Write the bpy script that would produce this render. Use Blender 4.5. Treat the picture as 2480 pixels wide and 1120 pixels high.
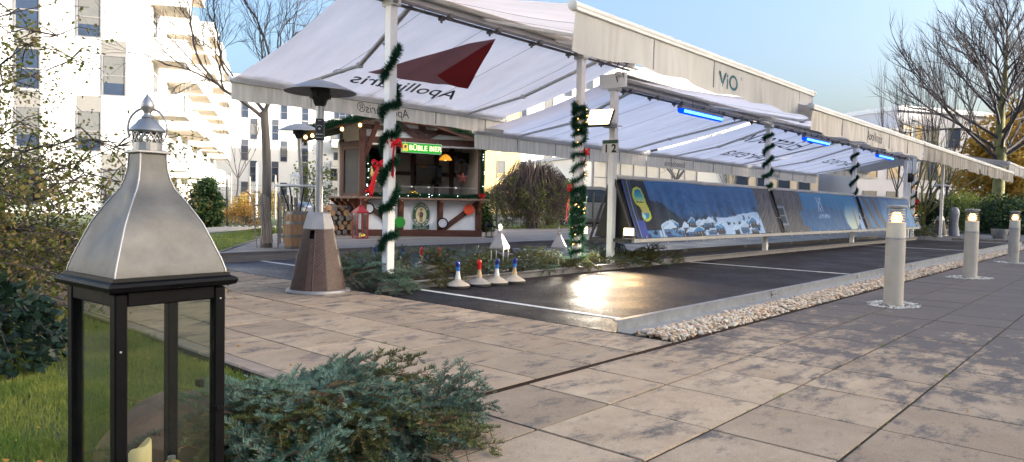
import bpy, math, random
import numpy as np
from mathutils import Vector, Matrix, Euler
R = math.radians
rnd = random.Random(7)
NP = np.random.default_rng(11)
scene = bpy.context.scene
for o in list(bpy.data.objects):
    bpy.data.objects.remove(o)

# ---------------------------------------------------------------- camera
FOCAL, PITCH, ROLL, YAW, EYE = 1711.7, .0376995, -.0206323, .730745, .95
fw = Vector((math.cos(YAW) * math.cos(PITCH), math.sin(YAW) * math.cos(PITCH), -math.sin(PITCH)))
rt = Vector((math.sin(YAW), -math.cos(YAW), 0))
dn = fw.cross(rt)
rt2 = rt * math.cos(ROLL) + dn * math.sin(ROLL)
dn2 = dn * math.cos(ROLL) - rt * math.sin(ROLL)
cam_data = bpy.data.cameras.new('camera')
cam_data.sensor_width = 36
cam_data.lens = 36 * FOCAL / 2480
cam_data.clip_start = .05
cam_data.clip_end = 2000
cam = bpy.data.objects.new('camera', cam_data)
up = -dn2
cam.matrix_world = Matrix(((rt2.x, up.x, -fw.x, 0), (rt2.y, up.y, -fw.y, 0), (rt2.z, up.z, -fw.z, EYE), (0, 0, 0, 1)))
scene.collection.objects.link(cam)
scene.camera = cam

# ---------------------------------------------------------------- light
SUN_AZ, SUN_EL = R(-60), R(12)
world = bpy.data.worlds.new('World')
scene.world = world
world.use_nodes = True
wn = world.node_tree.nodes
wl = world.node_tree.links
wn.clear()
sky = wn.new('ShaderNodeTexSky')
sky.sky_type = 'NISHITA'
sky.sun_disc = False
sky.sun_elevation = SUN_EL
sky.sun_rotation = R(90) - SUN_AZ
sky.altitude = 50
sky.air_density = 1.0
sky.dust_density = 7.8
sky.ozone_density = 2.5
bg = wn.new('ShaderNodeBackground')
bg.inputs['Strength'].default_value = .15
wo = wn.new('ShaderNodeOutputWorld')
wl.new(sky.outputs[0], bg.inputs[0])
wl.new(bg.outputs[0], wo.inputs[0])
sd = bpy.data.lights.new('sun', 'SUN')
sd.energy = 3.8
sd.angle = R(.53)
sd.color = (1, .95, .87)
sun = bpy.data.objects.new('sun', sd)
sun.rotation_euler = Vector((math.cos(SUN_AZ) * math.cos(SUN_EL), math.sin(SUN_AZ) * math.cos(SUN_EL), math.sin(SUN_EL))).to_track_quat('Z', 'Y').to_euler()
sun.location = (0, -30, 30)
scene.collection.objects.link(sun)
scene.view_settings.view_transform = 'Standard'
scene.view_settings.look = 'None'
scene.view_settings.exposure = 2.1
scene.view_settings.gamma = 1
scene.view_settings.use_curve_mapping = False
scene.cycles.use_denoising = True
scene.cycles.max_bounces = 8
scene.cycles.transparent_max_bounces = 24
scene.cycles.sample_clamp_indirect = 8
scene.cycles.caustics_reflective = False
scene.cycles.caustics_refractive = False

# ---------------------------------------------------------------- helpers
COL = scene.collection

def V(*a):
    return Vector(a)

class MB:
    """collects verts and faces for one mesh"""
    def __init__(s):
        s.v = []
        s.f = []
    def add(s, vs, fs, m=None):
        n = len(s.v)
        if m is not None:
            vs = [m @ Vector(p) for p in vs]
        s.v.extend([tuple(p) for p in vs])
        s.f.extend([tuple(i + n for i in f) for f in fs])
        return s
    def box(s, lo, hi, m=None):
        x0, y0, z0 = lo
        x1, y1, z1 = hi
        return s.add([(x0, y0, z0), (x1, y0, z0), (x1, y1, z0), (x0, y1, z0), (x0, y0, z1), (x1, y0, z1), (x1, y1, z1), (x0, y1, z1)],
                     [(0, 3, 2, 1), (4, 5, 6, 7), (0, 1, 5, 4), (1, 2, 6, 5), (2, 3, 7, 6), (3, 0, 4, 7)], m)
    def bbox(s, lo, hi, b=.006, m=None):
        """box with chamfered edges"""
        x0, y0, z0 = lo
        x1, y1, z1 = hi
        b = min(b, (x1 - x0) * .45, (y1 - y0) * .45, (z1 - z0) * .45)
        vs = []
        for (X, Y, Z) in ((0, b, b), (b, 0, b), (b, b, 0)):
            for z in (z0 + Z, z1 - Z):
                for y in (y0 + Y, y1 - Y):
                    for x in (x0 + X, x1 - X):
                        vs.append((x, y, z))
        A, B, C = 0, 8, 16
        f = [(A, A + 4, A + 6, A + 2), (A + 1, A + 3, A + 7, A + 5), (B, B + 1, B + 5, B + 4), (B + 2, B + 6, B + 7, B + 3),
             (C, C + 2, C + 3, C + 1), (C + 4, C + 5, C + 7, C + 6)]
        for k in (0, 2, 4, 6):      # edges along x between B (y face) and C (z face)
            pass
        for zi in (0, 4):
            for yi in (0, 2):
                f.append((B + yi + zi, B + yi + zi + 1, C + yi + zi + 1, C + yi + zi))
            for xi in (0, 1):
                f.append((A + xi + zi, A + xi + zi + 2, C + xi + zi + 2, C + xi + zi))
        for yi in (0, 2):
            for xi in (0, 1):
                f.append((A + xi + yi, A + xi + yi + 4, B + xi + yi + 4, B + xi + yi))
        for i in range(8):
            f.append((A + i, B + i, C + i))
        return s.add(vs, f, m)
    def bar(s, p0, p1, w, h, upv=(0, 0, 1), b=0):
        p0, p1 = Vector(p0), Vector(p1)
        d = p1 - p0
        L = d.length
        d.normalize()
        u = Vector(upv)
        if abs(d.dot(u)) > .98:
            u = Vector((1, 0, 0))
        sx = d.cross(u).normalized()
        u = sx.cross(d)
        m = Matrix(((d.x, sx.x, u.x, p0.x), (d.y, sx.y, u.y, p0.y), (d.z, sx.z, u.z, p0.z), (0, 0, 0, 1)))
        if b:
            return s.bbox((0, -w / 2, -h / 2), (L, w / 2, h / 2), b, m)
        return s.box((0, -w / 2, -h / 2), (L, w / 2, h / 2), m)
    def tube(s, pts, r, n=8, cap=True):
        pts = [Vector(p) for p in pts]
        rs = list(r) if hasattr(r, '__len__') else [r] * len(pts)
        N = len(pts)
        base = len(s.v)
        nrm = None
        for i, p in enumerate(pts):
            t = (pts[min(i + 1, N - 1)] - pts[max(i - 1, 0)])
            if t.length < 1e-9:
                t = Vector((0, 0, 1))
            t.normalize()
            if nrm is None:
                nrm = t.orthogonal().normalized()
            else:
                nrm = (nrm - t * nrm.dot(t))
                nrm = nrm.normalized() if nrm.length > 1e-6 else t.orthogonal().normalized()
            bn = t.cross(nrm)
            for k in range(n):
                a = 2 * math.pi * k / n
                s.v.append(tuple(p + (nrm * math.cos(a) + bn * math.sin(a)) * rs[i]))
        for i in range(N - 1):
            for k in range(n):
                a, b2 = base + i * n + k, base + i * n + (k + 1) % n
                s.f.append((a, b2, b2 + n, a + n))
        if cap:
            s.f.append(tuple(base + k for k in reversed(range(n))))
            s.f.append(tuple(base + (N - 1) * n + k for k in range(n)))
        return s
    def lathe(s, prof, n=20, m=None, a0=0, a1=2 * math.pi):
        """prof: list of (r, z)"""
        full = abs(a1 - a0 - 2 * math.pi) < 1e-6
        cols = n if full else n + 1
        vs = [(r * math.cos(a0 + (a1 - a0) * k / n), r * math.sin(a0 + (a1 - a0) * k / n), z) for (r, z) in prof for k in range(cols)]
        fs = []
        for i in range(len(prof) - 1):
            for k in range(n):
                k2 = (k + 1) % n if full else k + 1
                fs.append((i * cols + k, i * cols + k2, (i + 1) * cols + k2, (i + 1) * cols + k))
        if full:
            if prof[0][0] > 1e-5:
                fs.append(tuple(reversed(range(n))))
            if prof[-1][0] > 1e-5:
                fs.append(tuple((len(prof) - 1) * n + k for k in range(n)))
        return s.add(vs, fs, m)
    def prism(s, poly, t0, t1, m=None):
        """poly in xy, extruded z t0..t1 (counter-clockwise)"""
        n = len(poly)
        vs = [(x, y, t0) for x, y in poly] + [(x, y, t1) for x, y in poly]
        fs = [tuple(reversed(range(n))), tuple(range(n, 2 * n))] + [(i, (i + 1) % n, (i + 1) % n + n, i + n) for i in range(n)]
        return s.add(vs, fs, m)
    def mesh(s, name, smooth=None):
        me = bpy.data.meshes.new(name)
        me.from_pydata(s.v, [], s.f)
        me.update()
        if smooth is not None:
            me.polygons.foreach_set('use_smooth', [True] * len(me.polygons))
            if smooth < 179:
                me.set_sharp_from_angle(angle=R(smooth))
        return me

def npmesh(name, verts, faces, smooth=False):
    """verts (n,3), faces (m,k) numpy"""
    me = bpy.data.meshes.new(name)
    verts = np.asarray(verts, dtype=np.float32)
    faces = np.asarray(faces, dtype=np.int32)
    k = faces.shape[1]
    me.vertices.add(len(verts))
    me.vertices.foreach_set('co', verts.ravel())
    me.loops.add(faces.size)
    me.loops.foreach_set('vertex_index', faces.ravel())
    me.polygons.add(len(faces))
    me.polygons.foreach_set('loop_start', np.arange(0, faces.size, k, dtype=np.int32))
    me.polygons.foreach_set('loop_total', np.full(len(faces), k, dtype=np.int32))
    if smooth:
        me.polygons.foreach_set('use_smooth', np.ones(len(faces), dtype=bool))
    me.update(calc_edges=True)
    me.validate()
    return me

def tagit(o, label=None, cat=None, group=None, kind=None):
    if label: o['label'] = label
    if cat: o['category'] = cat
    if group: o['group'] = group
    if kind: o['kind'] = kind
    return o

def obj(name, mb, mat, parent=None, smooth=None, m=None):
    me = mb.mesh(name, smooth) if isinstance(mb, MB) else mb
    o = bpy.data.objects.new(name, me)
    COL.objects.link(o)
    if mat is not None and not me.materials:
        me.materials.append(mat)
    if parent is not None:
        o.parent = parent
    if m is not None:
        o.matrix_local = m
    return o

def thing(name, label, cat, loc=(0, 0, 0), rot=0, group=None, tilt=(0, 0)):
    o = bpy.data.objects.new(name, None)
    o.empty_display_size = .1
    COL.objects.link(o)
    o.location = loc
    o.rotation_euler = (tilt[0], tilt[1], rot)
    return tagit(o, label, cat, group)

def struct(name, mb, mat, parent=None, smooth=None):
    o = obj(name, mb, mat, parent, smooth)
    o['kind'] = 'structure'
    return o

def dup(o, loc=None, rot=None, label=None, parent=None):
    c = o.copy()
    COL.objects.link(c)
    if parent is not None:
        c.parent = parent
    if loc is not None: c.location = loc
    if rot is not None: c.rotation_euler = (0, 0, rot)
    if label: c['label'] = label
    for ch in list(o.children):
        dup(ch, parent=c)
    return c

def rotz(a):
    return Matrix.Rotation(a, 4, 'Z')

def TR(loc, a=0, ax='Z'):
    return Matrix.Translation(loc) @ Matrix.Rotation(a, 4, ax)

# ---------------------------------------------------------------- materials
def mk(name, col, rough=.6, metal=0, var=.12, scale=6, bump=0, bscale=60, spec=.5, emis=None, estr=0, rand=0, coat=0, col2=None, world_co=False, stretch=None, sheen=0, trans=0, detail=5):
    m = bpy.data.materials.new(name)
    m.use_nodes = True
    n, l = m.node_tree.nodes, m.node_tree.links
    p = n['Principled BSDF']
    p.inputs['Roughness'].default_value = rough
    p.inputs['Metallic'].default_value = metal
    p.inputs['Specular IOR Level'].default_value = spec
    if coat:
        p.inputs['Coat Weight'].default_value = coat
        p.inputs['Coat Roughness'].default_value = .08
    if world_co:
        co = n.new('ShaderNodeNewGeometry').outputs['Position']
    else:
        co = n.new('ShaderNodeTexCoord').outputs['Object']
    if stretch:
        mp = n.new('ShaderNodeMapping')
        mp.inputs['Scale'].default_value = stretch
        l.new(co, mp.inputs[0])
        co = mp.outputs[0]
    nz = n.new('ShaderNodeTexNoise')
    nz.inputs['Scale'].default_value = scale
    nz.inputs['Detail'].default_value = detail
    nz.inputs['Roughness'].default_value = .65
    l.new(co, nz.inputs['Vector'])
    rp = n.new('ShaderNodeValToRGB')
    c2 = col2 or tuple(min(1, c * (1 + var)) for c in col)
    c1 = col if col2 else tuple(c * (1 - var) for c in col)
    rp.color_ramp.elements[0].position = .3
    rp.color_ramp.elements[1].position = .7
    rp.color_ramp.elements[0].color = (*c1, 1)
    rp.color_ramp.elements[1].color = (*c2, 1)
    l.new(nz.outputs['Fac'], rp.inputs[0])
    out = rp.outputs[0]
    if rand:
        oi = n.new('ShaderNodeObjectInfo')
        mr = n.new('ShaderNodeMapRange')
        mr.inputs['To Min'].default_value = 1 - rand
        mr.inputs['To Max'].default_value = 1 + rand
        l.new(oi.outputs['Random'], mr.inputs['Value'])
        mx = n.new('ShaderNodeVectorMath')
        mx.operation = 'SCALE'
        l.new(out, mx.inputs[0])
        l.new(mr.outputs[0], mx.inputs['Scale'])
        out = mx.outputs[0]
    l.new(out, p.inputs['Base Color'])
    if bump:
        nb = n.new('ShaderNodeTexNoise')
        nb.inputs['Scale'].default_value = bscale
        nb.inputs['Detail'].default_value = 4
        l.new(co, nb.inputs['Vector'])
        b = n.new('ShaderNodeBump')
        b.inputs['Strength'].default_value = bump
        b.inputs['Distance'].default_value = .01
        l.new(nb.outputs['Fac'], b.inputs['Height'])
        l.new(b.outputs[0], p.inputs['Normal'])
    if emis:
        p.inputs['Emission Color'].default_value = (*emis, 1)
        p.inputs['Emission Strength'].default_value = estr
    m['p'] = 1
    return m

def glow(name, col, s):
    m = bpy.data.materials.new(name)
    m.use_nodes = True
    n, l = m.node_tree.nodes, m.node_tree.links
    n.clear()
    e = n.new('ShaderNodeEmission')
    e.inputs[0].default_value = (*col, 1)
    e.inputs[1].default_value = s
    o = n.new('ShaderNodeOutputMaterial')
    l.new(e.outputs[0], o.inputs[0])
    return m

def thin_glass(name, tint=(.93, .95, .93), refl=.9, dirt=.06):
    m = bpy.data.materials.new(name)
    m.use_nodes = True
    n, l = m.node_tree.nodes, m.node_tree.links
    n.clear()
    t = n.new('ShaderNodeBsdfTransparent')
    t.inputs[0].default_value = (*tint, 1)
    g = n.new('ShaderNodeBsdfGlossy')
    g.inputs['Roughness'].default_value = .03
    g.inputs['Color'].default_value = (refl, refl, refl, 1)
    lw = n.new('ShaderNodeLayerWeight')
    lw.inputs[0].default_value = .5
    pw = n.new('ShaderNodeMath')
    pw.operation = 'POWER'
    pw.inputs[1].default_value = 4
    l.new(lw.outputs['Facing'], pw.inputs[0])
    fr = n.new('ShaderNodeMath')
    fr.operation = 'MULTIPLY_ADD'
    fr.inputs[1].default_value = .8
    fr.inputs[2].default_value = .018
    l.new(pw.outputs[0], fr.inputs[0])
    mx = n.new('ShaderNodeMixShader')
    l.new(fr.outputs[0], mx.inputs[0])
    l.new(t.outputs[0], mx.inputs[1])
    l.new(g.outputs[0], mx.inputs[2])
    d = n.new('ShaderNodeBsdfDiffuse')
    d.inputs[0].default_value = (.5, .5, .48, 1)
    nz = n.new('ShaderNodeTexNoise')
    nz.inputs['Scale'].default_value = 9
    ml = n.new('ShaderNodeMath')
    ml.operation = 'MULTIPLY'
    ml.inputs[1].default_value = dirt * 2
    l.new(nz.outputs[0], ml.inputs[0])
    mx2 = n.new('ShaderNodeMixShader')
    l.new(ml.outputs[0], mx2.inputs[0])
    l.new(mx.outputs[0], mx2.inputs[1])
    l.new(d.outputs[0], mx2.inputs[2])
    o = n.new('ShaderNodeOutputMaterial')
    l.new(mx2.outputs[0], o.inputs[0])
    return m

def cloth(name, col, tr=.35, bump=.15, dirt=.12, stretch=(1, 1, 1), scale=3):
    """diffuse cloth that lets some light through"""
    m = mk(name, col, .85, var=dirt, scale=scale, bump=bump, bscale=25, spec=.15, stretch=stretch)
    n, l = m.node_tree.nodes, m.node_tree.links
    p = n['Principled BSDF']
    t = n.new('ShaderNodeBsdfTranslucent')
    src = p.inputs['Base Color'].links[0].from_socket
    l.new(src, t.inputs[0])
    mx = n.new('ShaderNodeMixShader')
    mx.inputs[0].default_value = tr
    l.new(p.outputs[0], mx.inputs[1])
    l.new(t.outputs[0], mx.inputs[2])
    l.new(mx.outputs[0], n['Material Output'].inputs[0])
    return m

def dirty_hem(m):
    """brownish dirt collected along the lower edge of a canvas"""
    n, l = m.node_tree.nodes, m.node_tree.links
    p = n['Principled BSDF']
    src = p.inputs['Base Color'].links[0].from_socket
    tc = n.new('ShaderNodeTexCoord')
    sx = n.new('ShaderNodeSeparateXYZ')
    l.new(tc.outputs['Generated'], sx.inputs[0])
    a = n.new('ShaderNodeMath')
    a.operation = 'SUBTRACT'
    a.inputs[1].default_value = .5
    l.new(sx.outputs[1], a.inputs[0])
    b = n.new('ShaderNodeMath')
    b.operation = 'ABSOLUTE'
    l.new(a.outputs[0], b.inputs[0])
    nz = n.new('ShaderNodeTexNoise')
    nz.inputs['Scale'].default_value = 5
    nz.inputs['Detail'].default_value = 6
    l.new(tc.outputs['Object'], nz.inputs['Vector'])
    c = n.new('ShaderNodeMath')
    c.operation = 'MULTIPLY_ADD'
    c.inputs[1].default_value = .09
    l.new(nz.outputs[0], c.inputs[0])
    l.new(b.outputs[0], c.inputs[2])
    r = n.new('ShaderNodeValToRGB')
    r.color_ramp.elements[0].position = .49
    r.color_ramp.elements[1].position = .545
    r.color_ramp.elements[0].color = (1, 1, 1, 1)
    r.color_ramp.elements[1].color = (.6, .54, .47, 1)
    l.new(c.outputs[0], r.inputs[0])
    x = n.new('ShaderNodeMix')
    x.data_type = 'RGBA'
    x.blend_type = 'MULTIPLY'
    x.inputs[0].default_value = 1
    l.new(src, x.inputs[6])
    l.new(r.outputs[0], x.inputs[7])
    for k in [k for k in src.links if k.to_node != x]:
        l.new(x.outputs[2], k.to_socket)
    return m

def leafmat(name, col, var=.35, rough=.55, tr=.25, scale=3, col2=None):
    m = mk(name, col, rough, var=var, scale=scale, spec=.3, world_co=True, rand=.3, col2=col2)
    n, l = m.node_tree.nodes, m.node_tree.links
    p = n['Principled BSDF']
    t = n.new('ShaderNodeBsdfTranslucent')
    l.new(p.inputs['Base Color'].links[0].from_socket, t.inputs[0])
    mx = n.new('ShaderNodeMixShader')
    mx.inputs[0].default_value = tr
    l.new(p.outputs[0], mx.inputs[1])
    l.new(t.outputs[0], mx.inputs[2])
    l.new(mx.outputs[0], n['Material Output'].inputs[0])
    return m

def woodmat(name, c1, c2, axis=0, rough=.55, sc=9, rand=.15, bump=.3):
    st = [sc * 3] * 3
    st[axis] = sc * .25
    return mk(name, c1, rough, col2=c2, scale=1, stretch=tuple(st), bump=bump, bscale=1.5, rand=rand, detail=6)

def slabmat(name):
    """concrete pavers: sandy tone, fine grain, damp blotches, made denser away from the lawn end to paint in shade there"""
    m = bpy.data.materials.new(name)
    m.use_nodes = True
    n, l = m.node_tree.nodes, m.node_tree.links
    p = n['Principled BSDF']
    pos = n.new('ShaderNodeNewGeometry').outputs['Position']
    def noise(s, d=5, r=.6, vec=pos):
        z = n.new('ShaderNodeTexNoise')
        z.inputs['Scale'].default_value = s
        z.inputs['Detail'].default_value = d
        z.inputs['Roughness'].default_value = r
        l.new(vec, z.inputs['Vector'])
        return z.outputs['Fac']
    def ramp(src, a, b, ca, cb):
        r = n.new('ShaderNodeValToRGB')
        r.color_ramp.elements[0].position = a
        r.color_ramp.elements[1].position = b
        r.color_ramp.elements[0].color = (*ca, 1)
        r.color_ramp.elements[1].color = (*cb, 1)
        l.new(src, r.inputs[0])
        return r.outputs[0]
    def mix(f, a, b, t='MIX'):
        x = n.new('ShaderNodeMix')
        x.data_type = 'RGBA'
        x.blend_type = t
        if isinstance(f, float): x.inputs[0].default_value = f
        else: l.new(f, x.inputs[0])
        for s, i in ((a, 6), (b, 7)):
            if isinstance(s, tuple): x.inputs[i].default_value = (*s, 1)
            else: l.new(s, x.inputs[i])
        return x.outputs[2]
    oi = n.new('ShaderNodeObjectInfo')
    of = n.new('ShaderNodeVectorMath')
    of.operation = 'SCALE'
    of.inputs[0].default_value = (37, 53, 19)
    l.new(oi.outputs['Random'], of.inputs['Scale'])
    av = n.new('ShaderNodeVectorMath')
    l.new(pos, av.inputs[0])
    l.new(of.outputs[0], av.inputs[1])
    own = av.outputs[0]
    base = ramp(noise(1.6, 6, .7, own), .3, .7, (.37, .275, .195), (.52, .41, .30))
    grain = ramp(noise(260, 2), .3, .7, (.72, .72, .72), (1.22, 1.22, 1.22))
    c = mix(1.0, base, grain, 'MULTIPLY')
    rr = ramp(oi.outputs['Random'], 0, 1, (.74, .73, .73), (1.1, 1.08, 1.05))
    c = mix(1.0, c, rr, 'MULTIPLY')
    # damp blotches; their increase with x paints shade onto the far paving
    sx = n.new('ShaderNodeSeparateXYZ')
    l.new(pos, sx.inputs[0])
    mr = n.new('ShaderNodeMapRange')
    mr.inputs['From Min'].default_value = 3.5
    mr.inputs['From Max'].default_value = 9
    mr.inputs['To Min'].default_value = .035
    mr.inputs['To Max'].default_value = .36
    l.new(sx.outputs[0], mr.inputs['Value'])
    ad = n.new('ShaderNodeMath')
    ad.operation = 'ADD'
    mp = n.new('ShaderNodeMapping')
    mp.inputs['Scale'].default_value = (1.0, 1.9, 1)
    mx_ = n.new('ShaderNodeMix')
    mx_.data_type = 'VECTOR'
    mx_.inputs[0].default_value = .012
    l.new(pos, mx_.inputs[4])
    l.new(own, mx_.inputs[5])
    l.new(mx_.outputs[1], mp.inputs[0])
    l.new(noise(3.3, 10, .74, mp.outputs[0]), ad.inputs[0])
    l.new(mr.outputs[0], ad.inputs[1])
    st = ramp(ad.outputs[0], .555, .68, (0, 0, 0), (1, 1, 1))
    # faint small runs
    st2 = ramp(noise(7, 9, .78, own), .48, .72, (0, 0, 0), (.6, .6, .6))
    c = mix(st2, c, (.27, .205, .155))
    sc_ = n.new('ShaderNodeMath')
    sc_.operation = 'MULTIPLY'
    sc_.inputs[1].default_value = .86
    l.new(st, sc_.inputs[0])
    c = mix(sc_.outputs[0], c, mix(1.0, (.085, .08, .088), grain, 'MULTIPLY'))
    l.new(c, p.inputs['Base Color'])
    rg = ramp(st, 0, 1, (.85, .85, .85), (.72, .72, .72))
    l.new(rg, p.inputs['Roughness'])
    p.inputs['Specular IOR Level'].default_value = .16
    b = n.new('ShaderNodeBump')
    b.inputs['Strength'].default_value = .45
    b.inputs['Distance'].default_value = .004
    l.new(noise(180, 3), b.inputs['Height'])
    l.new(b.outputs[0], p.inputs['Normal'])
    return m

def asphaltmat(name, c1, c2, rough=(.22, .5), bs=.9, fleck=.2):
    m = bpy.data.materials.new(name)
    m.use_nodes = True
    n, l = m.node_tree.nodes, m.node_tree.links
    p = n['Principled BSDF']
    pos = n.new('ShaderNodeNewGeometry').outputs['Position']
    vo = n.new('ShaderNodeTexVoronoi')
    vo.inputs['Scale'].default_value = 48
    l.new(pos, vo.inputs['Vector'])
    nz = n.new('ShaderNodeTexNoise')
    nz.inputs['Scale'].default_value = 1.3
    nz.inputs['Detail'].default_value = 6
    l.new(pos, nz.inputs['Vector'])
    r = n.new('ShaderNodeValToRGB')
    r.color_ramp.elements[0].color = (*c1, 1)
    r.color_ramp.elements[1].color = (*c2, 1)
    r.color_ramp.elements[0].position = .3
    r.color_ramp.elements[1].position = .75
    l.new(nz.outputs['Fac'], r.inputs[0])
    r2 = n.new('ShaderNodeValToRGB')
    r2.color_ramp.elements[0].color = (.55, .55, .55, 1)
    r2.color_ramp.elements[1].color = (2.2, 2.15, 2.1, 1)
    r2.color_ramp.elements[0].position = .25
    r2.color_ramp.elements[1].position = .9
    l.new(vo.outputs['Color'], r2.inputs[0])
    x = n.new('ShaderNodeMix')
    x.data_type = 'RGBA'
    x.blend_type = 'MULTIPLY'
    x.inputs[0].default_value = 1
    l.new(r.outputs[0], x.inputs[6])
    l.new(r2.outputs[0], x.inputs[7])
    # dusty scuffs along the sliding direction
    mp = n.new('ShaderNodeMapping')
    mp.inputs['Scale'].default_value = (.7, 5, 1)
    l.new(pos, mp.inputs[0])
    n2 = n.new('ShaderNodeTexNoise')
    n2.inputs['Scale'].default_value = 1.6
    n2.inputs['Detail'].default_value = 9
    n2.inputs['Roughness'].default_value = .75
    l.new(mp.outputs[0], n2.inputs['Vector'])
    r3 = n.new('ShaderNodeValToRGB')
    r3.color_ramp.elements[0].position = .52
    r3.color_ramp.elements[1].position = .78
    r3.color_ramp.elements[0].color = (0, 0, 0, 1)
    r3.color_ramp.elements[1].color = (.38, .38, .38, 1)
    l.new(n2.outputs['Fac'], r3.inputs[0])
    x2 = n.new('ShaderNodeMix')
    x2.data_type = 'RGBA'
    l.new(r3.outputs[0], x2.inputs[0])
    l.new(x.outputs[2], x2.inputs[6])
    x2.inputs[7].default_value = (.075, .07, .068, 1)
    l.new(x2.outputs[2], p.inputs['Base Color'])
    rr = n.new('ShaderNodeMapRange')
    rr.inputs['From Min'].default_value = .35
    rr.inputs['From Max'].default_value = .65
    rr.inputs['To Min'].default_value = rough[0]
    rr.inputs['To Max'].default_value = rough[1]
    l.new(nz.outputs['Fac'], rr.inputs['Value'])
    l.new(rr.outputs[0], p.inputs['Roughness'])
    p.inputs['Specular IOR Level'].default_value = .085
    b = n.new('ShaderNodeBump')
    b.inputs['Strength'].default_value = bs
    b.inputs['Distance'].default_value = .004
    l.new(vo.outputs['Distance'], b.inputs['Height'])
    l.new(b.outputs[0], p.inputs['Normal'])
    return m

M = {}
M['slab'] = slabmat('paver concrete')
M['joint'] = mk('joint sand', (.022, .018, .014), .9, var=.4, scale=20, world_co=True)
M['edging'] = mk('edging concrete', (.27, .21, .165), .85, var=.25, scale=7, bump=.3, world_co=True)
M['lane'] = asphaltmat('lane asphalt', (.014, .013, .016), (.027, .025, .028), rough=(.42, .66))
M['lane_b'] = asphaltmat('second lane asphalt', (.05, .052, .068), (.08, .082, .1), rough=(.3, .5))
M['line'] = mk('white line paint', (.72, .72, .7), .6, var=.18, scale=25, world_co=True, bump=.2)
M['soil'] = mk('grass soil', (.05, .075, .02), .95, col2=(.1, .125, .04), scale=1.4, world_co=True, detail=8)
M['grass'] = leafmat('grass blade', (.075, .15, .018), col2=(.30, .30, .07), scale=2.3, tr=.35)
M['gravelpath'] = mk('sand path', (.5, .42, .34), .95, var=.2, scale=4, world_co=True, bump=.2)
M['zinc'] = mk('galvanised steel', (.27, .285, .31), .45, .6, var=.2, scale=9, bump=.05, bscale=30)
M['steel'] = mk('brushed steel', (.6, .6, .6), .3, .95, var=.12, scale=14, bump=.04, bscale=60)
M['heatersteel'] = mk('heater sheet', (.33, .32, .33), .5, .45, var=.14, scale=9)
M['dullsteel'] = mk('dull steel', (.36, .36, .37), .45, .8, var=.2, scale=9)
M['white'] = mk('white powder coat', (.9, .89, .87), .45, var=.06, scale=4, spec=.4)
M['offwhite'] = mk('weathered white aluminium', (.62, .61, .59), .5, var=.14, scale=5, stretch=(.5, 3, 3))
M['greyalu'] = mk('grey aluminium rail', (.2, .195, .205), .5, .3, var=.15, scale=4)
M['black'] = mk('black paint', (.0025, .0025, .0035), .5, var=.4, scale=18, bump=.1, spec=.14)
M['blackplastic'] = mk('black plastic', (.015, .015, .016), .5, var=.2)
M['darkmetal'] = mk('dark burner metal', (.03, .03, .033), .4, .6, var=.3, scale=12)
M['cable'] = mk('cable rubber', (.01, .01, .011), .55)
M['deckwood'] = woodmat('weathered deck wood', (.22, .18, .155), (.35, .295, .26), 0, .75, rand=.22)
M['decktrim'] = woodmat('deck edge board', (.15, .14, .135), (.22, .2, .19), 0, .6)
M['brown'] = woodmat('dark brown timber', (.055, .017, .010), (.125, .04, .022), 2, .5)
M['brown_x'] = woodmat('dark brown beam', (.055, .017, .010), (.12, .04, .022), 0, .5)
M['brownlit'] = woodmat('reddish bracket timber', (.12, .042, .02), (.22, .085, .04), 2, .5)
M['countertop'] = woodmat('counter timber', (.13, .075, .05), (.24, .15, .105), 0, .5)
M['stucco'] = mk('white infill', (.88, .87, .86), .85, var=.04, scale=4, bump=.2, bscale=30)
M['innerwall'] = mk('hut inner wall', (.62, .56, .5), .8, var=.12)
M['screen'] = mk('dark grey shutter', (.05, .046, .045), .6, var=.15)
M['tv'] = mk('television glass', (.006, .007, .009), .1)
M['roofdark'] = mk('roof felt', (.05, .045, .045), .8, var=.2)
M['signwood'] = woodmat('orange sign board', (.5, .2, .08), (.68, .33, .16), 0, .55)
M['ink'] = mk('dark print', (.02, .018, .018), .7)
M['green'] = mk('green enamel', (.03, .3, .03), .45, var=.08)
M['orange'] = mk('orange enamel', (.75, .085, .025), .5, var=.08)
M['discwhite'] = mk('pale disc', (.55, .56, .6), .5, var=.15)
M['red'] = mk('red lacquer', (.33, .012, .018), .4, var=.12)
M['ribbon'] = leafmat('red ribbon', (.62, .012, .018), var=.15, rough=.5, tr=.25)
M['tinsel'] = leafmat('tinsel garland', (.008, .05, .024), col2=(.02, .105, .045), tr=.1, scale=14)
M['bluehandle'] = mk('dark blue handle', (.012, .03, .25), .35, var=.1)
M['lightblue'] = mk('light blue grip', (.03, .2, .6), .4, var=.08)
M['redhandle'] = mk('red handle', (.65, .012, .015), .35, var=.08)
M['stickwood'] = woodmat('turned pale wood', (.5, .34, .18), (.64, .47, .28), 2, .5)
M['stonegrey'] = mk('grey stock plate', (.34, .32, .29), .5, var=.16, scale=14)
M['stonebeige'] = mk('beige stock plate', (.5, .44, .36), .5, var=.14, scale=14)
M['rubber'] = mk('rubber ring', (.03, .03, .03), .7)
M['barrel'] = woodmat('oak stave', (.2, .105, .05), (.36, .21, .11), 2, .6, rand=.2)
M['hoop'] = mk('hoop iron', (.16, .155, .15), .5, .7, var=.25, scale=9)
M['wicker'] = mk('brown wicker', (.055, .03, .025), .5, col2=(.1, .058, .048), scale=30)
M['bark'] = woodmat('grey bark', (.1, .085, .075), (.2, .175, .155), 2, .9, sc=5, rand=.05, bump=.6)
M['twig'] = mk('twig bark', (.055, .045, .048), .9, var=.3, scale=4)
M['barkgreen'] = mk('lichen bark', (.16, .15, .06), .9, var=.35, scale=3, bump=.4, bscale=12)
M['greywood'] = woodmat('weathered sledge wood', (.24, .2, .17), (.38, .33, .29), 2, .8)
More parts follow.
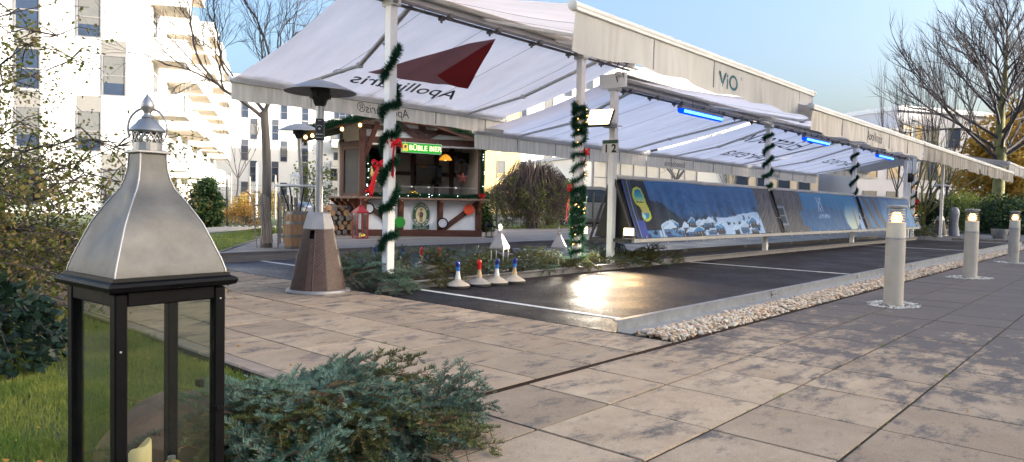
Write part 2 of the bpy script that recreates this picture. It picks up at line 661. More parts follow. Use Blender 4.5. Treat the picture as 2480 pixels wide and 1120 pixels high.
M['canvas'] = cloth('awning canvas', (.92, .83, .815), tr=.68, dirt=.09, scale=1.2, stretch=(2.5, .5, .5))
M['canvas_g'] = cloth('grey shaded canvas', (.45, .44, .47), tr=.25, dirt=.08, scale=1.2)  # white awning cloth with the shade on its underside put into the grey
M['canvas_b'] = cloth('second awning canvas', (.84, .82, .9), tr=.66, dirt=.09, scale=1.2, stretch=(2.5, .5, .5))
dirty_hem(M['canvas'])
dirty_hem(M['canvas_b'])
M['valance'] = cloth('stained valance', (.72, .66, .58), tr=.4, dirt=.22, stretch=(9, 1, .8), scale=1.2)
M['valance_n'] = cloth('pale valance', (.5, .49, .475), tr=.25, dirt=.12, stretch=(5, 1, .8), scale=1)
M['valance_d'] = cloth('mould streaked valance', (.36, .33, .29), tr=.25, dirt=.42, stretch=(7, 1, .6), scale=1.3)
M['seam'] = mk('seam thread', (.38, .36, .38), .8)
M['logodark'] = cloth('dark red print', (.24, .12, .12), tr=.55, dirt=.05)
M['logored'] = cloth('red print', (.62, .1, .11), tr=.6, dirt=.05)
M['logogrey'] = mk('grey print', (.085, .08, .085), .8)
M['teal'] = mk('teal print', (.015, .13, .19), .7)
M['glass'] = thin_glass('lantern glass', (.88, .9, .87), dirt=.006)
M['clearglass'] = thin_glass('clear pane', (.93, .94, .95), dirt=.015)
M['wax'] = mk('cream wax', (.78, .64, .35), .5, var=.06)
M['gold'] = mk('gold bauble', (.95, .55, .06), .16, .85, var=.12)
M['silverpatch'] = mk('silver flake', (.75, .8, .95), .15, .9)
M['granite'] = mk('reddish boulder', (.07, .036, .026), .85, col2=(.23, .14, .105), scale=6, bump=.8, bscale=14, detail=9)
M['needle'] = leafmat('fir needle blue green', (.035, .085, .05), col2=(.2, .3, .235), tr=.12, scale=7)
M['needle_y'] = leafmat('fir needle yellow tip', (.2, .23, .02), var=.25, tr=.2)
M['needle_b'] = leafmat('dry brown fir needle', (.12, .07, .03), col2=(.24, .15, .07), tr=.1, scale=9)
M['needle_d'] = leafmat('fir needle olive', (.04, .07, .022), col2=(.16, .165, .055), tr=.12, scale=7)
M['twigbrown'] = mk('fir twig', (.17, .085, .045), .8, var=.25)
M['ivy'] = leafmat('ivy leaf', (.005, .014, .008), col2=(.018, .042, .024), rough=.4, tr=.1, scale=8)
M['leafgreen'] = leafmat('shrub leaf green', (.1, .14, .025), col2=(.27, .29, .07), tr=.4, scale=2)
M['leafolive'] = leafmat('shrub leaf olive brown', (.14, .11, .035), col2=(.34, .26, .1), tr=.4, scale=2)
M['leafyellow'] = leafmat('yellow leaf', (.28, .15, .02), col2=(.5, .33, .07), tr=.45)
M['leafdark'] = leafmat('thuja leaf', (.012, .035, .012), col2=(.035, .075, .025), tr=.1, scale=4)
M['deadleaf'] = leafmat('fallen leaf', (.35, .13, .03), col2=(.5, .3, .05), tr=.2)
M['render'] = mk('white render', (.8, .78, .75), .85, var=.03, scale=.6)
M['render_w'] = mk('ochre render', (.66, .47, .2), .85, var=.05)
M['render_l'] = mk('pale grey render', (.6, .59, .62), .85, var=.05, scale=.6)
M['render_b'] = mk('beige render', (.55, .47, .36), .85, var=.08, scale=.5)
M['spandrel'] = mk('grey spandrel', (.2, .19, .175), .7, var=.06)
M['spandrel_d'] = mk('blue grey spandrel', (.06, .07, .09), .6, var=.06)
M['soffit'] = mk('balcony soffit', (.56, .47, .36), .85, var=.06)
M['railpanel'] = mk('balcony glass panel', (.66, .62, .57), .3, var=.05)
M['frame'] = mk('window frame grey', (.2, .19, .19), .5)
M['pane'] = mk('window pane', (.03, .045, .08), .06, var=.3, scale=.8, spec=.8)
M['blind'] = mk('pale blind', (.13, .13, .127), .5, var=.08)
M['greenwire'] = mk('green wire', (.006, .055, .05), .5)
M['darkwire'] = mk('dark wire', (.02, .025, .03), .5)
M['post_beige'] = mk('bollard paint', (.43, .39, .335), .5, var=.08, scale=6)
M['bollard_w'] = mk('bollard cream band', (.62, .56, .46), .5, var=.06)
M['bollard_top'] = mk('bollard cap', (.33, .31, .28), .5)
M['gravel'] = mk('pebble', (.42, .33, .24), .75, col2=(.8, .7, .58), scale=3, world_co=True, var=.2)
M['stoneedge'] = mk('pale chips', (.55, .53, .49), .85, var=.25, scale=30, world_co=True)
M['carpaint'] = mk('silver car paint', (.16, .17, .19), .3, .55, coat=.6, var=.03)
M['carblue'] = mk('blue car paint', (.05, .13, .34), .3, .3, coat=.6, var=.03)
M['carglass'] = mk('car glass', (.02, .03, .045), .06, spec=.8)
M['tyre'] = mk('tyre', (.015, .015, .016), .8)
M['housewood'] = mk('orange plank', (.55, .21, .05), .7, var=.15)
M['wrap'] = mk('wrapping film', (.3, .31, .35), .4, var=.2)
M['cleanwhite'] = mk('plain white plastic', (.72, .71, .68), .5, var=.04)
M['signgreen'] = mk('dark green print', (.03, .09, .05), .6)
M['bulb'] = glow('warm bulb', (1, .5, .16), 2.2)
M['fairy'] = glow('fairy light', (.75, .88, 1), 3)
M['blueglow'] = glow('blue tube', (.0, .06, 1), .45)
M['bluecore'] = glow('blue tube core', (.1, .4, 1), 1.1)
M['flood'] = glow('floodlight panel', (1, .7, .34), 2.2)
M['bollardlamp'] = glow('bollard lamp', (1, .46, .1), 6)
M['lampshade'] = mk('amber shade', (.8, .4, .05), .5, emis=(1, .4, .03), estr=.16)
M['signface'] = mk('lit green sign', (.01, .25, .02), .4, emis=(.0, .42, .02), estr=.16, var=.05)
M['signtext'] = mk('lit cream letters', (.9, .85, .55), .4, emis=(1, .9, .5), estr=.22)
M['signgold'] = mk('lit gold print', (.7, .5, .1), .4, emis=(.8, .5, .08), estr=.1, var=.4, scale=40)
# ================================================================ ground
bm = MB().box((-150, -160, -.6), (240, 200, -.05))
struct('ground', bm, mk('park ground', (.05, .06, .03), .95, col2=(.1, .1, .06), scale=.2, world_co=True))

def lawn_height(x, y):
    return .018 * np.sin(x * 3.1 + 1) * np.cos(y * 2.3) + .012 * np.sin(x * 7 + y * 5)

def sheet(x0, x1, y0, y1, nx, ny, z, hf=None):
    xs, ys = np.linspace(x0, x1, nx), np.linspace(y0, y1, ny)
    X, Y = np.meshgrid(xs, ys)
    Z = np.full_like(X, z)
    if hf is not None:
        Z = Z + hf(X, Y)
    v = np.stack([X, Y, Z], -1).reshape(-1, 3)
    i = np.arange(nx * ny).reshape(ny, nx)
    f = np.stack([i[:-1, :-1], i[:-1, 1:], i[1:, 1:], i[1:, :-1]], -1).reshape(-1, 4)
    return v, f
v, f = sheet(-12, 1.93, -3, 10.8, 60, 60, -.045, lambda a, b: lawn_height(a, b))
lawn = obj('lawn', npmesh('lawn', v, f, True), M['soil'])
lawn['kind'] = 'structure'
v, f = sheet(-12, 60, 10.86, 60, 40, 40, -.012, lambda a, b: .5 * lawn_height(a, b))
lawn2 = obj('lawn', npmesh('lawn_far', v, f, True), M['soil'])
lawn2['kind'] = 'structure'
# sandy path crossing the far lawn
pm = MB()
pm.prism([(-8, 8.0), (2.6, 12.35), (4.1, 13.9), (6.5, 17.2), (12, 21.9), (11.2, 23.0), (5.6, 18.6), (3.4, 16.0), (1.8, 14.9), (-8, 12.2)], -.03, .012)
struct('path', pm, M['gravelpath'])
# road at the far end of the lanes
struct('road', MB().box((28.4, -30, -.045), (120, 40, -.012)), mk('far tarmac', (.09, .09, .1), .7, world_co=True))
struct('kerb', MB().bbox((29.6, -8, -.03), (29.75, 5.2, .07), .01), M['edging'])

# ---------------------------------------------------------------- pavement of slabs
pave = struct('pavement', MB().box((1.93, 2.40, -.055), (4.475, 10.83, -.006)).box((.6, -3.2, -.056), (28.3, 2.409, -.007)), M['joint'])
def slab_mesh(w, d, name):
    b = MB().bbox((-w / 2, -d / 2, -.05), (w / 2, d / 2, 0), .0015)
    return b.mesh(name)
cells = []
JX, JY = .505, .525
sl = slab_mesh(JX - .014, JY - .013, 'paving_slab_a')
sr = slab_mesh(.54 - .014, JY - .014, 'paving_slab_b')
se = slab_mesh(.385, JY - .009, 'paving_slab_c')
for r in range(16):
    yc = 2.445 + JY * (r + .5)
    for c in range(4):
        cells.append((2.452 + JX * (c + .5), yc, sl))
    cells.append((2.452 - .2, yc, se))
for r in range(11):
    yc = 2.41 - JY * (r + .5)
    for c in range(52):
        xc = .67 + .54 * (c + .5)
        if r > 4 and xc > 9: continue
        if xc < 1.75 and yc > 1.2: continue
        cells.append((xc, yc, sr))
def seen(p):
    d = Vector((p[0], p[1], -EYE))
    z = d.dot(fw)
    if z < .3: return 1e6 + d.length
    u, w_ = FOCAL * d.dot(rt2) / z, FOCAL * d.dot(dn2) / z
    return d.length + (0 if abs(u) < 1330 and w_ < 640 else 500)
cells.sort(key=seen)
for (x, y, me) in cells[:292]:
    o = bpy.data.objects.new('paving_slab', me)
    COL.objects.link(o)
    o.parent = pave
    o.location = (x + rnd.uniform(-.001, .001), y + rnd.uniform(-.001, .001), rnd.uniform(-.0025, .0005))
    o.rotation_euler = (rnd.uniform(-.002, .002), rnd.uniform(-.002, .002), rnd.uniform(-.003, .003))
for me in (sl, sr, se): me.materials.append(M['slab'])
rest = MB()
for (x, y, me) in cells[292:]:
    w = {sl.name: JX - .014, sr.name: .526, se.name: .385}[me.name]
    z = rnd.uniform(-.0025, 0)
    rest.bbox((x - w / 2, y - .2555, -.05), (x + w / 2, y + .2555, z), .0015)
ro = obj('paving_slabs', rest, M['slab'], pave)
ro['kind'] = 'stuff'
# edging strip along the lawn and moss tufts in the joints
ed = MB()
for k in range(17):
    ed.bbox((1.935, 2.3 + k * .5, -.06), (2.045, 2.795 + k * .5, .004), .008)
for k in range(5):
    ed.bbox((2.06 + k * .5, 10.85, -.06), (2.555 + k * .5, 10.95, .004), .008)
struct('edging', ed, M['edging'])
# slot drain between the two paved fields
dr = struct('drain', MB().box((.7, 2.411, -.05), (28.3, 2.416, .001)).box((.7, 2.436, -.05), (28.3, 2.441, .001)).box((.7, 2.416, -.05), (28.3, 2.436, -.02)), mk('rusty drain edge', (.035, .022, .018), .8, var=.4, scale=9, world_co=True, spec=.1))

# ---------------------------------------------------------------- curling lanes
ln = struct('lane', MB().box((4.48, 2.95, -.04), (27.9, 6.0, 0.0)), M['lane'])
ln2 = struct('lane', MB().box((4.48, 7.26, -.04), (27.9, 10.1, 0.001)), M['lane_b'])
struct('strip_ground', MB().box((4.48, 6.0, -.05), (27.9, 7.26, -.02)), M['joint'])
for (x, y0, y1) in ((5.055, 2.985, 5.93), (11.33, 2.985, 5.93), (21.3, 2.985, 5.93)):
    obj('lane_line', MB().box((x - .03, y0, 0), (x + .03, y1, .004)), M['line'], ln)
for (x, y0, y1) in ((5.5, 7.28, 10.09), (11.33, 7.28, 10.09)):
    obj('lane_line', MB().box((x - .03, y0, 0.0), (x + .03, y1, .005)), M['line'], ln2)

def kerb_rail(name, y, side, x0, x1, mat, seg=3.0, lip=.045, foot=.12, h=.09):
    """steel edge profile: upright, rolled lip towards the lane (side) and a flat foot away from it"""
    root = struct(name, MB().box((x0, y - .003, -.05), (x1, y + .003, .01)), mat)
    x = x0
    while x < x1 - .1:
        xe = min(x + seg, x1)
        b = MB()
        s = side
        prof = [(0, 0), (0, h), (s * lip, h), (s * lip, h - .014), (s * .006, h - .014), (s * .006, 0)]
        if s < 0: prof = prof[::-1]
        m = Matrix(((0, 0, 1, 0), (1, 0, 0, y), (0, 1, 0, 0), (0, 0, 0, 1)))
        b.prism(prof, x + .003, xe - .003, m)
        if foot:
            lo, hi = sorted((y - s * .001, y - s * foot))
            b.box((x + .003, lo, -.004), (xe - .003, hi, .006))
        obj('rail', b, mat, root, 40)
        # splice plate with bolts
        if xe < x1 - .1:
            b = MB().bbox((xe - .07, y - s * .004 - .004, .02), (xe + .07, y - s * .004 + .002, .075), .001)
            for dx in (-.045, .045):
                b.lathe([(.009, 0), (.009, .008), (.004, .01)], 6, Matrix.Translation((xe + dx, y - s * .008, .048)) @ Matrix.Rotation(s * R(90), 4, 'X'))
            obj('splice_plate', b, M['dullsteel'], root)
        x = xe
    return root
kerb_rail('kerb', 2.94, 1, 4.5, 27.9, M['zinc'])
kerb_rail('kerb', 5.97, -1, 4.56, 27.9, M['greyalu'], foot=0)
kerb_rail('kerb', 7.24, 1, 4.6, 27.9, M['decktrim'], foot=0, h=.085)

# pebble strip
ico_v = []
t = (1 + 5 ** .5) / 2
for a in (-1, 1):
    for b_ in (-t, t):
        ico_v += [(a, b_, 0), (0, a, b_), (b_, 0, a)]
ico_v = np.array(ico_v) / math.hypot(1, t)
def hull_faces(v):
    fs = []
    n = len(v)
    for i in range(n):
        for j in range(i + 1, n):
            for k in range(j + 1, n):
                nn = np.cross(v[j] - v[i], v[k] - v[i])
                d = (v - v[i]) @ nn
                if (d < 1e-6).all(): fs.append((i, j, k))
                elif (d > -1e-6).all(): fs.append((i, k, j))
    return np.array(fs)
ico_f = hull_faces(ico_v)
def subdiv(v, f):
    v = [tuple(p) for p in v]
    cache = {}
    def mid(a, b):
        k = (min(a, b), max(a, b))
        if k not in cache:
            p = (np.array(v[a]) + np.array(v[b])) / 2
            v.append(tuple(p / np.linalg.norm(p)))
            cache[k] = len(v) - 1
        return cache[k]
    g = []
    for a, b, c in f:
        x, y, z = mid(a, b), mid(b, c), mid(c, a)
        g += [(a, x, z), (b, y, x), (c, z, y), (x, y, z)]
    return np.array(v), np.array(g)
ico2_v, ico2_f = subdiv(ico_v, ico_f)
def scatter(pos, size, bv, bf, jitter=.22, flat=(.9, .65, .5)):
    """many irregular stones as one mesh"""
    n = len(pos)
    out = np.repeat(bv[None], n, 0) * (1 + jitter * NP.standard_normal((n, len(bv), 1)))
    out = out * (np.array([1, flat[1], flat[2]]) * (1 + .25 * NP.standard_normal((n, 1, 3)))) * np.asarray(size)[:, None, None]
    a, b = NP.uniform(0, 2 * np.pi, n), NP.uniform(-.5, .5, n)
    ca, sa, cb, sb = np.cos(a), np.sin(a), np.cos(b), np.sin(b)
    x, y, z = out[..., 0], out[..., 1], out[..., 2]
    x, z = x * cb[:, None] + z * sb[:, None], -x * sb[:, None] + z * cb[:, None]
    x, y = x * ca[:, None] - y * sa[:, None], x * sa[:, None] + y * ca[:, None]
    o = np.stack([x, y, z], -1) + np.asarray(pos)[:, None, :]
    fs = bf[None] + (np.arange(n) * len(bv))[:, None, None]
    return o.reshape(-1, 3), fs.reshape(-1, 3)
struct('gravel_bed', MB().box((4.48, 2.446, -.05), (27.9, 2.82, -.008)), M['joint'])
def strip_pos(n, x0, x1):
    x = NP.uniform(x0, x1, n)
    u = NP.uniform(0, 1, n)
    ymax = 2.80
    y = 2.455 + u * (ymax - 2.455)
    z = NP.uniform(-.012, .018, n) + .018 * np.sin(u * 3.1)
    return np.stack([x, y, z], -1)
def gravel(name, parts, mats_p):
    vs, fs, o = [], [], 0
    for v_, f_ in parts:
        vs.append(v_); fs.append(f_ + o); o += len(v_)
    g = obj(name, npmesh(name, np.concatenate(vs), np.concatenate(fs)), mats_p)
    g['kind'] = 'stuff'
    return g
gm = bpy.data.materials.new('river pebbles')
gm.use_nodes = True
_n, _l = gm.node_tree.nodes, gm.node_tree.links
_at = _n.new('ShaderNodeNewGeometry')
_rp = _n.new('ShaderNodeValToRGB')
_rp.color_ramp.interpolation = 'LINEAR'
for e_, (pz, cc) in enumerate(((0, (.52, .44, .34)), (.25, (.64, .56, .45)), (.45, (.46, .31, .18)), (.6, (.68, .62, .54)), (.74, (.45, .25, .15)), (.86, (.56, .43, .28)), (1, (.3, .26, .23)))):
    if e_ < 2:
        _rp.color_ramp.elements[e_].position = pz
        _rp.color_ramp.elements[e_].color = (*cc, 1)
    else:
        el = _rp.color_ramp.elements.new(pz)
        el.color = (*cc, 1)
_l.new(_at.outputs['Random Per Island'], _rp.inputs[0])
_l.new(_rp.outputs[0], _n['Principled BSDF'].inputs['Base Color'])
_n['Principled BSDF'].inputs['Roughness'].default_value = .6
p1 = strip_pos(2800, 4.5, 9.0)
p1[:, 0] = np.maximum(p1[:, 0], 4.5)
gs = NP.uniform(.014, .027, len(p1))
gv, gf = scatter(p1, gs, ico2_v, ico2_f, .06)
p2 = strip_pos(6500, 9.0, 27.8)
gv2, gf2 = scatter(p2, NP.uniform(.016, .03, len(p2)), ico_v, ico_f, .12)
gravel('gravel', [(gv, gf), (gv2, gf2)], gm)

# ---------------------------------------------------------------- wooden deck beside the lanes
DA = math.atan2(3.2, 2.4)
deck = struct('deck', MB().prism([(4.86, 10.24), (30, 10.24), (30, 15.9), (9.0, 15.9), (7.2, 13.45)], -.04, .085), M['joint'])
k = 0
y = 10.25
while y < 15.9:
    x0 = 4.83 + (y - 10.2) * 2.4 / 3.2
    x1 = 30.0
    xa = x0
    while xa < x1 - .3:
        xe = min(x1, xa + rnd.choice((2.6, 3.4, 4.2, 5.0)))
        if len(pave.children) and (xe < 16 or True):
            obj('deck_board', MB().bbox((-(xe - xa) / 2 + .002, -.068, -.03), ((xe - xa) / 2 - .002, .068, 0), .005), M['deckwood'], deck,
                m=Matrix.Translation(((xa + xe) / 2, y + .07, .12 + rnd.uniform(-.002, .001))))
        xa = xe
    y += .143
dt = MB()
for x in np.arange(4.8, 30, 4.0):
    dt.bbox((x, 10.12, -.03), (min(x + 3.99, 30), 10.15, .128), .004)
    dt.bbox((x, 10.10, .1285), (min(x + 3.99, 30), 10.243, .15), .004)
obj('edge_board', dt, M['decktrim'], deck)
e2 = MB().bar((4.82, 10.2, .07), (7.2, 13.42, .07), .03, .14)
obj('side_board', e2, M['decktrim'], deck)
# ================================================================ text helper
def text_mesh(txt, size, extr=.002, font_shear=0, name='lettering', sx=1, bold=0):
    cu = bpy.data.curves.new('t', 'FONT')
    cu.body = txt
    cu.size = size
    cu.extrude = extr
    cu.shear = font_shear
    cu.align_x = 'CENTER'
    cu.align_y = 'CENTER'
    cu.resolution_u = 3
    cu.offset = bold
    o = bpy.data.objects.new('t', cu)
    COL.objects.link(o)
    bpy.context.view_layer.update()
    me = bpy.data.meshes.new_from_object(o.evaluated_get(bpy.context.evaluated_depsgraph_get()))
    me.name = name
    bpy.data.objects.remove(o)
    if sx != 1:
        me.transform(Matrix.Diagonal((sx, 1, 1, 1)))
    return me
def frame_m(o, ex, ey, ez=None):
    ex, ey = Vector(ex).normalized(), Vector(ey).normalized()
    ez = Vector(ez) if ez is not None else ex.cross(ey)
    return Matrix(((ex.x, ey.x, ez.x, o[0]), (ex.y, ey.y, ez.y, o[1]), (ex.z, ey.z, ez.z, o[2]), (0, 0, 0, 1)))
def flip(me):
    me.flip_normals()
    return me

# ================================================================ awnings
def wavy_valance(x0, x1, y, z1, z0, sag=.02, ph=0, seed=1, mirror=1):
    """hanging strip of cloth with ripples and an uneven hem"""
    nx, nz = int((x1 - x0) / .035), 9
    X = np.linspace(x0, x1, nx)
    r = np.random.default_rng(seed)
    a = np.zeros(nx)
    for _ in range(9):
        a += r.uniform(.2, 1) * np.sin(X * r.uniform(3, 14) + r.uniform(0, 6))
    c = np.zeros(nx)
    for xc in np.arange(x0 + .5, x1, 1.02):
        c += np.exp(-((X - xc) / .13) ** 2) * np.sin((X - xc) * 60)
    hem = np.array([.5 * math.sin(xx * 6.2 + ph) + .5 * math.sin(xx * 2.3 + 1) for xx in X])
    v = []
    for j in range(nz):
        t_ = j / (nz - 1)
        z = z1 + (z0 - z1) * t_ + t_ * sag * hem
        off = mirror * t_ * (.009 * a + .03 * c * (1 - t_ * .3)) 
        v.append(np.stack([X, y + off, z], -1))
    v = np.concatenate(v)
    i = np.arange(nx * nz).reshape(nz, nx)
    f = np.stack([i[:-1, :-1], i[:-1, 1:], i[1:, 1:], i[1:, :-1]], -1).reshape(-1, 4)
    return npmesh('valance', v, f, True)
def ripple(x, t_, s):
    return s * (.009 * np.sin(x * 5 + t_ * 2) + .007 * np.sin(x * 11.3 - t_ * 4 + 1)) + .012 * t_ * (1 - t_) * np.sin(x * 17 + 9 * t_) + .01 * np.exp(-((t_ - .93) / .05) ** 2) * np.sin(x * 8)
def canvas_mesh(x0, x1, ya, za, yb, zb, sag=.05):
    nx, ny = 110, 30
    v = []
    for j in range(ny):
        t_ = j / (ny - 1)
        X = np.linspace(x0, x1, nx)
        s = np.sin(np.pi * t_)
        z = za + (zb - za) * t_ - sag * s * (.6 + .4 * np.cos((X - x0) / max(.1, x1 - x0) * 2 * np.pi)) + ripple(X, t_, s)
        v.append(np.stack([X, np.full(nx, ya + (yb - ya) * t_), z], -1))
    v = np.concatenate(v)
    i = np.arange(nx * ny).reshape(ny, nx)
    f = np.stack([i[:-1, :-1], i[:-1, 1:], i[1:, 1:], i[1:, :-1]], -1).reshape(-1, 4)
    return npmesh('canvas', v, f, True)
def canvas_point(g, x, t_, below=.012):
    """point under the sagging cloth, t_ = 0 at the ridge"""
    x0, x1, ya, za, yb, zb, sag = g
    s = math.sin(math.pi * t_)
    return Vector((x, ya + (yb - ya) * t_, za + (zb - za) * t_ - sag * s * (.6 + .4 * math.cos((x - x0) / (x1 - x0) * 2 * math.pi)) + float(ripple(x, t_, s)) - below))
def drape(me, g, xc, tc, mx=-1, slope=None):
    """lay a flat mesh (x = along the awning, y = up the slope) under the cloth, print seen from below"""
    L = math.hypot(g[4] - g[2], g[5] - g[3])
    for vt in me.vertices:
        x = xc + mx * vt.co.x
        t_ = tc - vt.co.y / L
        vt.co = canvas_point(g, x, t_, .006 + (.002 if vt.co.z > 0 else 0))
    me.update()
    return me
def fine(me, n=1):
    import bmesh
    b = bmesh.new()
    b.from_mesh(me)
    bmesh.ops.triangulate(b, faces=b.faces)
    for _ in range(n):
        es = [e for e in b.edges if e.calc_length() > .12]
        if not es: break
        bmesh.ops.subdivide_edges(b, edges=es, cuts=1, use_grid_fill=False)
        bmesh.ops.triangulate(b, faces=b.faces)
    b.to_mesh(me)
    b.free()
    return me

YR = 6.2
def arm(p0, p1, p2, mat):
    b = MB()
    b.bar(p0, p1, .055, .04, b=.006)
    b.bar(p1, p2, .05, .035, b=.006)
    b.lathe([(.045, -.03), (.045, .03)], 12, Matrix.Translation(p1))
    return b
def make_awning(label, x0, x1, w, zs, zf, posts, vh, cm, vmat_n, vmat_f, near=True, arms=(), far_gap=0, near_w=None, capboard=False):
    """two-sided roller awning on a row of posts"""
    t_ = thing('awning', label, 'awning', (x0, YR, 0))
    inv = Matrix.Translation((-x0, -YR, 0))
    def part(n, b, mat, sm=None, parent=t_):
        return obj(n, b, mat, parent, sm, m=inv)
    for px in posts:
        b = MB().bbox((px - .05, YR - .05, -.02), (px + .05, YR + .05, zs - .12), .006)
        b.bbox((px - .07, YR - .07, -.02), (px + .07, YR + .07, .012), .003)
        part('post', b, M['white'])
        b = MB().bbox((px - .065, YR - .09, zs - .2), (px + .065, YR + .09, zs - .115), .008)
        part('post_bracket', b, M['offwhite'])
    b = MB().bbox((x0 + .03, YR - .045, zs - .115), (x1 - .03, YR + .045, zs - .02), .008)
    part('ridge_beam', b, M['offwhite'])
    for s in (-1, 1):
        b = MB().tube([(x0 + .05, YR + s * .105, zs - .02), (x1 - .05, YR + s * .105, zs - .02)], .042, 12)
        part('roller', b, M['offwhite'], 40)
        b = MB().bbox((x0 + .02, YR + s * .07 - .012, zs - .15), (x1 - .02, YR + s * .07 + .012, zs - .118), .004)
        part('torsion_bar', b, M['greyalu'])
    hood = MB()
    for s in (-1, 1):
        hood.bar((x0, YR + s * .09, zs + .045), (x1, YR + s * .09, zs + .045), .2, .012)
    part('ridge_hood', hood, M['offwhite'])
    x = x0 + .4
    while x < x1 - .2:
        for s in (-1, 1):
            b = MB().bbox((x - .03, YR + s * .075 - .035, zs - .175), (x + .03, YR + s * .075 + .035, zs - .119), .006)
            b.lathe([(.014, 0), (.014, -.03)], 8, Matrix.Translation((x, YR + s * .075, zs - .172)))
            part('clamp', b, M['greyalu'])
        x += .82
    if capboard:
        pm_ = Matrix(((0, 0, 1, x0 - .025), (1, 0, 0, YR), (0, 1, 0, zs), (0, 0, 0, 1)))
        b = MB().prism([(-.24, -.16), (.2, -.16), (.24, -.12), (.24, .06), (-.24, .06)], 0, .045, pm_)
        part('end_plate', b, M['white'], 30)
    ww = near_w or w
    for s in (-1, 1):
        yf = YR + s * (ww if s < 0 else w)
        ga = far_gap if s > 0 else 0
        g = (x0 + .05 + ga, x1 - .05 - ga, YR + s * .11, zs, yf, zf + .03, .05)
        c = obj('canvas', canvas_mesh(*g), cm, t_, m=inv)
        sm = MB()
        nseam = int((x1 - x0) / 1.18)
        for q in range(1, nseam + 1):
            x = x0 + .05 + q * (x1 - x0) / (nseam + 1)
            pts = [canvas_point(g, x, u / 12, .002) for u in range(13)]
            sm.tube(pts, .003, 4)
        sob = obj('seam', sm, M['seam'], c)
        fb = MB().tube([(x0, yf, zf), (x1, yf, zf)], .035, 12)
        fb.bbox((x0 + .004, yf - .03, zf - .045), (x1 - .004, yf + .03, zf - .01), .006)
        fo = part('front_bar', fb, M['offwhite'], 40)
        for xe, sg in ((x0, -1), (x1, 1)):
            eb = MB().lathe([(.0, 0), (.03, 0), (.045, .012), (.045, .03)], 12, Matrix.Translation((xe + sg * .03, yf, zf)) @ Matrix.Rotation(R(-90 * sg), 4, 'Y') @ Matrix.Translation((0, 0, 0)))
            obj('end_cap', eb, M['cleanwhite'], fo, 40)
        z0, z1 = zf - .045, zf - .045 - vh[0 if s < 0 else 1]
        va = obj('valance', wavy_valance(x0 + .01, x1 - .01, yf + s * .012, z0, z1, sag=.028 if s < 0 else .01, seed=int(x0 * 10) + s, mirror=s * (1 if s < 0 else .35)), vmat_n if s < 0 else vmat_f, t_, m=inv)
        va['s'] = s
        for x in np.arange(x0 + 1.2, x1 - .4, 1.2):
            sm = MB().box((x - .003, yf + s * .012 - (.016 if s > 0 else .006), z1 + .03), (x + .003, yf + s * .012 + (.016 if s > 0 else .006), z0))
            obj('valance_seam', sm, M['seam'], va)
        for (xa, xm, xb, sd_) in arms:
            if sd_ != s: continue
            p0 = Vector((xa, YR + s * .12, zs - .09))
            te = .985
            p2 = canvas_point(g, xb, te, .05)
            p1 = canvas_point(g, xm, .55, .09)
            part('arm', arm(p0, p1, p2, None), M['offwhite'], 35)
        if s < 0: g_near = g
        else: g_far = g
    t_['gf'] = list(g_far)
    t_['gn'] = list(g_near)
    return t_, g_far, g_near, inv

a1, gf1, gn1, inv1 = make_awning('first white awning with the dark red triangle print and lettering on its underside', 4.46, 9.78, 2.8, 3.27, 2.52,
    (4.88, 8.35), (.3, .22), M['canvas'], M['valance_n'], M['valance'],
    arms=((5.25, 5.62, 5.3, 1), (8.98, 8.9, 8.72, 1), (7.6, 7.95, 8.35, -1), (6.2, 6.1, 5.0, -1)))
far1 = [c for c in a1.children if c.name.startswith('canvas')][1]
near1 = [c for c in a1.children if c.name.startswith('canvas')][0]
val1 = [c for c in a1.children if c.name.startswith('valance')]
def poly_print(pts, g, parent, mat, name='print', below=.006):
    """flat print under the far canvas; pts in (x, y) world, y mapped on the slope"""
    import bmesh
    b = bmesh.new()
    vs = [b.verts.new((x, (y - g[2]) / (g[4] - g[2]), 0)) for x, y in pts]
    b.faces.new(vs)
    bmesh.ops.triangulate(b, faces=b.faces)
    for _ in range(4):
        es = [e for e in b.edges if math.hypot(e.verts[0].co.x - e.verts[1].co.x, (e.verts[0].co.y - e.verts[1].co.y) * 2.8) > .16]
        if es:
            bmesh.ops.subdivide_edges(b, edges=es, cuts=1)
            bmesh.ops.triangulate(b, faces=b.faces)
    for vt in b.verts:
        vt.co = canvas_point(g, vt.co.x, vt.co.y, below)
    me = bpy.data.meshes.new(name)
    b.to_mesh(me)
    b.free()
    return obj(name, me, mat, parent)
poly_print([(6.02, 8.16), (6.16, 7.94), (6.36, 7.60), (6.56, 7.22), (6.75, 6.88), (6.98, 6.62), (7.92, 8.10), (7.55, 8.13), (7.1, 8.16), (6.6, 8.19)], gf1, far1, M['logodark'], 'logo_shape', .005)
poly_print([(6.975, 6.632), (7.91, 8.095), (7.55, 8.115), (7.04, 7.86)], gf1, far1, M['logored'], 'logo_shape', .009)
# lettering, read mirrored from below
me = fine(text_mesh('Apollinaris', .47, .0006, .22, bold=.002), 2)
drape(me, gf1, 6.98, (8.42 - gf1[2]) / (gf1[4] - gf1[2]))
obj('lettering', me, M['logogrey'], far1)
me = fine(text_mesh('®', .24, .0006), 1)
drape(me, gf1, 5.62, (8.26 - gf1[2]) / (gf1[4] - gf1[2]))
obj('lettering', me, M['logogrey'], far1)
from mathutils.bvhtree import BVHTree
def lay(txt, size, o, ex, ey, mat, parent, sx=1, shear=0, bold=0, extr=.0015):
    me = text_mesh(txt, size, .0006, shear, sx=sx, bold=bold)
    fine(me, 1)
    me.transform(frame_m(o, ex, ey))
    bv = BVHTree.FromPolygons([v.co for v in parent.data.vertices], [tuple(p.vertices) for p in parent.data.polygons])
    for vt in me.vertices:
        h = bv.ray_cast(Vector((vt.co.x, vt.co.y - .5, vt.co.z)), Vector((0, 1, 0)))
        if h[0] is not None:
            vt.co.y = h[0].y - .004
    return obj('lettering', me, mat, parent)
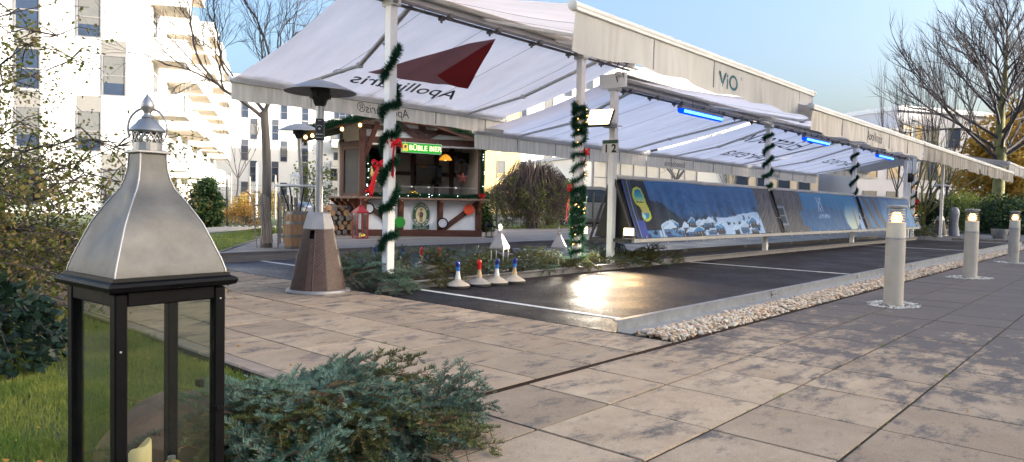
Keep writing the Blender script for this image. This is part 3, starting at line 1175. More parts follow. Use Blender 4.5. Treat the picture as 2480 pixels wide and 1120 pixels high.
lay('Apollinaris®', .2, (6.98, 9.012 - .012, 2.375), (-1, 0, .005), (0, 0, 1), M['logogrey'], val1[1], shear=.2)
lay('ViO', .23, (7.2, 3.4 - .03, 2.3), (1, 0, 0), (0, 0, 1), M['teal'], val1[0], sx=1.12, bold=.004)
lay('®', .06, (7.5, 3.4 - .03, 2.375), (1, 0, 0), (0, 0, 1), M['teal'], val1[0])

units = ((9.18, 15.16), (15.18, 21.22), (21.24, 27.3))
labs = ('low awning starting at the numbered post, its underside plain without lettering',
        'middle low awning with the words of the stock arena printed on its underside',
        'farthest of the low awnings, beyond the second garlanded post of the banner')
a2 = []
for i, ((xa, xb), lb) in enumerate(zip(units, labs)):
    r_ = make_awning(lb, xa, xb, 3.0, 2.93, 2.27, ((9.23,), (15.25,), (21.39, 27.1))[i], (.36 - .1, .27), M['canvas_b'], (M['valance'], M['valance_d'], M['valance_d'])[i], M['valance'],
        arms=((xa + .75, xa + 1.2, xa + 1.1, 1), (xa + 2.5, xa + 2.7, xa + 2.6, 1) if i == 9 else (xb - .75, xb - 1.2, xb - .95, 1), (xa + 3.0, xa + 3.3, xa + .9, -1), (xb - .7, xb - 1.1, xb - .8, -1)), far_gap=.075, capboard=i == 0)
    r_[0]['group'] = 'low awnings over the back lane'
    a2.append(r_)
    vals = [c for c in r_[0].children if c.name.startswith('valance')]
    cans = [c for c in r_[0].children if c.name.startswith('canvas')]
    gf = r_[1]
    if i == 1:
        for txt, xc, yc, sz in (('Eisstock', 18.35, 7.2, 1.08), ('Arena', 19.1, 8.35, .98)):
            me = fine(text_mesh(txt, sz, .0006, .25, bold=-.006), 3)
            drape(me, gf, xc, (yc - gf[2]) / (gf[4] - gf[2]))
            obj('lettering', me, M['logogrey'], cans[1])
    if i == 2:
        me = fine(text_mesh('Arena', .95, .0006, .25, bold=-.006), 3)
        drape(me, gf, 25.2, .5)
        obj('lettering', me, M['logogrey'], cans[1])
    if i == 0:
        lay('Apollinaris', .2, (11.95, 3.2 - .03, 2.1), (1, 0, 0), (0, 0, 1), M['logogrey'], vals[0], shear=.2)
    if i in (1,):
        lay('Eisstockarena', .2, (16.6, 9.2 - .0, 2.08), (-1, 0, 0), (0, 0, 1), M['logogrey'], vals[1])
    if i == 2:
        lay('Apollinaris', .2, (23.2, 9.2 - .0, 2.08), (-1, 0, 0), (0, 0, 1), M['logogrey'], vals[1], shear=.2)
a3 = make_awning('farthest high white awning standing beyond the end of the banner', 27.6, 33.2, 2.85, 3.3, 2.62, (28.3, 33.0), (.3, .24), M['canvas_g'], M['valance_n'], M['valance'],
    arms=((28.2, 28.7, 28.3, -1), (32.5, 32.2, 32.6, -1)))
for k_ in range(5):
    pass
# ================================================================ small shared builders
def needles(path, n, r, ln=.02, droop=0, seed=0, w=.0028, up=None):
    """tinsel or fir needles standing off a path: one thin triangle each; returns verts, faces"""
    g = np.random.default_rng(seed)
    P = np.asarray([tuple(p) for p in path], float)
    seg = np.linalg.norm(np.diff(P, axis=0), axis=1)
    cum = np.concatenate([[0], np.cumsum(seg)])
    t_ = g.uniform(0, cum[-1], n)
    i = np.clip(np.searchsorted(cum, t_) - 1, 0, len(seg) - 1)
    u = ((t_ - cum[i]) / np.maximum(seg[i], 1e-9))[:, None]
    base = P[i] * (1 - u) + P[i + 1] * u
    T = (P[i + 1] - P[i]) / np.maximum(seg[i], 1e-9)[:, None]
    D = g.standard_normal((n, 3))
    D -= T * (D * T).sum(1, keepdims=True)
    D /= np.linalg.norm(D, axis=1, keepdims=True)
    D = D + T * g.uniform(-.3, .5, (n, 1))
    D /= np.linalg.norm(D, axis=1, keepdims=True)
    L = r * g.uniform(.7, 1.15, (n, 1))
    tip = base + D * L
    S = np.cross(D, g.standard_normal((n, 3)))
    S /= np.linalg.norm(S, axis=1, keepdims=True)
    v = np.stack([base + S * w, base - S * w, tip], 1).reshape(-1, 3)
    f = np.arange(3 * n).reshape(-1, 3)
    return v, f
def garland_mesh(path, n, r, seed, w=.0045):
    v, f = needles(path, n, r, seed=seed, w=w)
    return npmesh('tinsel', v, f)
def helix(x, y, z0, z1, turns, r, a0=0, squash=1, wob=.02, seed=1):
    g = random.Random(seed)
    n = int(turns * 22)
    pts = []
    for k in range(n + 1):
        t_ = k / n
        a = a0 + t_ * turns * 2 * math.pi
        pts.append(Vector((x + r * math.cos(a), y + r * math.sin(a), z0 + (z1 - z0) * t_ + wob * math.sin(a * 1.3 + seed))))
    return pts
def bow(name, label, loc, rot, s=1, tails=((-.05, -.3), (.04, -.24)), group='red ribbon bows'):
    t_ = thing(name, label, 'bow', loc, rot, group)
    def strip(pts, w0, w1, twist=0):
        v, f = [], []
        n = len(pts)
        for i, p in enumerate(pts):
            w = w0 + (w1 - w0) * i / (n - 1)
            wv = Vector((w * math.cos(twist * i / n) * .35, w * .6, w * .75))
            d = Vector((.0015, 0, 0))
            for q in (Vector(p) + wv / 2, Vector(p) - wv / 2):
                v.append(q)
        for i in range(n - 1):
            f.append((2 * i, 2 * i + 1, 2 * i + 3, 2 * i + 2))
        return v, f
    b = MB()
    for sg in (-1, 1):
        pts = [(.01 * math.sin(k), sg * s * (.0 + .085 * math.sin(math.pi * k / 10)), s * (.035 * math.sin(2 * math.pi * k / 10) + .01)) for k in range(11)]
        b.add(*strip(pts, .05 * s, .05 * s, 1))
    obj('loop', b, M['ribbon'], t_)
    b = MB()
    for (dy, dz) in tails:
        pts = [(.01 * math.sin(k * 1.2), s * dy * k / 6 + .01 * math.sin(k), s * dz * k / 6) for k in range(7)]
        b.add(*strip(pts, .045 * s, .055 * s, 1.5))
    obj('tail', b, M['ribbon'], t_)
    b = MB().lathe([(0, -.02), (.018, -.01), (.02, .005), (0, .022)], 8)
    obj('knot', b, M['ribbon'], t_, 60)
    return t_
def path_garland(label, paths, n, r, group='tinsel garlands', seed=3, lights=0, lm=None, name='garland'):
    c = paths[0][0]
    t_ = thing(name, label, 'garland', tuple(c), 0, group)
    vs, fs, o = [], [], 0
    for k, p in enumerate(paths):
        v, f = needles(p, n // len(paths), r, seed=seed + k, w=.0042)
        vs.append(v); fs.append(f + o); o += len(v)
    v = np.concatenate(vs) - np.array(c)
    obj('tinsel', npmesh('tinsel', v, np.concatenate(fs)), M['tinsel'], t_)
    wb = MB()
    for p in paths:
        wb.tube([Vector(q) - Vector(c) for q in p], .009, 5)
    obj('wire_core', wb, M['tinsel'], t_)
    if lights:
        g = random.Random(seed)
        for k in range(lights):
            p = paths[k % len(paths)]
            q = Vector(g.choice(p)) - Vector(c) + Vector((g.uniform(-.03, .0), -abs(g.uniform(.03, .055)), g.uniform(-.03, .03)))
            if k == 0:
                me = MB().lathe([(0, -.008), (.007, -.003), (.007, .003), (0, .009)], 6).mesh('light')
                me.materials.append(lm or M['bulb'])
            lo = bpy.data.objects.new('light', me)
            COL.objects.link(lo)
            lo.parent = t_
            lo.location = q
    return t_

# garlands wound on the posts
path_garland('loose green tinsel garland winding up the nearest white post, with wide gaps', [helix(4.88, 6.2, .42, .95, 1.35, .078, 2.3, wob=.05, seed=3) + helix(4.88, 6.2, .98, 1.75, 2.2, .078, 4.5, wob=.05, seed=6) + helix(4.88, 6.2, 1.78, 2.05, 1.0, .08, 5.7, wob=.03, seed=8) + helix(4.88, 6.2, 2.1, 2.75, 1.35, .078, 5.7, wob=.05, seed=5)], 12000, .074, 'garlands wound on the white posts', 5)
path_garland('dense green tinsel garland with tiny warm lights on the second white post', [helix(8.35, 6.2, .05, 1.15, 7.5, .085, 0, wob=.02, seed=2), helix(8.35, 6.2, 1.1, 2.42, 7.6, .085, 1, wob=.025, seed=5), helix(8.35, 6.2, .5, 1.25, 8, .08, 2, wob=.02, seed=8), helix(8.35, 6.2, 2.0, 2.42, 4, .085, 3, seed=4)], 17000, .075, 'garlands wound on the white posts', 15, 34, M['bulb'])
path_garland('green tinsel garland on the post in front of the cabin print of the banner', [helix(15.25, 6.2, 1.32, 2.62, 4.6, .085, 1, wob=.02, seed=4)], 6000, .075, 'garlands wound on the white posts', 25)
path_garland('green tinsel garland on the post beside the far end of the long banner', [helix(21.39, 6.2, 1.3, 2.62, 3.6, .085, 1, wob=.02, seed=6)], 5000, .075, 'garlands wound on the white posts', 35)
path_garland('golden green garland on the far post past the end of the banner', [helix(28.3, 6.2, .3, 2.3, 5.5, .085, 1, wob=.02, seed=7)], 6000, .075, 'garlands wound on the white posts', 45, 24, M['bulb'])
bow('ribbon_bow', 'red ribbon bow facing the lane on the nearest post, below the print of the sign', (4.87, 6.1, 1.58), R(25), 1.0, ((.03, -.36), (-.09, -.03)))
bow('ribbon_bow', 'red ribbon hanging behind the nearest post, left of it', (4.84, 6.33, 1.36), R(25), .95, ((.13, -.3), (.1, -.34)))
bow('ribbon_bow', 'red bow high on the second post, right below its tiny lights', (8.36, 6.08, 1.72), R(-20), 1.15, ((.03, -.2), (-.02, -.1)))
bow('ribbon_bow', 'long red ribbon hanging at the left of the second post, halfway up', (8.27, 6.29, 1.2), R(-30), 1.1, ((.12, -.42), (.05, -.3)))
bow('ribbon_bow', 'small red bow on the far post past the end of the banner', (28.3, 6.08, 1.35), R(-30), 1.4, ((.02, -.2), (-.02, -.2)))

# number sign 12
t_ = thing('number_sign', 'small white sign with numbers 1 and 2 under a green strip', 'sign', (9.165, 6.21, 1.875))
bm_ = Matrix(((0, 0, -1, 0), (-1, 0, 0, 0), (0, 1, 0, 0), (0, 0, 0, 1)))   # x right = -Y, y up = Z, z out = -X
obj('board', MB().bbox((-.15, -.105, -.005), (.15, .105, .005), .002, bm_), M['cleanwhite'], t_)
obj('strip', MB().box((-.14, .045, .005), (.14, .098, .0065), bm_), M['signgreen'], t_)
for tx, xx in (('1', -.07), ('2', .07)):
    me = text_mesh(tx, .17, .001, bold=.006)
    me.transform(bm_ @ Matrix.Translation((xx, -.035, .006)))
    obj('digit', me, M['ink'], t_)
obj('pin', MB().bbox((-.01, -.02, -.04), (.01, .02, -.004), .002, bm_), M['dullsteel'], t_)

# floodlight on the numbered post
t_ = thing('floodlight', 'lit square floodlight clamped near the top of the numbered post', 'floodlight', (9.12, 6.2, 2.26))
fm = Matrix.Translation((-.36, -.06, .02)) @ rotz(R(10)) @ Matrix.Rotation(R(33), 4, 'Y')
obj('housing', MB().bbox((.0, -.2, -.155), (.05, .2, .155), .01, fm).bbox((.05, -.13, -.1), (.09, .13, .1), .01, fm), M['blackplastic'], t_)
for k in range(6):
    obj('fin', MB().box((.09, -.11 + k * .042, -.09), (.115, -.105 + k * .042, .09), fm), M['blackplastic'], t_)
obj('lamp_panel', MB().box((-.004, -.185, -.14), (.0, .185, .14), fm), M['flood'], t_)
obj('clamp_arm', MB().bar((-.3, -.05, -.02), (.02, 0, -.06), .03, .02).bbox((-.06, -.08, -.1), (.08, .085, -.03), .004).bar((-.02, -.03, -.065), (.03, -.2, -.09), .04, .012), M['dullsteel'], t_)
ld = bpy.data.lights.new('floodlight beam', 'SPOT')
ld.energy = 6
ld.color = (1, .72, .4)
ld.spot_size = R(110)
ld.spot_blend = .6
ld.shadow_soft_size = .12
lo = bpy.data.objects.new('beam', ld)
COL.objects.link(lo)
lo.parent = t_
lo.location = (-.42, -.07, .0)
lo.rotation_euler = Vector((.62, .3, .9)).to_track_quat('Z', 'Y').to_euler()

# small floods at the end of the banner
def small_flood(label, loc, rot, on=True, aim=None, watt=0, col=(1, .6, .25)):
    t_ = thing('floodlight', label, 'floodlight', loc, rot)
    obj('housing', MB().bbox((0, -.085, -.065), (.045, .085, .065), .008), M['blackplastic'], t_)
    obj('lamp_panel', MB().box((-.004, -.075, -.055), (0, .075, .055)), M['flood'] if on else M['discwhite'], t_)
    obj('bracket', MB().bar((.02, -.09, 0), (.02, -.09, -.1), .012, .02).bar((.02, .09, 0), (.02, .09, -.1), .012, .02).bbox((.0, -.095, -.112), (.04, .095, -.1), .002), M['dullsteel'], t_)
    if aim:
        ld = bpy.data.lights.new('flood beam', 'SPOT')
        ld.energy = watt
        ld.color = col
        ld.spot_size = R(80)
        ld.spot_blend = .25
        ld.shadow_soft_size = .14
        lo = bpy.data.objects.new('beam', ld)
        COL.objects.link(lo)
        lo.parent = t_
        lo.matrix_local = (Matrix.Translation(loc) @ rotz(rot)).inverted() @ Matrix.Translation(Vector(loc) + (Vector(aim) - Vector(loc)).normalized() * .03) @ (Vector(loc) - Vector(aim)).to_track_quat('Z', 'Y').to_matrix().to_4x4()
    return t_
small_flood('small lit floodlight low at the near corner of the banner, behind the numbered post', (9.16, 5.83, .57), R(22), aim=(5.9, 3.9, 0), watt=26)
small_flood('small floodlight turned sideways on the rail left of the numbered post', (9.2, 6.72, .56), R(40), aim=(5.6, 4.1, 0), watt=260, col=(1, .88, .7))

# hanging cables at the foot of the numbered post
cb = thing('cable_coil', 'bundle of black cables hanging behind the foot of the numbered post', 'cable', (9.35, 6.12, .3))
b = MB()
for k in range(7):
    g = random.Random(k)
    w_ = g.uniform(.06, .13); h_ = g.uniform(.12, .26)
    b.tube([(g.uniform(-.02, .02) + w_ * math.cos(a_), .02 * k - .05, -h_ / 2 + .02 + h_ / 2 * math.sin(a_) + .04) for a_ in np.linspace(0, 2 * math.pi, 15)], .007, 5, False)
obj('loop', b, M['cable'], cb)
b = MB().tube([(0, .06, .12), (.05, .05, .02), (.02, .05, -.2), (-.05, .04, -.3)], .008, 5)
obj('lead', b, M['cable'], cb)
# cable tangle at the top of the numbered post
cb = thing('cable', 'thin dark cable looped over the end plate of the low awning', 'cable', (9.16, 6.0, 2.95))
obj('loop', MB().tube([(0, .1, -.1), (-.03, .14, .08), (-.02, .06, .22), (0, -.06, .16), (.02, -.15, .2), (.05, -.3, .17), (.1, -.42, .2)], .008, 5).tube([(0, 0, -.05), (-.03, .0, .1), (0, -.1, .18)], .007, 5), M['cable'], cb)
obj('clip', MB().bbox((-.06, .02, -.02), (-.02, .1, .05), .006), M['offwhite'], cb)

# blue tube lamps under the ridge
lab = ('nearest lit blue tube lamp hanging under the ridge of the low awnings', 'middle lit blue tube lamp under the low awnings', 'farthest lit blue tube lamp under the low awnings')
def blue_lamp(x0, x1, lb):
    t_ = thing('tube_lamp', lb, 'lamp', (x0, 6.06, 2.66), 0, 'blue tube lamps under the awning ridge')
    L = x1 - x0
    b = MB()
    b.tube([(0, 0, -.02), (.03, 0, -.02), (L - .03, 0, -.02), (L, 0, -.02)], [.03, .058, .058, .03], 12)
    obj('tube', b, M['blueglow'], t_, 40)
    b = MB().tube([(.07, -.046, -.03), (L - .07, -.046, -.03)], .026, 8)
    obj('core', b, M['bluecore'], t_, 40)
    obj('housing', MB().bbox((0, -.05, .0), (L, .05, .06), .01), M['greyalu'], t_)
    b = MB()
    for x in (.08, L * .3, L * .72, L - .08):
        b.tube([(x - .04, 0, .06), (x, 0, .13), (x + .04, 0, .06)], .004, 5)
        b.tube([(x, 0, .13), (x, .02, .2)], .004, 5)
    obj('hanger', b, M['cable'], t_)
for (x0, x1), lb in zip(((11.02, 12.62), (16.95, 18.65), (23.0, 24.7)), lab):
    blue_lamp(x0, x1, lb)

# ================================================================ long A-shaped banner
def mix3(a, b, t_):
    return a * (1 - t_) + b * t_
def hsh(a, b):
    return np.abs(np.sin(a * 127.1 + b * 311.7) * 43758.5453) % 1
def vnoise(x, y):
    xi, yi = np.floor(x), np.floor(y)
    fx, fy = x - xi, y - yi
    fx, fy = fx * fx * (3 - 2 * fx), fy * fy * (3 - 2 * fy)
    return (hsh(xi, yi) * (1 - fx) + hsh(xi + 1, yi) * fx) * (1 - fy) + (hsh(xi, yi + 1) * (1 - fx) + hsh(xi + 1, yi + 1) * fx) * fy
def fbm(x, y, o=4):
    s, a = 0, .5
    for k in range(o):
        s = s + a * vnoise(x * 2 ** k + 7 * k, y * 2 ** k + 3 * k)
        a *= .5
    return s / .94
def C3(*c):
    return np.array(c, float)
def snow_print(x, v):
    """flat print of the banner: x metres along it, v = 0 foot .. 1 top; returns rgb"""
    n = fbm(x * 2.2, v * 4)
    n2 = fbm(x * 9, v * 14)
    c = mix3(C3(.02, .075, .19), C3(.045, .17, .36), np.clip(v * 1.1 - .1 + .7 * (n - .5), 0, 1)[..., None])
    c = mix3(c, C3(.012, .035, .1), (np.clip((n2 - .5) * 3, 0, .8) * np.clip(1.2 - v, 0, 1))[..., None])
    c = mix3(c, C3(.25, .4, .6), (np.clip((fbm(x * 14, v * 26, 2) - .62) * 4, 0, .5) * (v < .75))[..., None])
    # wooded slope falling to the right
    slope = np.interp(x, [.6, .9, 1.1, 1.35, 1.62, 2.2, 2.9, 3.4], [.70, .66, .61, .47, .34, .26, .2, .12]) + .05 * (hsh(np.floor(x * 22), 2 + 0 * x) - .5) - .05 * np.abs(np.mod(x * 22, 1) - .5)
    wood = (v < slope) & (x > .58) & (v > .06)
    c = np.where(wood[..., None], mix3(C3(.008, .017, .03), C3(.035, .055, .075), n2[..., None]), c)
    # snow fields on the right
    hill = np.interp(x, [1.6, 2.3, 2.8, 3.4, 4.0, 5.0], [.1, .31, .37, .34, .42, .47]) + .03 * (fbm(x * 6, x * 0 + 2, 2) - .5)
    sn = (v < hill) & (x > 1.55)
    c = np.where(sn[..., None], mix3(C3(.3, .42, .62), C3(.66, .7, .78), n[..., None]), c)
    tr = (v < hill + .1) & (v > hill - .2) & (fbm(x * 8, v * 9) > .6) & (x > 2.1)
    c = np.where(tr[..., None], C3(.02, .04, .06), c)
    # village houses: dark walls, snow or blue roofs
    r = random.Random(4)
    for k in range(30):
        hx = r.uniform(1.0, 4.95)
        hv = r.uniform(.02, .2) if hx > 1.5 else r.uniform(.08, .2)
        w, h = r.uniform(.22, .42), r.uniform(.08, .13)
        u = (x - hx) / w
        wall = (np.abs(u) < .46) & (v > hv - h * .5) & (v <= hv + h * .55)
        roof = (np.abs(u + .12) < .6) & (v > hv + h * .45 + .1 * h * u) & (v < hv + h * 1.45 - np.abs(u - .05) * h * 1.25)
        c = np.where(wall[..., None], (C3(.025, .03, .045), C3(.06, .05, .05), C3(.04, .1, .2))[k % 3], c)
        c = np.where(roof[..., None], (C3(.62, .66, .74), C3(.06, .22, .42), C3(.5, .55, .66))[k % 3], c)
        edge = roof & (v > hv + h * 1.3 - np.abs(u - .05) * h * 1.25)
        c = np.where(edge[..., None], C3(.75, .78, .84), c)
        win = wall & (np.abs(np.mod(u * 4, 1) - .5) < .16) & (v > hv + h * .05) & (v < hv + h * .3)
        c = np.where(win[..., None], C3(.3, .3, .32), c)
    def inpoly(P):
        k_ = np.zeros(x.shape, bool)
        for i in range(len(P)):
            (x0, y0), (x1, y1) = P[i], P[i - 1]
            cr_ = ((y0 > v) != (y1 > v)) & (x < (x1 - x0) * (v - y0) / (y1 - y0 + 1e-9) + x0)
            k_ ^= cr_
        return k_
    # upright skis and boards at the left end
    for xa, xb, col in ((-.4, .1, C3(.075, .09, .27)), (.1, .19, C3(.035, .04, .05)), (.19, .215, C3(.3, .38, .6)), (.215, .3, C3(.05, .055, .07)), (.3, .72, C3(.014, .018, .03)), (.72, .86, C3(.03, .035, .05))):
        k_ = (x > xa) & (x < xb) & ((xa != .72) | (v < .62))
        c = np.where(k_[..., None], col * (.75 + .5 * n2[..., None]), c)
    k_ = (x > .215) & (x < .42) & (v < .3)
    c = np.where(k_[..., None], C3(.07, .08, .3) * (.8 + .4 * n[..., None]), c)
    k_ = (x > .42) & (x < 1.5) & (v < .12) & (n2 > .42)
    c = np.where(k_[..., None], C3(.1, .22, .38), c)
    for (xa, va) in ((.8, .12), (.9, .2)):
        k_ = (np.abs(x - xa) < .03) & (v < va)
        c = np.where(k_[..., None], C3(.55, .57, .63), c)
    # goggles print
    G_ = [(.34, .86), (.46, .89), (.56, .86), (.60, .72), (.62, .58), (.665, .42), (.655, .34), (.60, .30), (.50, .275), (.42, .30), (.385, .36), (.42, .47), (.39, .53), (.31, .59), (.28, .68), (.285, .78)]
    cx_, cy_ = .47, .59
    c = np.where(inpoly(G_)[..., None], C3(.68, .66, .05), c)
    lens = inpoly([(cx_ + (a_ - cx_) * .8, cy_ + (b_ - cy_) * .88) for a_, b_ in G_])
    sunc = mix3(C3(.02, .13, .3), C3(.04, .42, .4), np.clip((.84 - v) * 7, 0, 1)[..., None])
    sunc = mix3(sunc, C3(.75, .62, .1), np.clip((.72 - v) * 8, 0, 1)[..., None])
    sunc = np.where(((v < .66) & (v > .6))[..., None] & (fbm(x * 40, x * 0, 2) * .1 + .58 > v)[..., None], C3(.05, .05, .02), sunc)
    sunc = mix3(sunc, C3(.6, .42, .12), (np.clip((.6 - v) * 9, 0, .8))[..., None])
    sunc = np.where((v < .42)[..., None], mix3(C3(.03, .28, .42), C3(.6, .7, .66), (n2 > .5)[..., None]), sunc)
    c = np.where(lens[..., None], sunc, c)
    # cabin of weathered boards around the first gap
    xr = x
    cab = (xr > 4.98) & (xr < 7.62) & ~((xr > 7.3) & (v < .7) & (hsh(np.floor(v * 8), 1 + 0 * v) > .6))
    pl = fbm(x * 2.5 + v * 5, (x * 1.2 - v) * 16, 3)
    wood_ = mix3(C3(.055, .045, .045), C3(.26, .21, .2), pl[..., None])
    wood_ = np.where((np.mod((x * .8 - v * (1.1)) * 7, 1) < .1)[..., None], C3(.03, .025, .028), wood_)
    c = np.where(cab[..., None], wood_, c)
    fr = (np.abs(xr - 6.15) < .25) & (v > .16) & (v < .62)
    c = np.where(fr[..., None], C3(.3, .3, .32), c)
    gl = (np.abs(xr - 6.15) < .19) & (v > .2) & (v < .58) & (np.abs(v - .39) > .02)
    c = np.where(gl[..., None], C3(.035, .05, .06), c)
    # blue forest part with white script
    blue = ~cab & (xr >= 7.0) & (x < 11.6)
    bl = mix3(C3(.035, .13, .3), C3(.04, .27, .46), np.clip(v * 1.3 - .3, 0, 1)[..., None])
    pk = .55 + .3 * np.clip(np.sin((x - 8.2) * 1.9), 0, 1) * fbm(x * 5, x * 0 + 1, 2)
    bl = np.where((v < pk)[..., None], mix3(C3(.03, .1, .22), C3(.08, .18, .32), n2[..., None]), bl)
    c = np.where(blue[..., None], bl, c)
    sc1 = blue & (((np.abs((x - 8.75) + .25 * (v - .7)) < .03) | (np.abs((x - 8.9) + .3 * (v - .7)) < .025) | (np.abs((x - 8.8) - 1.1 * (v - .72)) < .035)) & (v > .5) & (v < .9))
    sc2 = blue & (v > .335) & (v < .42) & (x > 8.45) & (x < 9.3) & (hsh(np.floor(x * 26), np.floor(v * 30)) > .35)
    c = np.where((sc1 | sc2)[..., None], C3(.5, .58, .68), c)
    # second board with a bright landscape, then cabin wood and blue again
    b2 = (((x - (11.2 + .5 * (v - .5))) / .6) ** 2 + ((v - .5) / .52) ** 2) < 1
    lc = mix3(C3(.04, .25, .45), C3(.7, .66, .5), np.clip(1.25 - v * 1.7, 0, 1)[..., None])
    c = np.where(b2[..., None], mix3(lc, C3(.35, .22, .12), (np.clip(1 - np.abs(x - 11.3) * 9, 0, 1) * (v < .6))[..., None]), c)
    w2 = (xr > 12.2) & (xr < 14.2)
    st = mix3(C3(.14, .12, .14), C3(.05, .2, .38), (np.mod(x * 1.3 + v * .9, 1) > .55)[..., None])
    c = np.where(w2[..., None], st, c)
    c = np.where((x > 14.2)[..., None], mix3(C3(.05, .2, .4), C3(.3, .42, .55), np.clip(n * 1.6 - .4, 0, 1)[..., None]), c)
    return np.clip(c * np.array([.62, .8, .98]), 0, 1)
pmat = bpy.data.materials.new('printed banner film')
pmat.use_nodes = True
_n, _l = pmat.node_tree.nodes, pmat.node_tree.links
_a = _n.new('ShaderNodeVertexColor')
_a.layer_name = 'print'
_l.new(_a.outputs[0], _n['Principled BSDF'].inputs['Base Color'])
_n['Principled BSDF'].inputs['Roughness'].default_value = .4
_n['Principled BSDF'].inputs['Specular IOR Level'].default_value = .12
BX = 9.3
M['railgrey'] = mk('grey painted rail', (.4, .39, .37), .5, var=.12)
YT, ZT, YB, ZB = 6.13, 1.385, 5.80, .47
def print_panel(x0, x1, parent, step):
    nx, nz = int((x1 - x0) / step) + 1, int(1.0 / step) + 1
    X, Vv = np.meshgrid(np.linspace(x0, x1, nx), np.linspace(0, 1, nz))
    tug = .012 * np.sin(X * 4.3 + Vv * 3) * np.sin(np.pi * Vv) + .006 * np.sin(X * 17) * np.sin(np.pi * Vv)
    v = np.stack([X, YB + (YT - YB) * Vv - tug, ZB + (ZT - ZB) * Vv + .012 * np.sin(X * 2.4) * Vv], -1).reshape(-1, 3)
    i = np.arange(nx * nz).reshape(nz, nx)
    f = np.stack([i[:-1, :-1], i[:-1, 1:], i[1:, 1:], i[1:, :-1]], -1).reshape(-1, 4)
    me = npmesh('printed_sheet', v, f, True)
    col = snow_print(X - BX, Vv)
    att = me.color_attributes.new('print', 'FLOAT_COLOR', 'POINT')
    rgba = np.concatenate([col.reshape(-1, 3), np.ones((nx * nz, 1))], 1).astype(np.float32)
    att.data.foreach_set('color', rgba.ravel())
    return obj('printed_sheet', me, pmat, parent)
bt = thing('banner', 'long blue printed banner of a snowy village on a slanted frame between the lanes', 'banner', (BX, 6.2, 0))
binv = Matrix.Translation((-BX, -6.2, 0))
spans = ((9.36, 15.12, .016), (15.36, 21.24, .024), (21.5, 27.1, .035))
for x0, x1, st in spans:
    p = print_panel(x0, x1, bt, st)
    p.matrix_local = binv
    # back sheet
    b = MB().add([(x0, 6.27, ZT), (x1, 6.27, ZT), (x1, 6.6, ZB), (x0, 6.6, ZB)], [(0, 1, 2, 3)])
    obj('back_sheet', b, M['blackplastic'], bt, m=binv)
    b = MB().bar((x0 - .05, 6.2, ZT + .03), (x1 + .05, 6.2, ZT + .03), .1, .06, b=.01)
    obj('top_rail', b, M['offwhite'], bt, m=binv)
    for yy in (5.78, 6.62):
        b = MB().bar((x0 - .16, yy, ZB - .04), (x1 + .1, yy, ZB - .04), .05, .06, b=.006)
        obj('bottom_rail', b, M['railgrey'], bt, m=binv)
    b = MB()
    for x in np.arange(x0 + .25, x1, .62):
        b.bar((x, 5.752, ZB - .1), (x, 5.79, ZB + .03), .006, .006)
        b.bar((x, 6.11, ZT + .062), (x, 6.14, ZT - .03), .006, .006)
    obj('cord', b, M['cleanwhite'], bt, m=binv)
    for x in (x0 - .12, x1 + .06):
        b = MB().bar((x, 5.8, ZB - .045), (x, 6.6, ZB - .045), .04, .05)
        b.bar((x, 5.8, ZB - .03), (x, 6.17, ZT), .03, .03).bar((x, 6.6, ZB - .03), (x, 6.23, ZT), .03, .03)
        obj('end_frame', b, M['blackplastic'], bt, m=binv)
    b = MB().add([(x0 - .02, 5.82, ZB), (x0 - .02, 6.58, ZB), (x0 - .02, 6.25, ZT - .02), (x0 - .02, 6.14, ZT - .02)], [(0, 1, 2, 3)])
    obj('end_cloth', b, M['cable'], bt, m=binv)
for px in (15.25, 21.39):
    for zz in (.78,):
        b = MB().bar((px - .12, 5.93, zz), (px + .12, 5.93, zz), .012, .012)
        obj('strap', b, M['cleanwhite'], bt, m=binv)
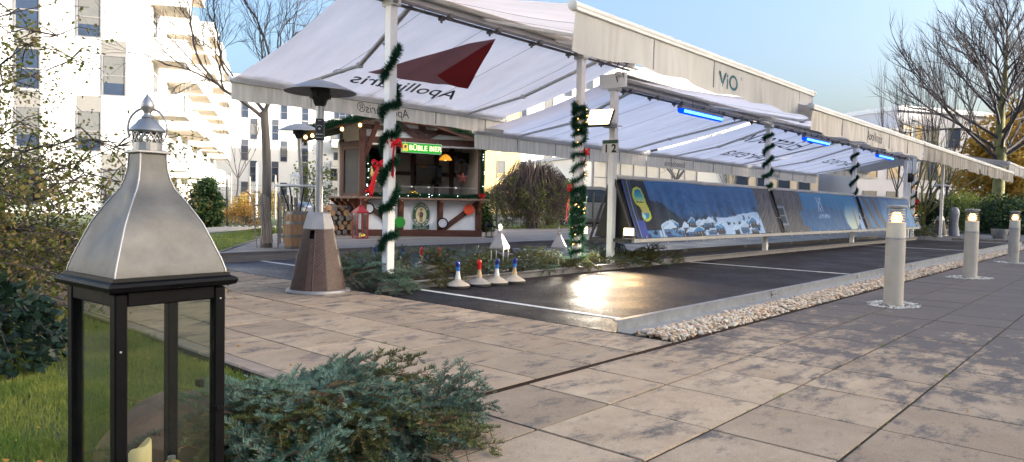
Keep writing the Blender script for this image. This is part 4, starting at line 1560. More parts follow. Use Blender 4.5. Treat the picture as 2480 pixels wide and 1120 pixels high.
# ================================================================ bollard lights
def bollard(loc, label):
    t_ = thing('bollard_light', label, 'bollard', loc, 0, 'lit bollards along the pebble strip')
    r = .092
    obj('tube', MB().lathe([(r, 0), (r, .675)], 28), M['post_beige'], t_, 40)
    obj('collar', MB().lathe([(r - .006, .672), (r + .006, .675), (r + .006, .69), (r - .006, .694)], 28), M['dullsteel'], t_, 40)
    obj('band', MB().lathe([(r - .003, .69), (r - .003, .845), (r - .02, .848)], 28), M['bollard_w'], t_, 40)
    obj('seam', MB().lathe([(r - .002, .176), (r + .0015, .178), (r + .0015, .182), (r - .002, .184)], 28), M['post_beige'], t_, 40)
    b = MB()
    for k in range(5):
        z = .868 + k * .027
        b.lathe([(r * .45, z + .012), (r * .84, z), (r * .84, z + .004), (r * .45, z + .016)], 28)
    obj('louvre', b, M['bollard_w'], t_, 50)
    obj('lamp', MB().lathe([(0, .852), (.04, .856), (.048, .885), (.036, .94), (0, .965)], 16), M['bollardlamp'], t_, 60)
    obj('glass_sleeve', MB().lathe([(r - .002, .846), (r - .002, 1.0)], 28), M['clearglass'], t_, 50)
    obj('cap', MB().lathe([(r, .998), (r + .002, 1.004), (r + .002, 1.016), (r - .006, 1.022), (0, 1.024)], 28), M['bollard_top'], t_, 40)
    dm = MB().lathe([(r + .0004, .2), (r + .0022, .203), (r + .0022, .497), (r + .0004, .5)], 8, rotz(R(150)), R(-24), R(24))
    obj('service_door', dm, M['post_beige'], t_, 40)
    for z in (.23, .47):
        obj('screw', MB().lathe([(.005, 0), (.005, .002), (0, .003)], 8, rotz(R(150)) @ Matrix.Translation((r + .002, 0, z)) @ Matrix.Rotation(R(90), 4, 'Y')), M['dullsteel'], t_)
    # ring of pale chips filling the hole in the paving
    n = 240
    a_ = NP.uniform(0, 2 * np.pi, n)
    rr = .1 + .2 * np.sqrt(NP.uniform(0, 1, n))
    pos = np.stack([rr * np.cos(a_) * 1.1, rr * np.sin(a_) * .8, NP.uniform(.0, .003, n)], -1)
    v, f = scatter(pos, NP.uniform(.012, .028, n), ico_v, ico_f, .1, (1, .8, .25))
    c = obj('chip_ring', npmesh('chip_ring', v, f), M['stoneedge'], t_)
    c['kind'] = 'stuff'
    return t_
b0 = bollard((8.03, 1.905, 0), 'nearest beige bollard with a lit louvred lamp head, at the pebble strip')
for (x, lb) in ((12.375, 'middle one of the three lit beige bollards along the pebble strip'), (16.97, 'farthest lit beige bollard in the row along the pebble strip')):
    dup(b0, (x, 1.92, 0), rnd.uniform(0, 6), lb)

# ================================================================ ice stocks
def stock(label, loc, rot, plate, grip, stem, tip=None, group='ice stocks standing in front of the steel kerb'):
    t_ = thing('ice_stock', label, 'ice stock', loc, rot, group)
    obj('plate', MB().lathe([(.0, .0), (.128, 0.0), (.136, .008), (.137, .03), (.125, .04), (.07, .072), (.04, .088), (.032, .1)], 32), plate, t_, 35)
    obj('ring', MB().lathe([(.134, .004), (.14, .008), (.14, .028), (.134, .032)], 32), M['rubber'], t_, 35)
    obj('stem', MB().lathe([(.033, .097), (.03, .12), (.021, .165), (.0195, .19)], 14), stem, t_, 35)
    obj('handle', MB().tube([(0, 0, .188), (0, 0, .215), (.001, 0, .245), (-.006, 0, .27), (-.016, 0, .29), (-.024, 0, .302)], [.0195, .021, .023, .026, .024, .008], 12), grip, t_, 60)
    if tip:
        obj('grip_band', MB().lathe([(.0215, .19), (.0225, .235)], 12), tip, t_, 60)
    return t_
G2 = 'ice stocks standing behind the fir bed'
stock('front row ice stock with a blue handle and white stem, farthest left', (5.489, 5.72, .002), R(-20), M['stonebeige'], M['bluehandle'], M['cleanwhite'], M['lightblue'])
stock('front row ice stock with the red handle and wooden stem', (5.815, 5.705, .002), R(40), M['stonegrey'], M['redhandle'], M['stickwood'])
stock('front row ice stock with blue handle and white stem, right of the red one', (6.075, 5.67, .002), R(60), M['stonebeige'], M['bluehandle'], M['cleanwhite'], M['lightblue'])
stock('front row ice stock with a blue handle and wooden stem, farthest right', (6.37, 5.655, .002), R(80), M['stonebeige'], M['bluehandle'], M['stickwood'], M['lightblue'])
stock('red handled ice stock behind the fir twigs, right one of two', (6.93, 7.62, .002), R(60), M['stonegrey'], M['redhandle'], M['stickwood'], None, G2)
stock('red handled ice stock behind the fir twigs, left one of two', (6.72, 7.77, .002), R(200), M['stonegrey'], M['redhandle'], M['stickwood'], None, G2)
stock('blue handled ice stock half hidden left of the nearest post', (6.17, 8.13, .002), R(20), M['stonegrey'], M['bluehandle'], M['cleanwhite'], M['lightblue'], G2)
stock('blue handled ice stock peeking out right of the nearest post', (6.51, 7.95, .002), R(80), M['stonegrey'], M['bluehandle'], M['cleanwhite'], M['lightblue'], G2)

# ================================================================ patio heaters
def heater(label, loc, tilt=(0, 0), rot=0, base='wicker', s=1, group=None):
    t_ = thing('patio_heater', label, 'heater', loc, rot, group, tilt)
    if base == 'wicker':
        nr, nz = 128, 64
        r0, r1, z0, z1 = .238, .128, .03, .655
        v = []
        for j in range(nz + 1):
            tz = j / nz
            for k in range(nr):
                a_ = 2 * math.pi * k / nr
                fac = math.cos(math.pi / 8) / math.cos((a_ + math.pi / 8) % (math.pi / 4) - math.pi / 8)
                rr = (r0 + (r1 - r0) * tz) * (.35 + .65 * fac)
                strand = j // 2
                w_ = math.sin(a_ * 32 + math.pi * (strand % 2)) * (1 if j % 2 else .15)
                rr += .0032 * w_ + (.0022 if j % 2 else -.002)
                v.append((rr * math.cos(a_), rr * math.sin(a_), z0 + (z1 - z0) * tz))
        f = []
        for j in range(nz):
            for k in range(nr):
                k2 = (k + 1) % nr
                # hand hole near the top
                a_ = (k / nr) % 1
                if .545 < a_ < .60 and 54 <= j < 63: continue
                f.append((j * nr + k, j * nr + k2, (j + 1) * nr + k2, (j + 1) * nr + k))
        sk = obj('wicker_skirt', npmesh('wicker_skirt', np.array(v), np.array(f)), M['wicker'], t_)
        b = MB()
        for a_ in (R(216), R(36), R(126), R(306)):
            fac = .35 + .65 * math.cos(math.pi / 8) / math.cos((a_ + math.pi / 8) % (math.pi / 4) - math.pi / 8)
            b.bar((r0 * fac * math.cos(a_), r0 * fac * math.sin(a_), .03), (r1 * fac * math.cos(a_), r1 * fac * math.sin(a_), .65), .011, .006)
        obj('corner_strip', b, M['wicker'], t_)
        obj('inner_tank', MB().lathe([(.1, .03), (.1, .6), (.05, .64)], 16), M['cable'], t_)
        obj('base_ring', MB().lathe([(.2, 0), (.262, 0), (.265, .012), (.258, .032), (.236, .036)], 40), M['heatersteel'], t_, 40)
        obj('top_cap', MB().lathe([(.134, .652), (.136, .66), (.098, .815), (.09, .826), (0, .828)], 8, rotz(R(22.5))), M['heatersteel'], t_, 20)
    elif base == 'drum':
        obj('drum', MB().lathe([(.15, 0), (.16, .01), (.16, .7), (.15, .74), (.1, .78), (.04, .8)], 24), M['steel'], t_, 40)
        obj('base_ring', MB().lathe([(.21, 0), (.21, .03), (.16, .05)], 24), M['steel'], t_, 40)
    obj('pole', MB().lathe([(.03, .78), (.03, 1.72)], 16).lathe([(.033, 1.72), (.033, 1.93)], 16), M['dullsteel'], t_, 40)
    if base == 'wicker':
        b = MB().bbox((-.046, -.035, 1.57), (.046, .035, 1.79), .008, rotz(R(45)))
        pb = obj('control_box', b, M['blackplastic'], t_)
        fmx = rotz(R(-45)) 
        fr_ = Matrix(((.7071, 0, -.7071, -.0255), (-.7071, 0, -.7071, -.0255), (0, 1, 0, 1.68), (0, 0, 0, 1)))
        b = MB()
        b.lathe([(.021, 0), (.024, 0), (.024, .0015), (.021, .0015)], 20, fr_ @ Matrix.Translation((0, .02, .012)), R(20), R(160))
        b.lathe([(.009, 0), (.009, .012), (.0, .013)], 12, fr_ @ Matrix.Translation((0, .005, .01)))
        for k in range(4):
            b.box((-.026 + .014 * k, -.055, .0112), (-.017 + .014 * k, -.045, .0118), fr_)
        b.box((-.012, .085, .0112), (.014, .09, .0118), fr_).box((-.03, -.085, .0112), (.03, -.082, .0118), fr_)
        obj('dial', b, M['discwhite'], t_)
    obj('burner', MB().lathe([(.036, 1.92), (.05, 1.94), (.06, 1.985), (.078, 2.0), (.084, 2.02), (.084, 2.1), (.07, 2.105)], 20), M['darkmetal'], t_, 40)
    b = MB()
    for k in range(14):
        a_ = k / 14 * 2 * math.pi
        b.bbox((.082, -.006, 2.0), (.088, .006, 2.04), .001, rotz(a_))
    obj('grille', b, M['darkmetal'], t_)
    obj('reflector', MB().lathe([(.0, 2.17), (.06, 2.165), (.14, 2.14), (.24, 2.088), (.29, 2.062), (.297, 2.064), (.297, 2.07), (.285, 2.078), (.24, 2.1), (.14, 2.152), (.06, 2.178), (0, 2.182)], 40), M['heatersteel'], t_, 40)
    obj('finial', MB().lathe([(.0, 2.18), (.012, 2.182), (.01, 2.196), (0, 2.2)], 8), M['dullsteel'], t_)
    for ch in t_.children:
        ch.scale = (1.24, 1.24, 1)
    return t_
heater('tall patio heater with a brown wicker base standing on the paving', (4.13, 6.40, 0), rot=R(8))
heater('leaning patio heater with a plain steel drum behind the barrel table', (6.95, 11.25, .12), tilt=(R(2), R(-4.5)), base='drum')
heater('distant patio heater with a dark red base beyond the far fir bed', (33.9, 6.4, 0), rot=R(20))

# ================================================================ barrel table
bt_ = thing('barrel_table', 'bar table of a wooden barrel with a white round top on thin black legs', 'table', (6.49, 10.73, .12))
ns = 16
def brad(z):
    return .185 + .035 * math.sin(math.pi * min(1, max(0, z / .64)))
sv = MB()
w_ = math.pi / ns - .006
for j in range(9):
    z = .64 * j / 8
    r_ = brad(z)
    for rr in (r_, r_ - .02):
        for a_ in (-w_, w_):
            sv.v.append((rr * math.cos(a_), rr * math.sin(a_), z))
for j in range(8):
    o_ = 4 * j
    for (a_, b_) in ((0, 1), (1, 3), (3, 2), (2, 0)):
        sv.f.append((o_ + a_, o_ + b_, o_ + 4 + b_, o_ + 4 + a_))
sv.f += [(0, 2, 3, 1), (32, 33, 35, 34)]
sme = sv.mesh('stave')
sme.materials.append(M['barrel'])
for k in range(ns):
    obj('stave', sme, None, bt_, m=rotz(2 * math.pi * k / ns))
for z in (.0, .2, .42, .585):
    b = MB().lathe([(brad(z) - .004, z), (brad(z) + .004, z), (brad(z + .05) + .004, z + .05), (brad(z + .05) - .004, z + .05)], 32)
    obj('hoop', b, M['hoop'], bt_, 40)
obj('barrel_head', MB().lathe([(0, .6), (.18, .6), (.18, .615), (0, .615)], 24), M['barrel'], bt_, 30)
for k, a_ in enumerate((R(120), R(215), R(335), R(35))):
    b = MB().bar((.13 * math.cos(a_), .13 * math.sin(a_), .62), (.29 * math.cos(a_), .29 * math.sin(a_), 1.05), .018 if k != 2 else .03, .012)
    obj('leg', b, M['black'], bt_)
obj('table_top', MB().lathe([(0, 1.05), (.36, 1.05), (.37, 1.056), (.37, 1.078), (.36, 1.084), (0, 1.084)], 40), M['cleanwhite'], bt_, 30)
def house_lantern(label, loc, w, h, mat, roofm, rot=0, ring=True, candle=None, group=None, roof_h=.22, taper=1.0, name='lantern', cat='lantern', post=.012):
    """square glazed lantern: frame, panes, hipped roof, ring handle"""
    t_ = thing(name, label, cat, loc, rot, group)
    hw = w / 2
    for sx in (-1, 1):
        for sy in (-1, 1):
            obj('corner_post', MB().bar((sx * (hw - post / 2), sy * (hw - post / 2), .015), (sx * (hw - post / 2) * taper, sy * (hw - post / 2) * taper, h), post, post), mat, t_)
    obj('floor_plate', MB().bbox((-hw - .006, -hw - .006, 0), (hw + .006, hw + .006, .018), .003), mat, t_)
    tw = hw * taper
    obj('top_frame', MB().bbox((-tw - .006, -tw - .006, h), (tw + .006, tw + .006, h + .018), .003), mat, t_)
    for k in range(4):
        g = MB().add([(-hw + post, -hw + .004, .02), (hw - post, -hw + .004, .02), (tw - post, -tw + .004, h), (-tw + post, -tw + .004, h)], [(0, 1, 2, 3)])
        obj('pane', g, M['clearglass'], t_, m=rotz(k * math.pi / 2))
    r0, r1 = (tw + .012), tw * .3
    z0, z1 = h + .018, h + .018 + roof_h
    b = MB().lathe([(r0 * 1.414, z0), (r0 * 1.414, z0 + .006), (r1 * 1.414, z1), (0, z1)], 4, rotz(R(45)))
    b.lathe([(r1 * 1.2, z1), (r1 * 1.2, z1 + .03), (r1 * .7, z1 + .045), (0, z1 + .05)], 8)
    obj('roof', b, roofm, t_, 30)
    if ring:
        rr = w * .22
        b = MB().tube([(rr * math.cos(a_), 0, z1 + .05 + rr * .9 + rr * math.sin(a_) * 1.15) for a_ in np.linspace(R(-130) + 0, R(310) - R(80), 20)], .005, 6)
        obj('handle', b, mat, t_, 60)
    if candle:
        cw, chh = candle
        obj('candle', MB().lathe([(0, .02), (cw, .02), (cw, .02 + chh), (cw * .8, .02 + chh - .006), (0, .02 + chh - .012)], 14), M['wax'], t_, 40)
    return t_
house_lantern('small white lantern on the white table top of the barrel', (6.47, 10.76, .12 + 1.085), .1, .13, M['cleanwhite'], M['cleanwhite'], R(20), False, roof_h=.05)

# ================================================================ lanterns
house_lantern('silver lantern with ring handle in the fir bed, nearer one left of the second post', (7.15, 6.63, .03), .19, .3, M['steel'], M['heatersteel'], R(20), True, None, 'silver lanterns in the fir bed', .19)
house_lantern('silver lantern with a cream candle right beside the foot of the second post', (8.02, 6.28, .03), .19, .3, M['steel'], M['heatersteel'], R(38), True, (.014, .13), 'silver lanterns in the fir bed', .17)
rl = house_lantern('red metal lantern standing on the deck before the hut', (9.48, 13.05, .125), .27, .56, M['red'], M['red'], R(-10), True, (.03, .1), None, .12, post=.022)
obj('ornament', MB().lathe([(0, 0), (.05, .02), (.05, .06), (0, .1)], 10, Matrix.Translation((.05, -.05, .02))), M['gold'], rl, 60)
house_lantern('silver lantern at the far fir bed beside the distant post', (29.6, 6.3, .03), .22, .3, M['steel'], M['steel'], R(20), True, None, None, .2)

# ---------------------------------------------------------------- the big lantern in the foreground
LX, LY, LR = .70, 1.84, R(4)
L = thing('floor_lantern', 'tall black framed lantern with a dented grey metal roof standing on the lawn', 'lantern', (LX, LY, 0), LR)
s = .132
ztop = .70
pw = .028
for sx, sy in ((-1, -1), (1, -1), (1, 1), (-1, 1)):
    cx, cy = sx * (s - pw / 2), sy * (s - pw / 2)
    obj('leg', MB().bbox((cx - pw / 2, cy - pw / 2, -.02), (cx + pw / 2, cy + pw / 2, ztop + .03), .003), M['black'], L)
for k in range(4):
    m_ = rotz(k * math.pi / 2)
    obj('top_rail', MB().bbox((-s + pw, -s + .002, ztop), (s - pw, -s + pw - .004, ztop + .036), .003, m_), M['black'], L)
    obj('bottom_rail', MB().bbox((-s + pw, -s + .002, .10), (s - pw, -s + pw - .004, .15), .003, m_), M['black'], L)
    obj('pane', MB().box((-s + pw - .003, -s + .012, .148), (s - pw + .003, -s + .0145, ztop + .003), m_), M['glass'], L)
b = MB()
for (r_, z_) in ():
    pass
b.lathe([(.139 * 1.414, .733), (.150 * 1.414, .737), (.154 * 1.414, .747), (.150 * 1.414, .754), (.140 * 1.414, .758), (.138 * 1.414, .766), (0, .766)], 4, rotz(R(45)))
obj('cornice', b, M['black'], L, 30)
obj('floor_plate', MB().bbox((-s + .004, -s + .004, .135), (s - .004, s - .004, .149), .002), M['black'], L)
# catch and screws
for (x, y, z) in ((-s + .012, -s, .6), (s - .012, -s, .42), (-s + .012, -s, .3), (s - .014, -s, .7)):
    obj('screw', MB().lathe([(.0025, 0), (.0025, .002), (0, .0025)], 8, Matrix.Translation((x, y - .0, z)) @ Matrix.Rotation(R(90), 4, 'X')), M['dullsteel'], L)
b = MB().bbox((s - .004, -.012, .45), (s + .012, .012, .47), .003).bbox((s - .03, -s - .012, .42), (s - .012, -s + .001, .432), .002)
obj('catch', b, M['black'], L)
# bell shaped sheet roof: four concave faces with dents
prof = [(.132, .764), (.1305, .775), (.1235, .80), (.1156, .822), (.105, .852), (.0925, .886), (.077, .916), (.0595, .947), (.0455, .97), (.0375, .993), (.0325, 1.02), (.0305, 1.058)]
NS = 14
v, f = [], []
dents = [(-.3, .82, .006, .05), (.35, .9, -.004, .03), (.1, .86, .004, .045), (.55, .83, .005, .04)]
for side in range(4):
    base = len(v)
    for (r_, z_) in prof:
        for q in range(NS + 1):
            u = -1 + 2 * q / NS
            bulge = .004 * (1 - u * u) * math.sin((z_ - .764) / .3 * math.pi)
            for (du, dz, da, dw) in dents:
                bulge -= da * (1 + .4 * side) * math.exp(-(((u - du * (1 if side % 2 else -1)) * r_ / dw) ** 2 + ((z_ - dz - .02 * side) / dw) ** 2))
            p = Vector((u * r_, -(r_ + bulge * (1 - u ** 4)), z_))
            p = rotz(side * math.pi / 2) @ p
            v.append(p)
    for j in range(len(prof) - 1):
        for q in range(NS):
            a_ = base + j * (NS + 1) + q
            f.append((a_, a_ + 1, a_ + NS + 2, a_ + NS + 1))
rb = MB().add(v, f)
M['roofsheet'] = mk('weathered roof sheet', (.085, .082, .08), .5, .35, col2=(.15, .147, .145), scale=11, bump=.35, bscale=11)
roof = obj('roof', rb, M['roofsheet'], L, 40)
for k in range(4):
    pts = [(r_ + .0005, -(r_ + .0005), z_) for (r_, z_) in prof]
    obj('roof_seam', MB().tube(pts, .002, 6), M['dullsteel'], roof, 60, m=rotz(k * math.pi / 2))
obj('neck_plate', MB().lathe([(.052, 1.056), (.055, 1.058), (.055, 1.062), (.04, 1.065)], 4, rotz(R(45))), M['dullsteel'], L, 30)
b = MB().lathe([(.0335, 1.06), (.0335, 1.082), (.030, 1.083), (.030, 1.06)], 24)
b.lathe([(.0335, 1.107), (.0335, 1.112), (.030, 1.112), (.030, 1.107)], 24)
for row in range(2):
    for k in range(14):
        a_ = 2 * math.pi * (k + .5 * row) / 14
        for sgn in (-1, 1):
            a1_ = a_ + sgn * math.pi / 14
            z0_, z1_ = 1.082 + row * .0125, 1.0945 + row * .0125
            b.bar((.032 * math.cos(a_), .032 * math.sin(a_), z0_), (.032 * math.cos(a1_), .032 * math.sin(a1_), z1_), .004, .002)
obj('vent_ring', b, M['dullsteel'], L)
obj('crown', MB().lathe([(.039, 1.109), (.041, 1.112), (.038, 1.119), (.028, 1.128), (.02, 1.139), (.012, 1.143)], 24), M['dullsteel'], L, 45)
obj('finial', MB().lathe([(.012, 1.14), (.015, 1.145), (.009, 1.151), (.0085, 1.157), (.0155, 1.167), (.0165, 1.175), (.011, 1.187), (.004, 1.198), (0, 1.205)], 20), M['dullsteel'], L, 60)
hp = [Vector((.045 * math.cos(a_), .0, 1.118 + .046 * math.sin(a_) * 1.1)) for a_ in np.linspace(R(-25), R(205), 22)]
obj('handle', MB().tube(hp, .0028, 6), M['dullsteel'], L, 60, m=TR((0, 0, 0), R(-42)))
# contents
cd = thing('candle', 'cream pillar candle with a melted rim inside the big black lantern', 'candle', (.668, 1.80, .149))
n_ = 28
cv, cf = [], []
prof_c = [(0.0, 0), (.026, 0), (.026, .16), (.0255, .19), (.022, .195), (.019, .17), (0, .168)]
for (r_, z_) in prof_c:
    for k in range(n_):
        a_ = 2 * math.pi * k / n_
        zz = z_ + (.014 * math.sin(a_ * 1 + 2.2) + .006 * math.sin(2 * a_ + 1) if z_ > .15 else 0)
        cv.append((r_ * math.cos(a_), r_ * math.sin(a_), zz))
for j in range(len(prof_c) - 1):
    for k in range(n_):
        cf.append((j * n_ + k, j * n_ + (k + 1) % n_, (j + 1) * n_ + (k + 1) % n_, (j + 1) * n_ + k))
obj('wax', MB().add(cv, cf), M['wax'], cd, 60)
obj('wick', MB().tube([(0, 0, .16), (.002, 0, .185)], .0012, 5), M['black'], cd)
og = thing('bauble', 'golden glass bauble with silver patches beside the candle in the big lantern', 'bauble', (.735, 1.78, .149))
obj('ball', MB().lathe([(.034 * math.sin(R(k * 10)), .114 - .034 * math.cos(R(k * 10))) for k in range(19)], 28), M['gold'], og, 80)
obj('cap', MB().lathe([(.009, .145), (.009, .158), (0, .16)], 12), M['dullsteel'], og, 40)
obj('patch', MB().lathe([(.0345 * math.sin(R(k * 9)), .114 - .0345 * math.cos(R(k * 9))) for k in range(9, 16)], 10, Matrix.Identity(4), R(-70), R(-10)), M['silverpatch'], og, 80)
obj('stand', MB().lathe([(.02, 0), (.02, .07), (.012, .081)], 16), M['wax'], og, 40)
# ================================================================ beer hut on the deck
HO, HR = (10.17, 13.95, .121), R(-31.5)
HM = Matrix.Translation(HO) @ rotz(HR)
H = thing('market_hut', 'half-timbered beer hut with white panels, dark brown beams and a serving counter', 'hut', HO, HR)
W = 2.95
def hp_(n, b, mat, sm=None, parent=H):
    return obj(n, b, mat, parent, sm)
def beam(p0, p1, w=.12, d=.1, mat=None, n='beam', parent=H):
    return obj(n, MB().bar(p0, p1, d, w, upv=(0, 0, 1) if abs(p1[2] - p0[2]) < abs(p1[0] - p0[0]) + abs(p1[1] - p0[1]) else (1, 0, 0), b=.008), mat or M['brown'], parent)
# lower front
hp_('lower_panel', MB().box((.05, .03, .1), (W - .05, .08, .9)), M['stucco'])
hp_('sill_beam', MB().bbox((-.02, -.02, 0.0), (W + .02, .1, .16), .012), M['brown_x'])
hp_('base_board', MB().bbox((-.01, -.035, 0.0), (W + .01, -.02, .05), .004), M['brown_x'])
for x in (.07, .93, 1.90, W - .08):
    hp_('post', MB().bbox((x - .075, -.01, .16), (x + .075, .1, .9), .01), M['brown'])
beam((.16, .01, .72), (.84, .01, .2), .12, .07)
beam((1.98, .01, .18), (W - .12, .01, .82), .13, .07)
# counter
hp_('counter', MB().bbox((-.12, -.3, .885), (W + .12, .12, .94), .012), M['countertop'])
br = [(0, 0), (.07, 0), (.10, .05), (.12, .14), (.19, .22), (.27, .26), (.27, .30), (0, .30)]
def bracket(x, y, rot, n='bracket', s=1):
    m_ = Matrix.Translation((x, y, .885 - .30 * s)) @ rotz(rot) @ Matrix(((0, 0, 1, -.04), (-s, 0, 0, 0), (0, s, 0, 0), (0, 0, 0, 1)))
    b = MB().prism([(p[0], p[1]) for p in br], 0, .08, m_)
    return hp_(n, b, M['brownlit'])
for x in (.07, .93, 1.90, W - .08):
    bracket(x, -.01, 0)
# angled left side with closed shutter
SA = math.atan2(.86, -.42)
sd_ = Vector((math.cos(SA), math.sin(SA), 0))
SL = .96
Sm = rotz(SA) 
def side_m():
    # x along the side wall going back, y outwards
    return Matrix(((sd_.x, -sd_.y, 0, 0), (sd_.y, sd_.x, 0, 0), (0, 0, 1, 0), (0, 0, 0, 1)))
sm_ = side_m()
hp_('side_panel', MB().box((.02, -.06, .1), (SL, -.01, .9), sm_).box((.02, -.06, 2.12), (SL, -.01, 2.75), sm_), M['stucco'])
sh = hp_('shutter', MB().bbox((.12, -.03, .98), (SL - .12, .0, 2.1), .004, sm_), M['screen'])
b = MB()
for lo, hi in (((.05, -.05, .94), (.13, .03, 2.18)), ((SL - .13, -.05, .94), (SL - .05, .03, 2.18)), ((.13, -.05, 2.08), (SL - .13, .03, 2.18)), ((.13, -.05, .94), (SL - .13, .03, 1.02))):
    b.bbox(lo, hi, .008, sm_)
hp_('shutter_frame', b, M['brown'])
hp_('corner_post', MB().bbox((-.075, -.06, .9), (.085, .1, 2.55), .012), M['brown'])
hp_('corner_post', MB().bbox((SL - .07, -.1, 0), (SL + .07, .04, 2.35), .012, sm_), M['brown'])
hp_('corner_post', MB().bbox((W - .09, -.03, .94), (W + .06, .1, 2.6), .012), M['brown'])
hp_('side_counter', MB().bbox((-.08, -.05, .885), (SL + .15, .36, .94), .012, sm_), M['countertop'])
for q in (.12, .42, .72, SL):
    p = sm_ @ Vector((q, .0, 0))
    bracket(p.x, p.y, SA - R(0) + R(180), s=1.15)
beam(tuple(sm_ @ Vector((0, .01, 2.22))), tuple(sm_ @ Vector((SL, .01, 2.22))), .12, .1)
hp_('side_sill', MB().bbox((0, -.03, 0), (SL, .03, .16), .01, sm_), M['brown_x'])
# other walls, floor and back
hp_('wall', MB().box((W - .06, .1, .0), (W, 2.3, 2.45)).box((-.42, 2.24, 0), (W, 2.3, 2.75)).box((-.46, .95, 0), (-.40, 2.3, 2.4)), M['innerwall'])
hp_('hut_floor', MB().box((-.4, .1, 0), (W, 2.25, .04)), M['brown_x'])
b = MB()
for x in (.35, .98, 1.55, 2.2, 2.62):
    b.bbox((x - .06, 2.17, .04), (x + .06, 2.24, 2.6), .006)
for z in (1.02, 1.62, 2.2):
    b.bbox((-.4, 2.185, z - .05), (W - .06, 2.238, z + .05), .006)
hp_('inner_timber', b, M['brown'])
# gable and roof
AP, LT, RT = Vector((.8, 0, 2.98)), Vector((-1.45, 0, 2.36)), Vector((3.27, 0, 2.22))
gp = MB()
gp.prism([(-.05, 2.3), (W + .02, 2.3), (W + .02, 2.36), (AP.x, AP.z - .06), (-.05, 2.72)], 0, .05, Matrix(((1, 0, 0, 0), (0, 0, -1, .08), (0, 1, 0, 0), (0, 0, 0, 1))))
hp_('gable_panel', gp, M['stucco'])
beam((-.08, .0, 2.30), (W + .06, .0, 2.30), .16, .12, M['brown_x'])
beam((-.02, -.005, 2.62), (W + .02, -.005, 2.5), .09, .09, M['brown_x'])
beam((1.42, -.005, 2.36), (1.42, -.005, 2.86), .17, .09)
beam((.72, -.01, 2.8), (1.36, -.01, 2.38), .12, .08)
beam((2.2, -.01, 2.78), (1.5, -.01, 2.38), .12, .08)
beam((.06, -.01, 1.9), (.34, -.16, 2.72), .11, .09)
hp_('shutter_rail', MB().tube([(.1, -.05, 2.2), (W - .05, -.05, 2.2)], .026, 10), M['offwhite'], 60)
for nm, T in (('left', LT), ('right', RT)):
    sg = 1
    b = MB()
    dv = (T - AP)
    for (y0, y1) in ((-.4, 2.7),):
        p = [AP + Vector((0, y0, .0)), T + Vector((0, y0, 0)), T + Vector((0, y1, 0)), AP + Vector((0, y1, 0))]
        up_ = Vector((0, 0, .05))
        b.add([*p, *[q + up_ for q in p]], [(0, 1, 2, 3), (7, 6, 5, 4), (0, 4, 5, 1), (1, 5, 6, 2), (2, 6, 7, 3), (3, 7, 4, 0)])
    ro = hp_('roof', b, M['roofdark'])
    bb = MB().bar(AP + Vector((0, -.42, -.01)), T + Vector((0, -.42, -.01)), .03, .15, b=.005)
    obj('bargeboard', bb, M['brown_x'], ro)
beam((-1.3, -.3, 2.33), (-1.3, 2.5, 2.33), .09, .09, M['brown_x'], 'rafter')
# painted discs on the front (stove pipe lids)
def disc(x, z, face, rim, lb, r=.135):
    t_ = thing('round_disc', lb, 'disc', tuple(HM @ Vector((x, -.075, z))), HR)
    m_ = Matrix.Rotation(R(90), 4, 'X')
    obj('face', MB().lathe([(0, .03), (r * (.78 if rim else .97), .03), (r * (.8 if rim else 1), .022), (r * (.8 if rim else 1), 0)], 32, m_), face, t_, 40)
    if rim:
        obj('rim', MB().lathe([(r * .78, .028), (r * .82, .036), (r, .034), (r * 1.02, 0)], 32, m_), rim, t_, 40)
    obj('screw', MB().lathe([(.006, .03), (.006, .034), (0, .035)], 8, m_ @ Matrix.Translation((0, r * .6, 0))), M['dullsteel'], t_)
disc(.16, .66, M['discwhite'], M['black'], 'white disc with a thick black rim under the counter near the red lantern')
disc(.90, .34, M['green'], None, 'green disc fixed to the white front of the hut')
disc(1.95, .33, M['discwhite'], M['black'], 'grey disc with a black rim at the foot of the right diagonal brace')
disc(2.61, .68, M['orange'], None, 'orange disc at the upper end of the diagonal brace')
# oval brewery sign
ov = thing('oval_sign', 'oval dark green brewery sign with a golden picture of a figure on the hut front', 'sign', tuple(HM @ Vector((1.43, .022, .52))), HR)
m_ = Matrix(((1, 0, 0, 0), (0, 0, -1, 0), (0, 1, 0, 0), (0, 0, 0, 1)))
def oval(a_, b_, z0, z1, n=40):
    return MB().prism([(a_ * math.cos(2 * math.pi * k / n), b_ * math.sin(2 * math.pi * k / n)) for k in range(n)], z0, z1, m_)
obj('plate', oval(.225, .31, 0, .012), M['signgreen'], ov)
obj('ring', oval(.217, .302, .012, .0135), mk('cream print', (.66, .62, .5), .6), ov)
obj('ring', oval(.208, .293, .0135, .0148), M['signgreen'], ov)
obj('ring', oval(.135, .205, .0148, .016), mk('gold print', (.55, .42, .12), .5), ov)
obj('ring', oval(.125, .195, .016, .0172), mk('pale yellow print', (.75, .66, .42), .6), ov)
fig = MB()
fm_ = m_
for (poly) in ([(-.035, -.17), (-.012, -.17), (-.008, -.06), (-.03, -.05)], [(.008, -.17), (.03, -.17), (.028, -.05), (.005, -.06)], [(-.045, -.06), (.04, -.06), (.05, .03), (.03, .075), (-.03, .075), (-.05, .03)], [(-.075, -.02), (-.05, .03), (-.035, .07), (-.05, .06), (-.085, .0)], [(-.04, .13), (.045, .13), (.03, .155), (-.028, .155)]):
    fig.prism(poly, .0174, .0186, fm_)
obj('figure', fig, mk('brown print', (.16, .085, .035), .6), ov)
fig = MB()
fig.prism([(.03 * math.cos(2 * math.pi * k / 12), .105 + .034 * math.sin(2 * math.pi * k / 12)) for k in range(12)], .0174, .0185, fm_)
fig.prism([(-.05, .0), (-.03, .0), (-.03, .04), (-.05, .04)], .0187, .0193, fm_)
obj('figure', fig, mk('skin print', (.6, .36, .22), .6), ov)
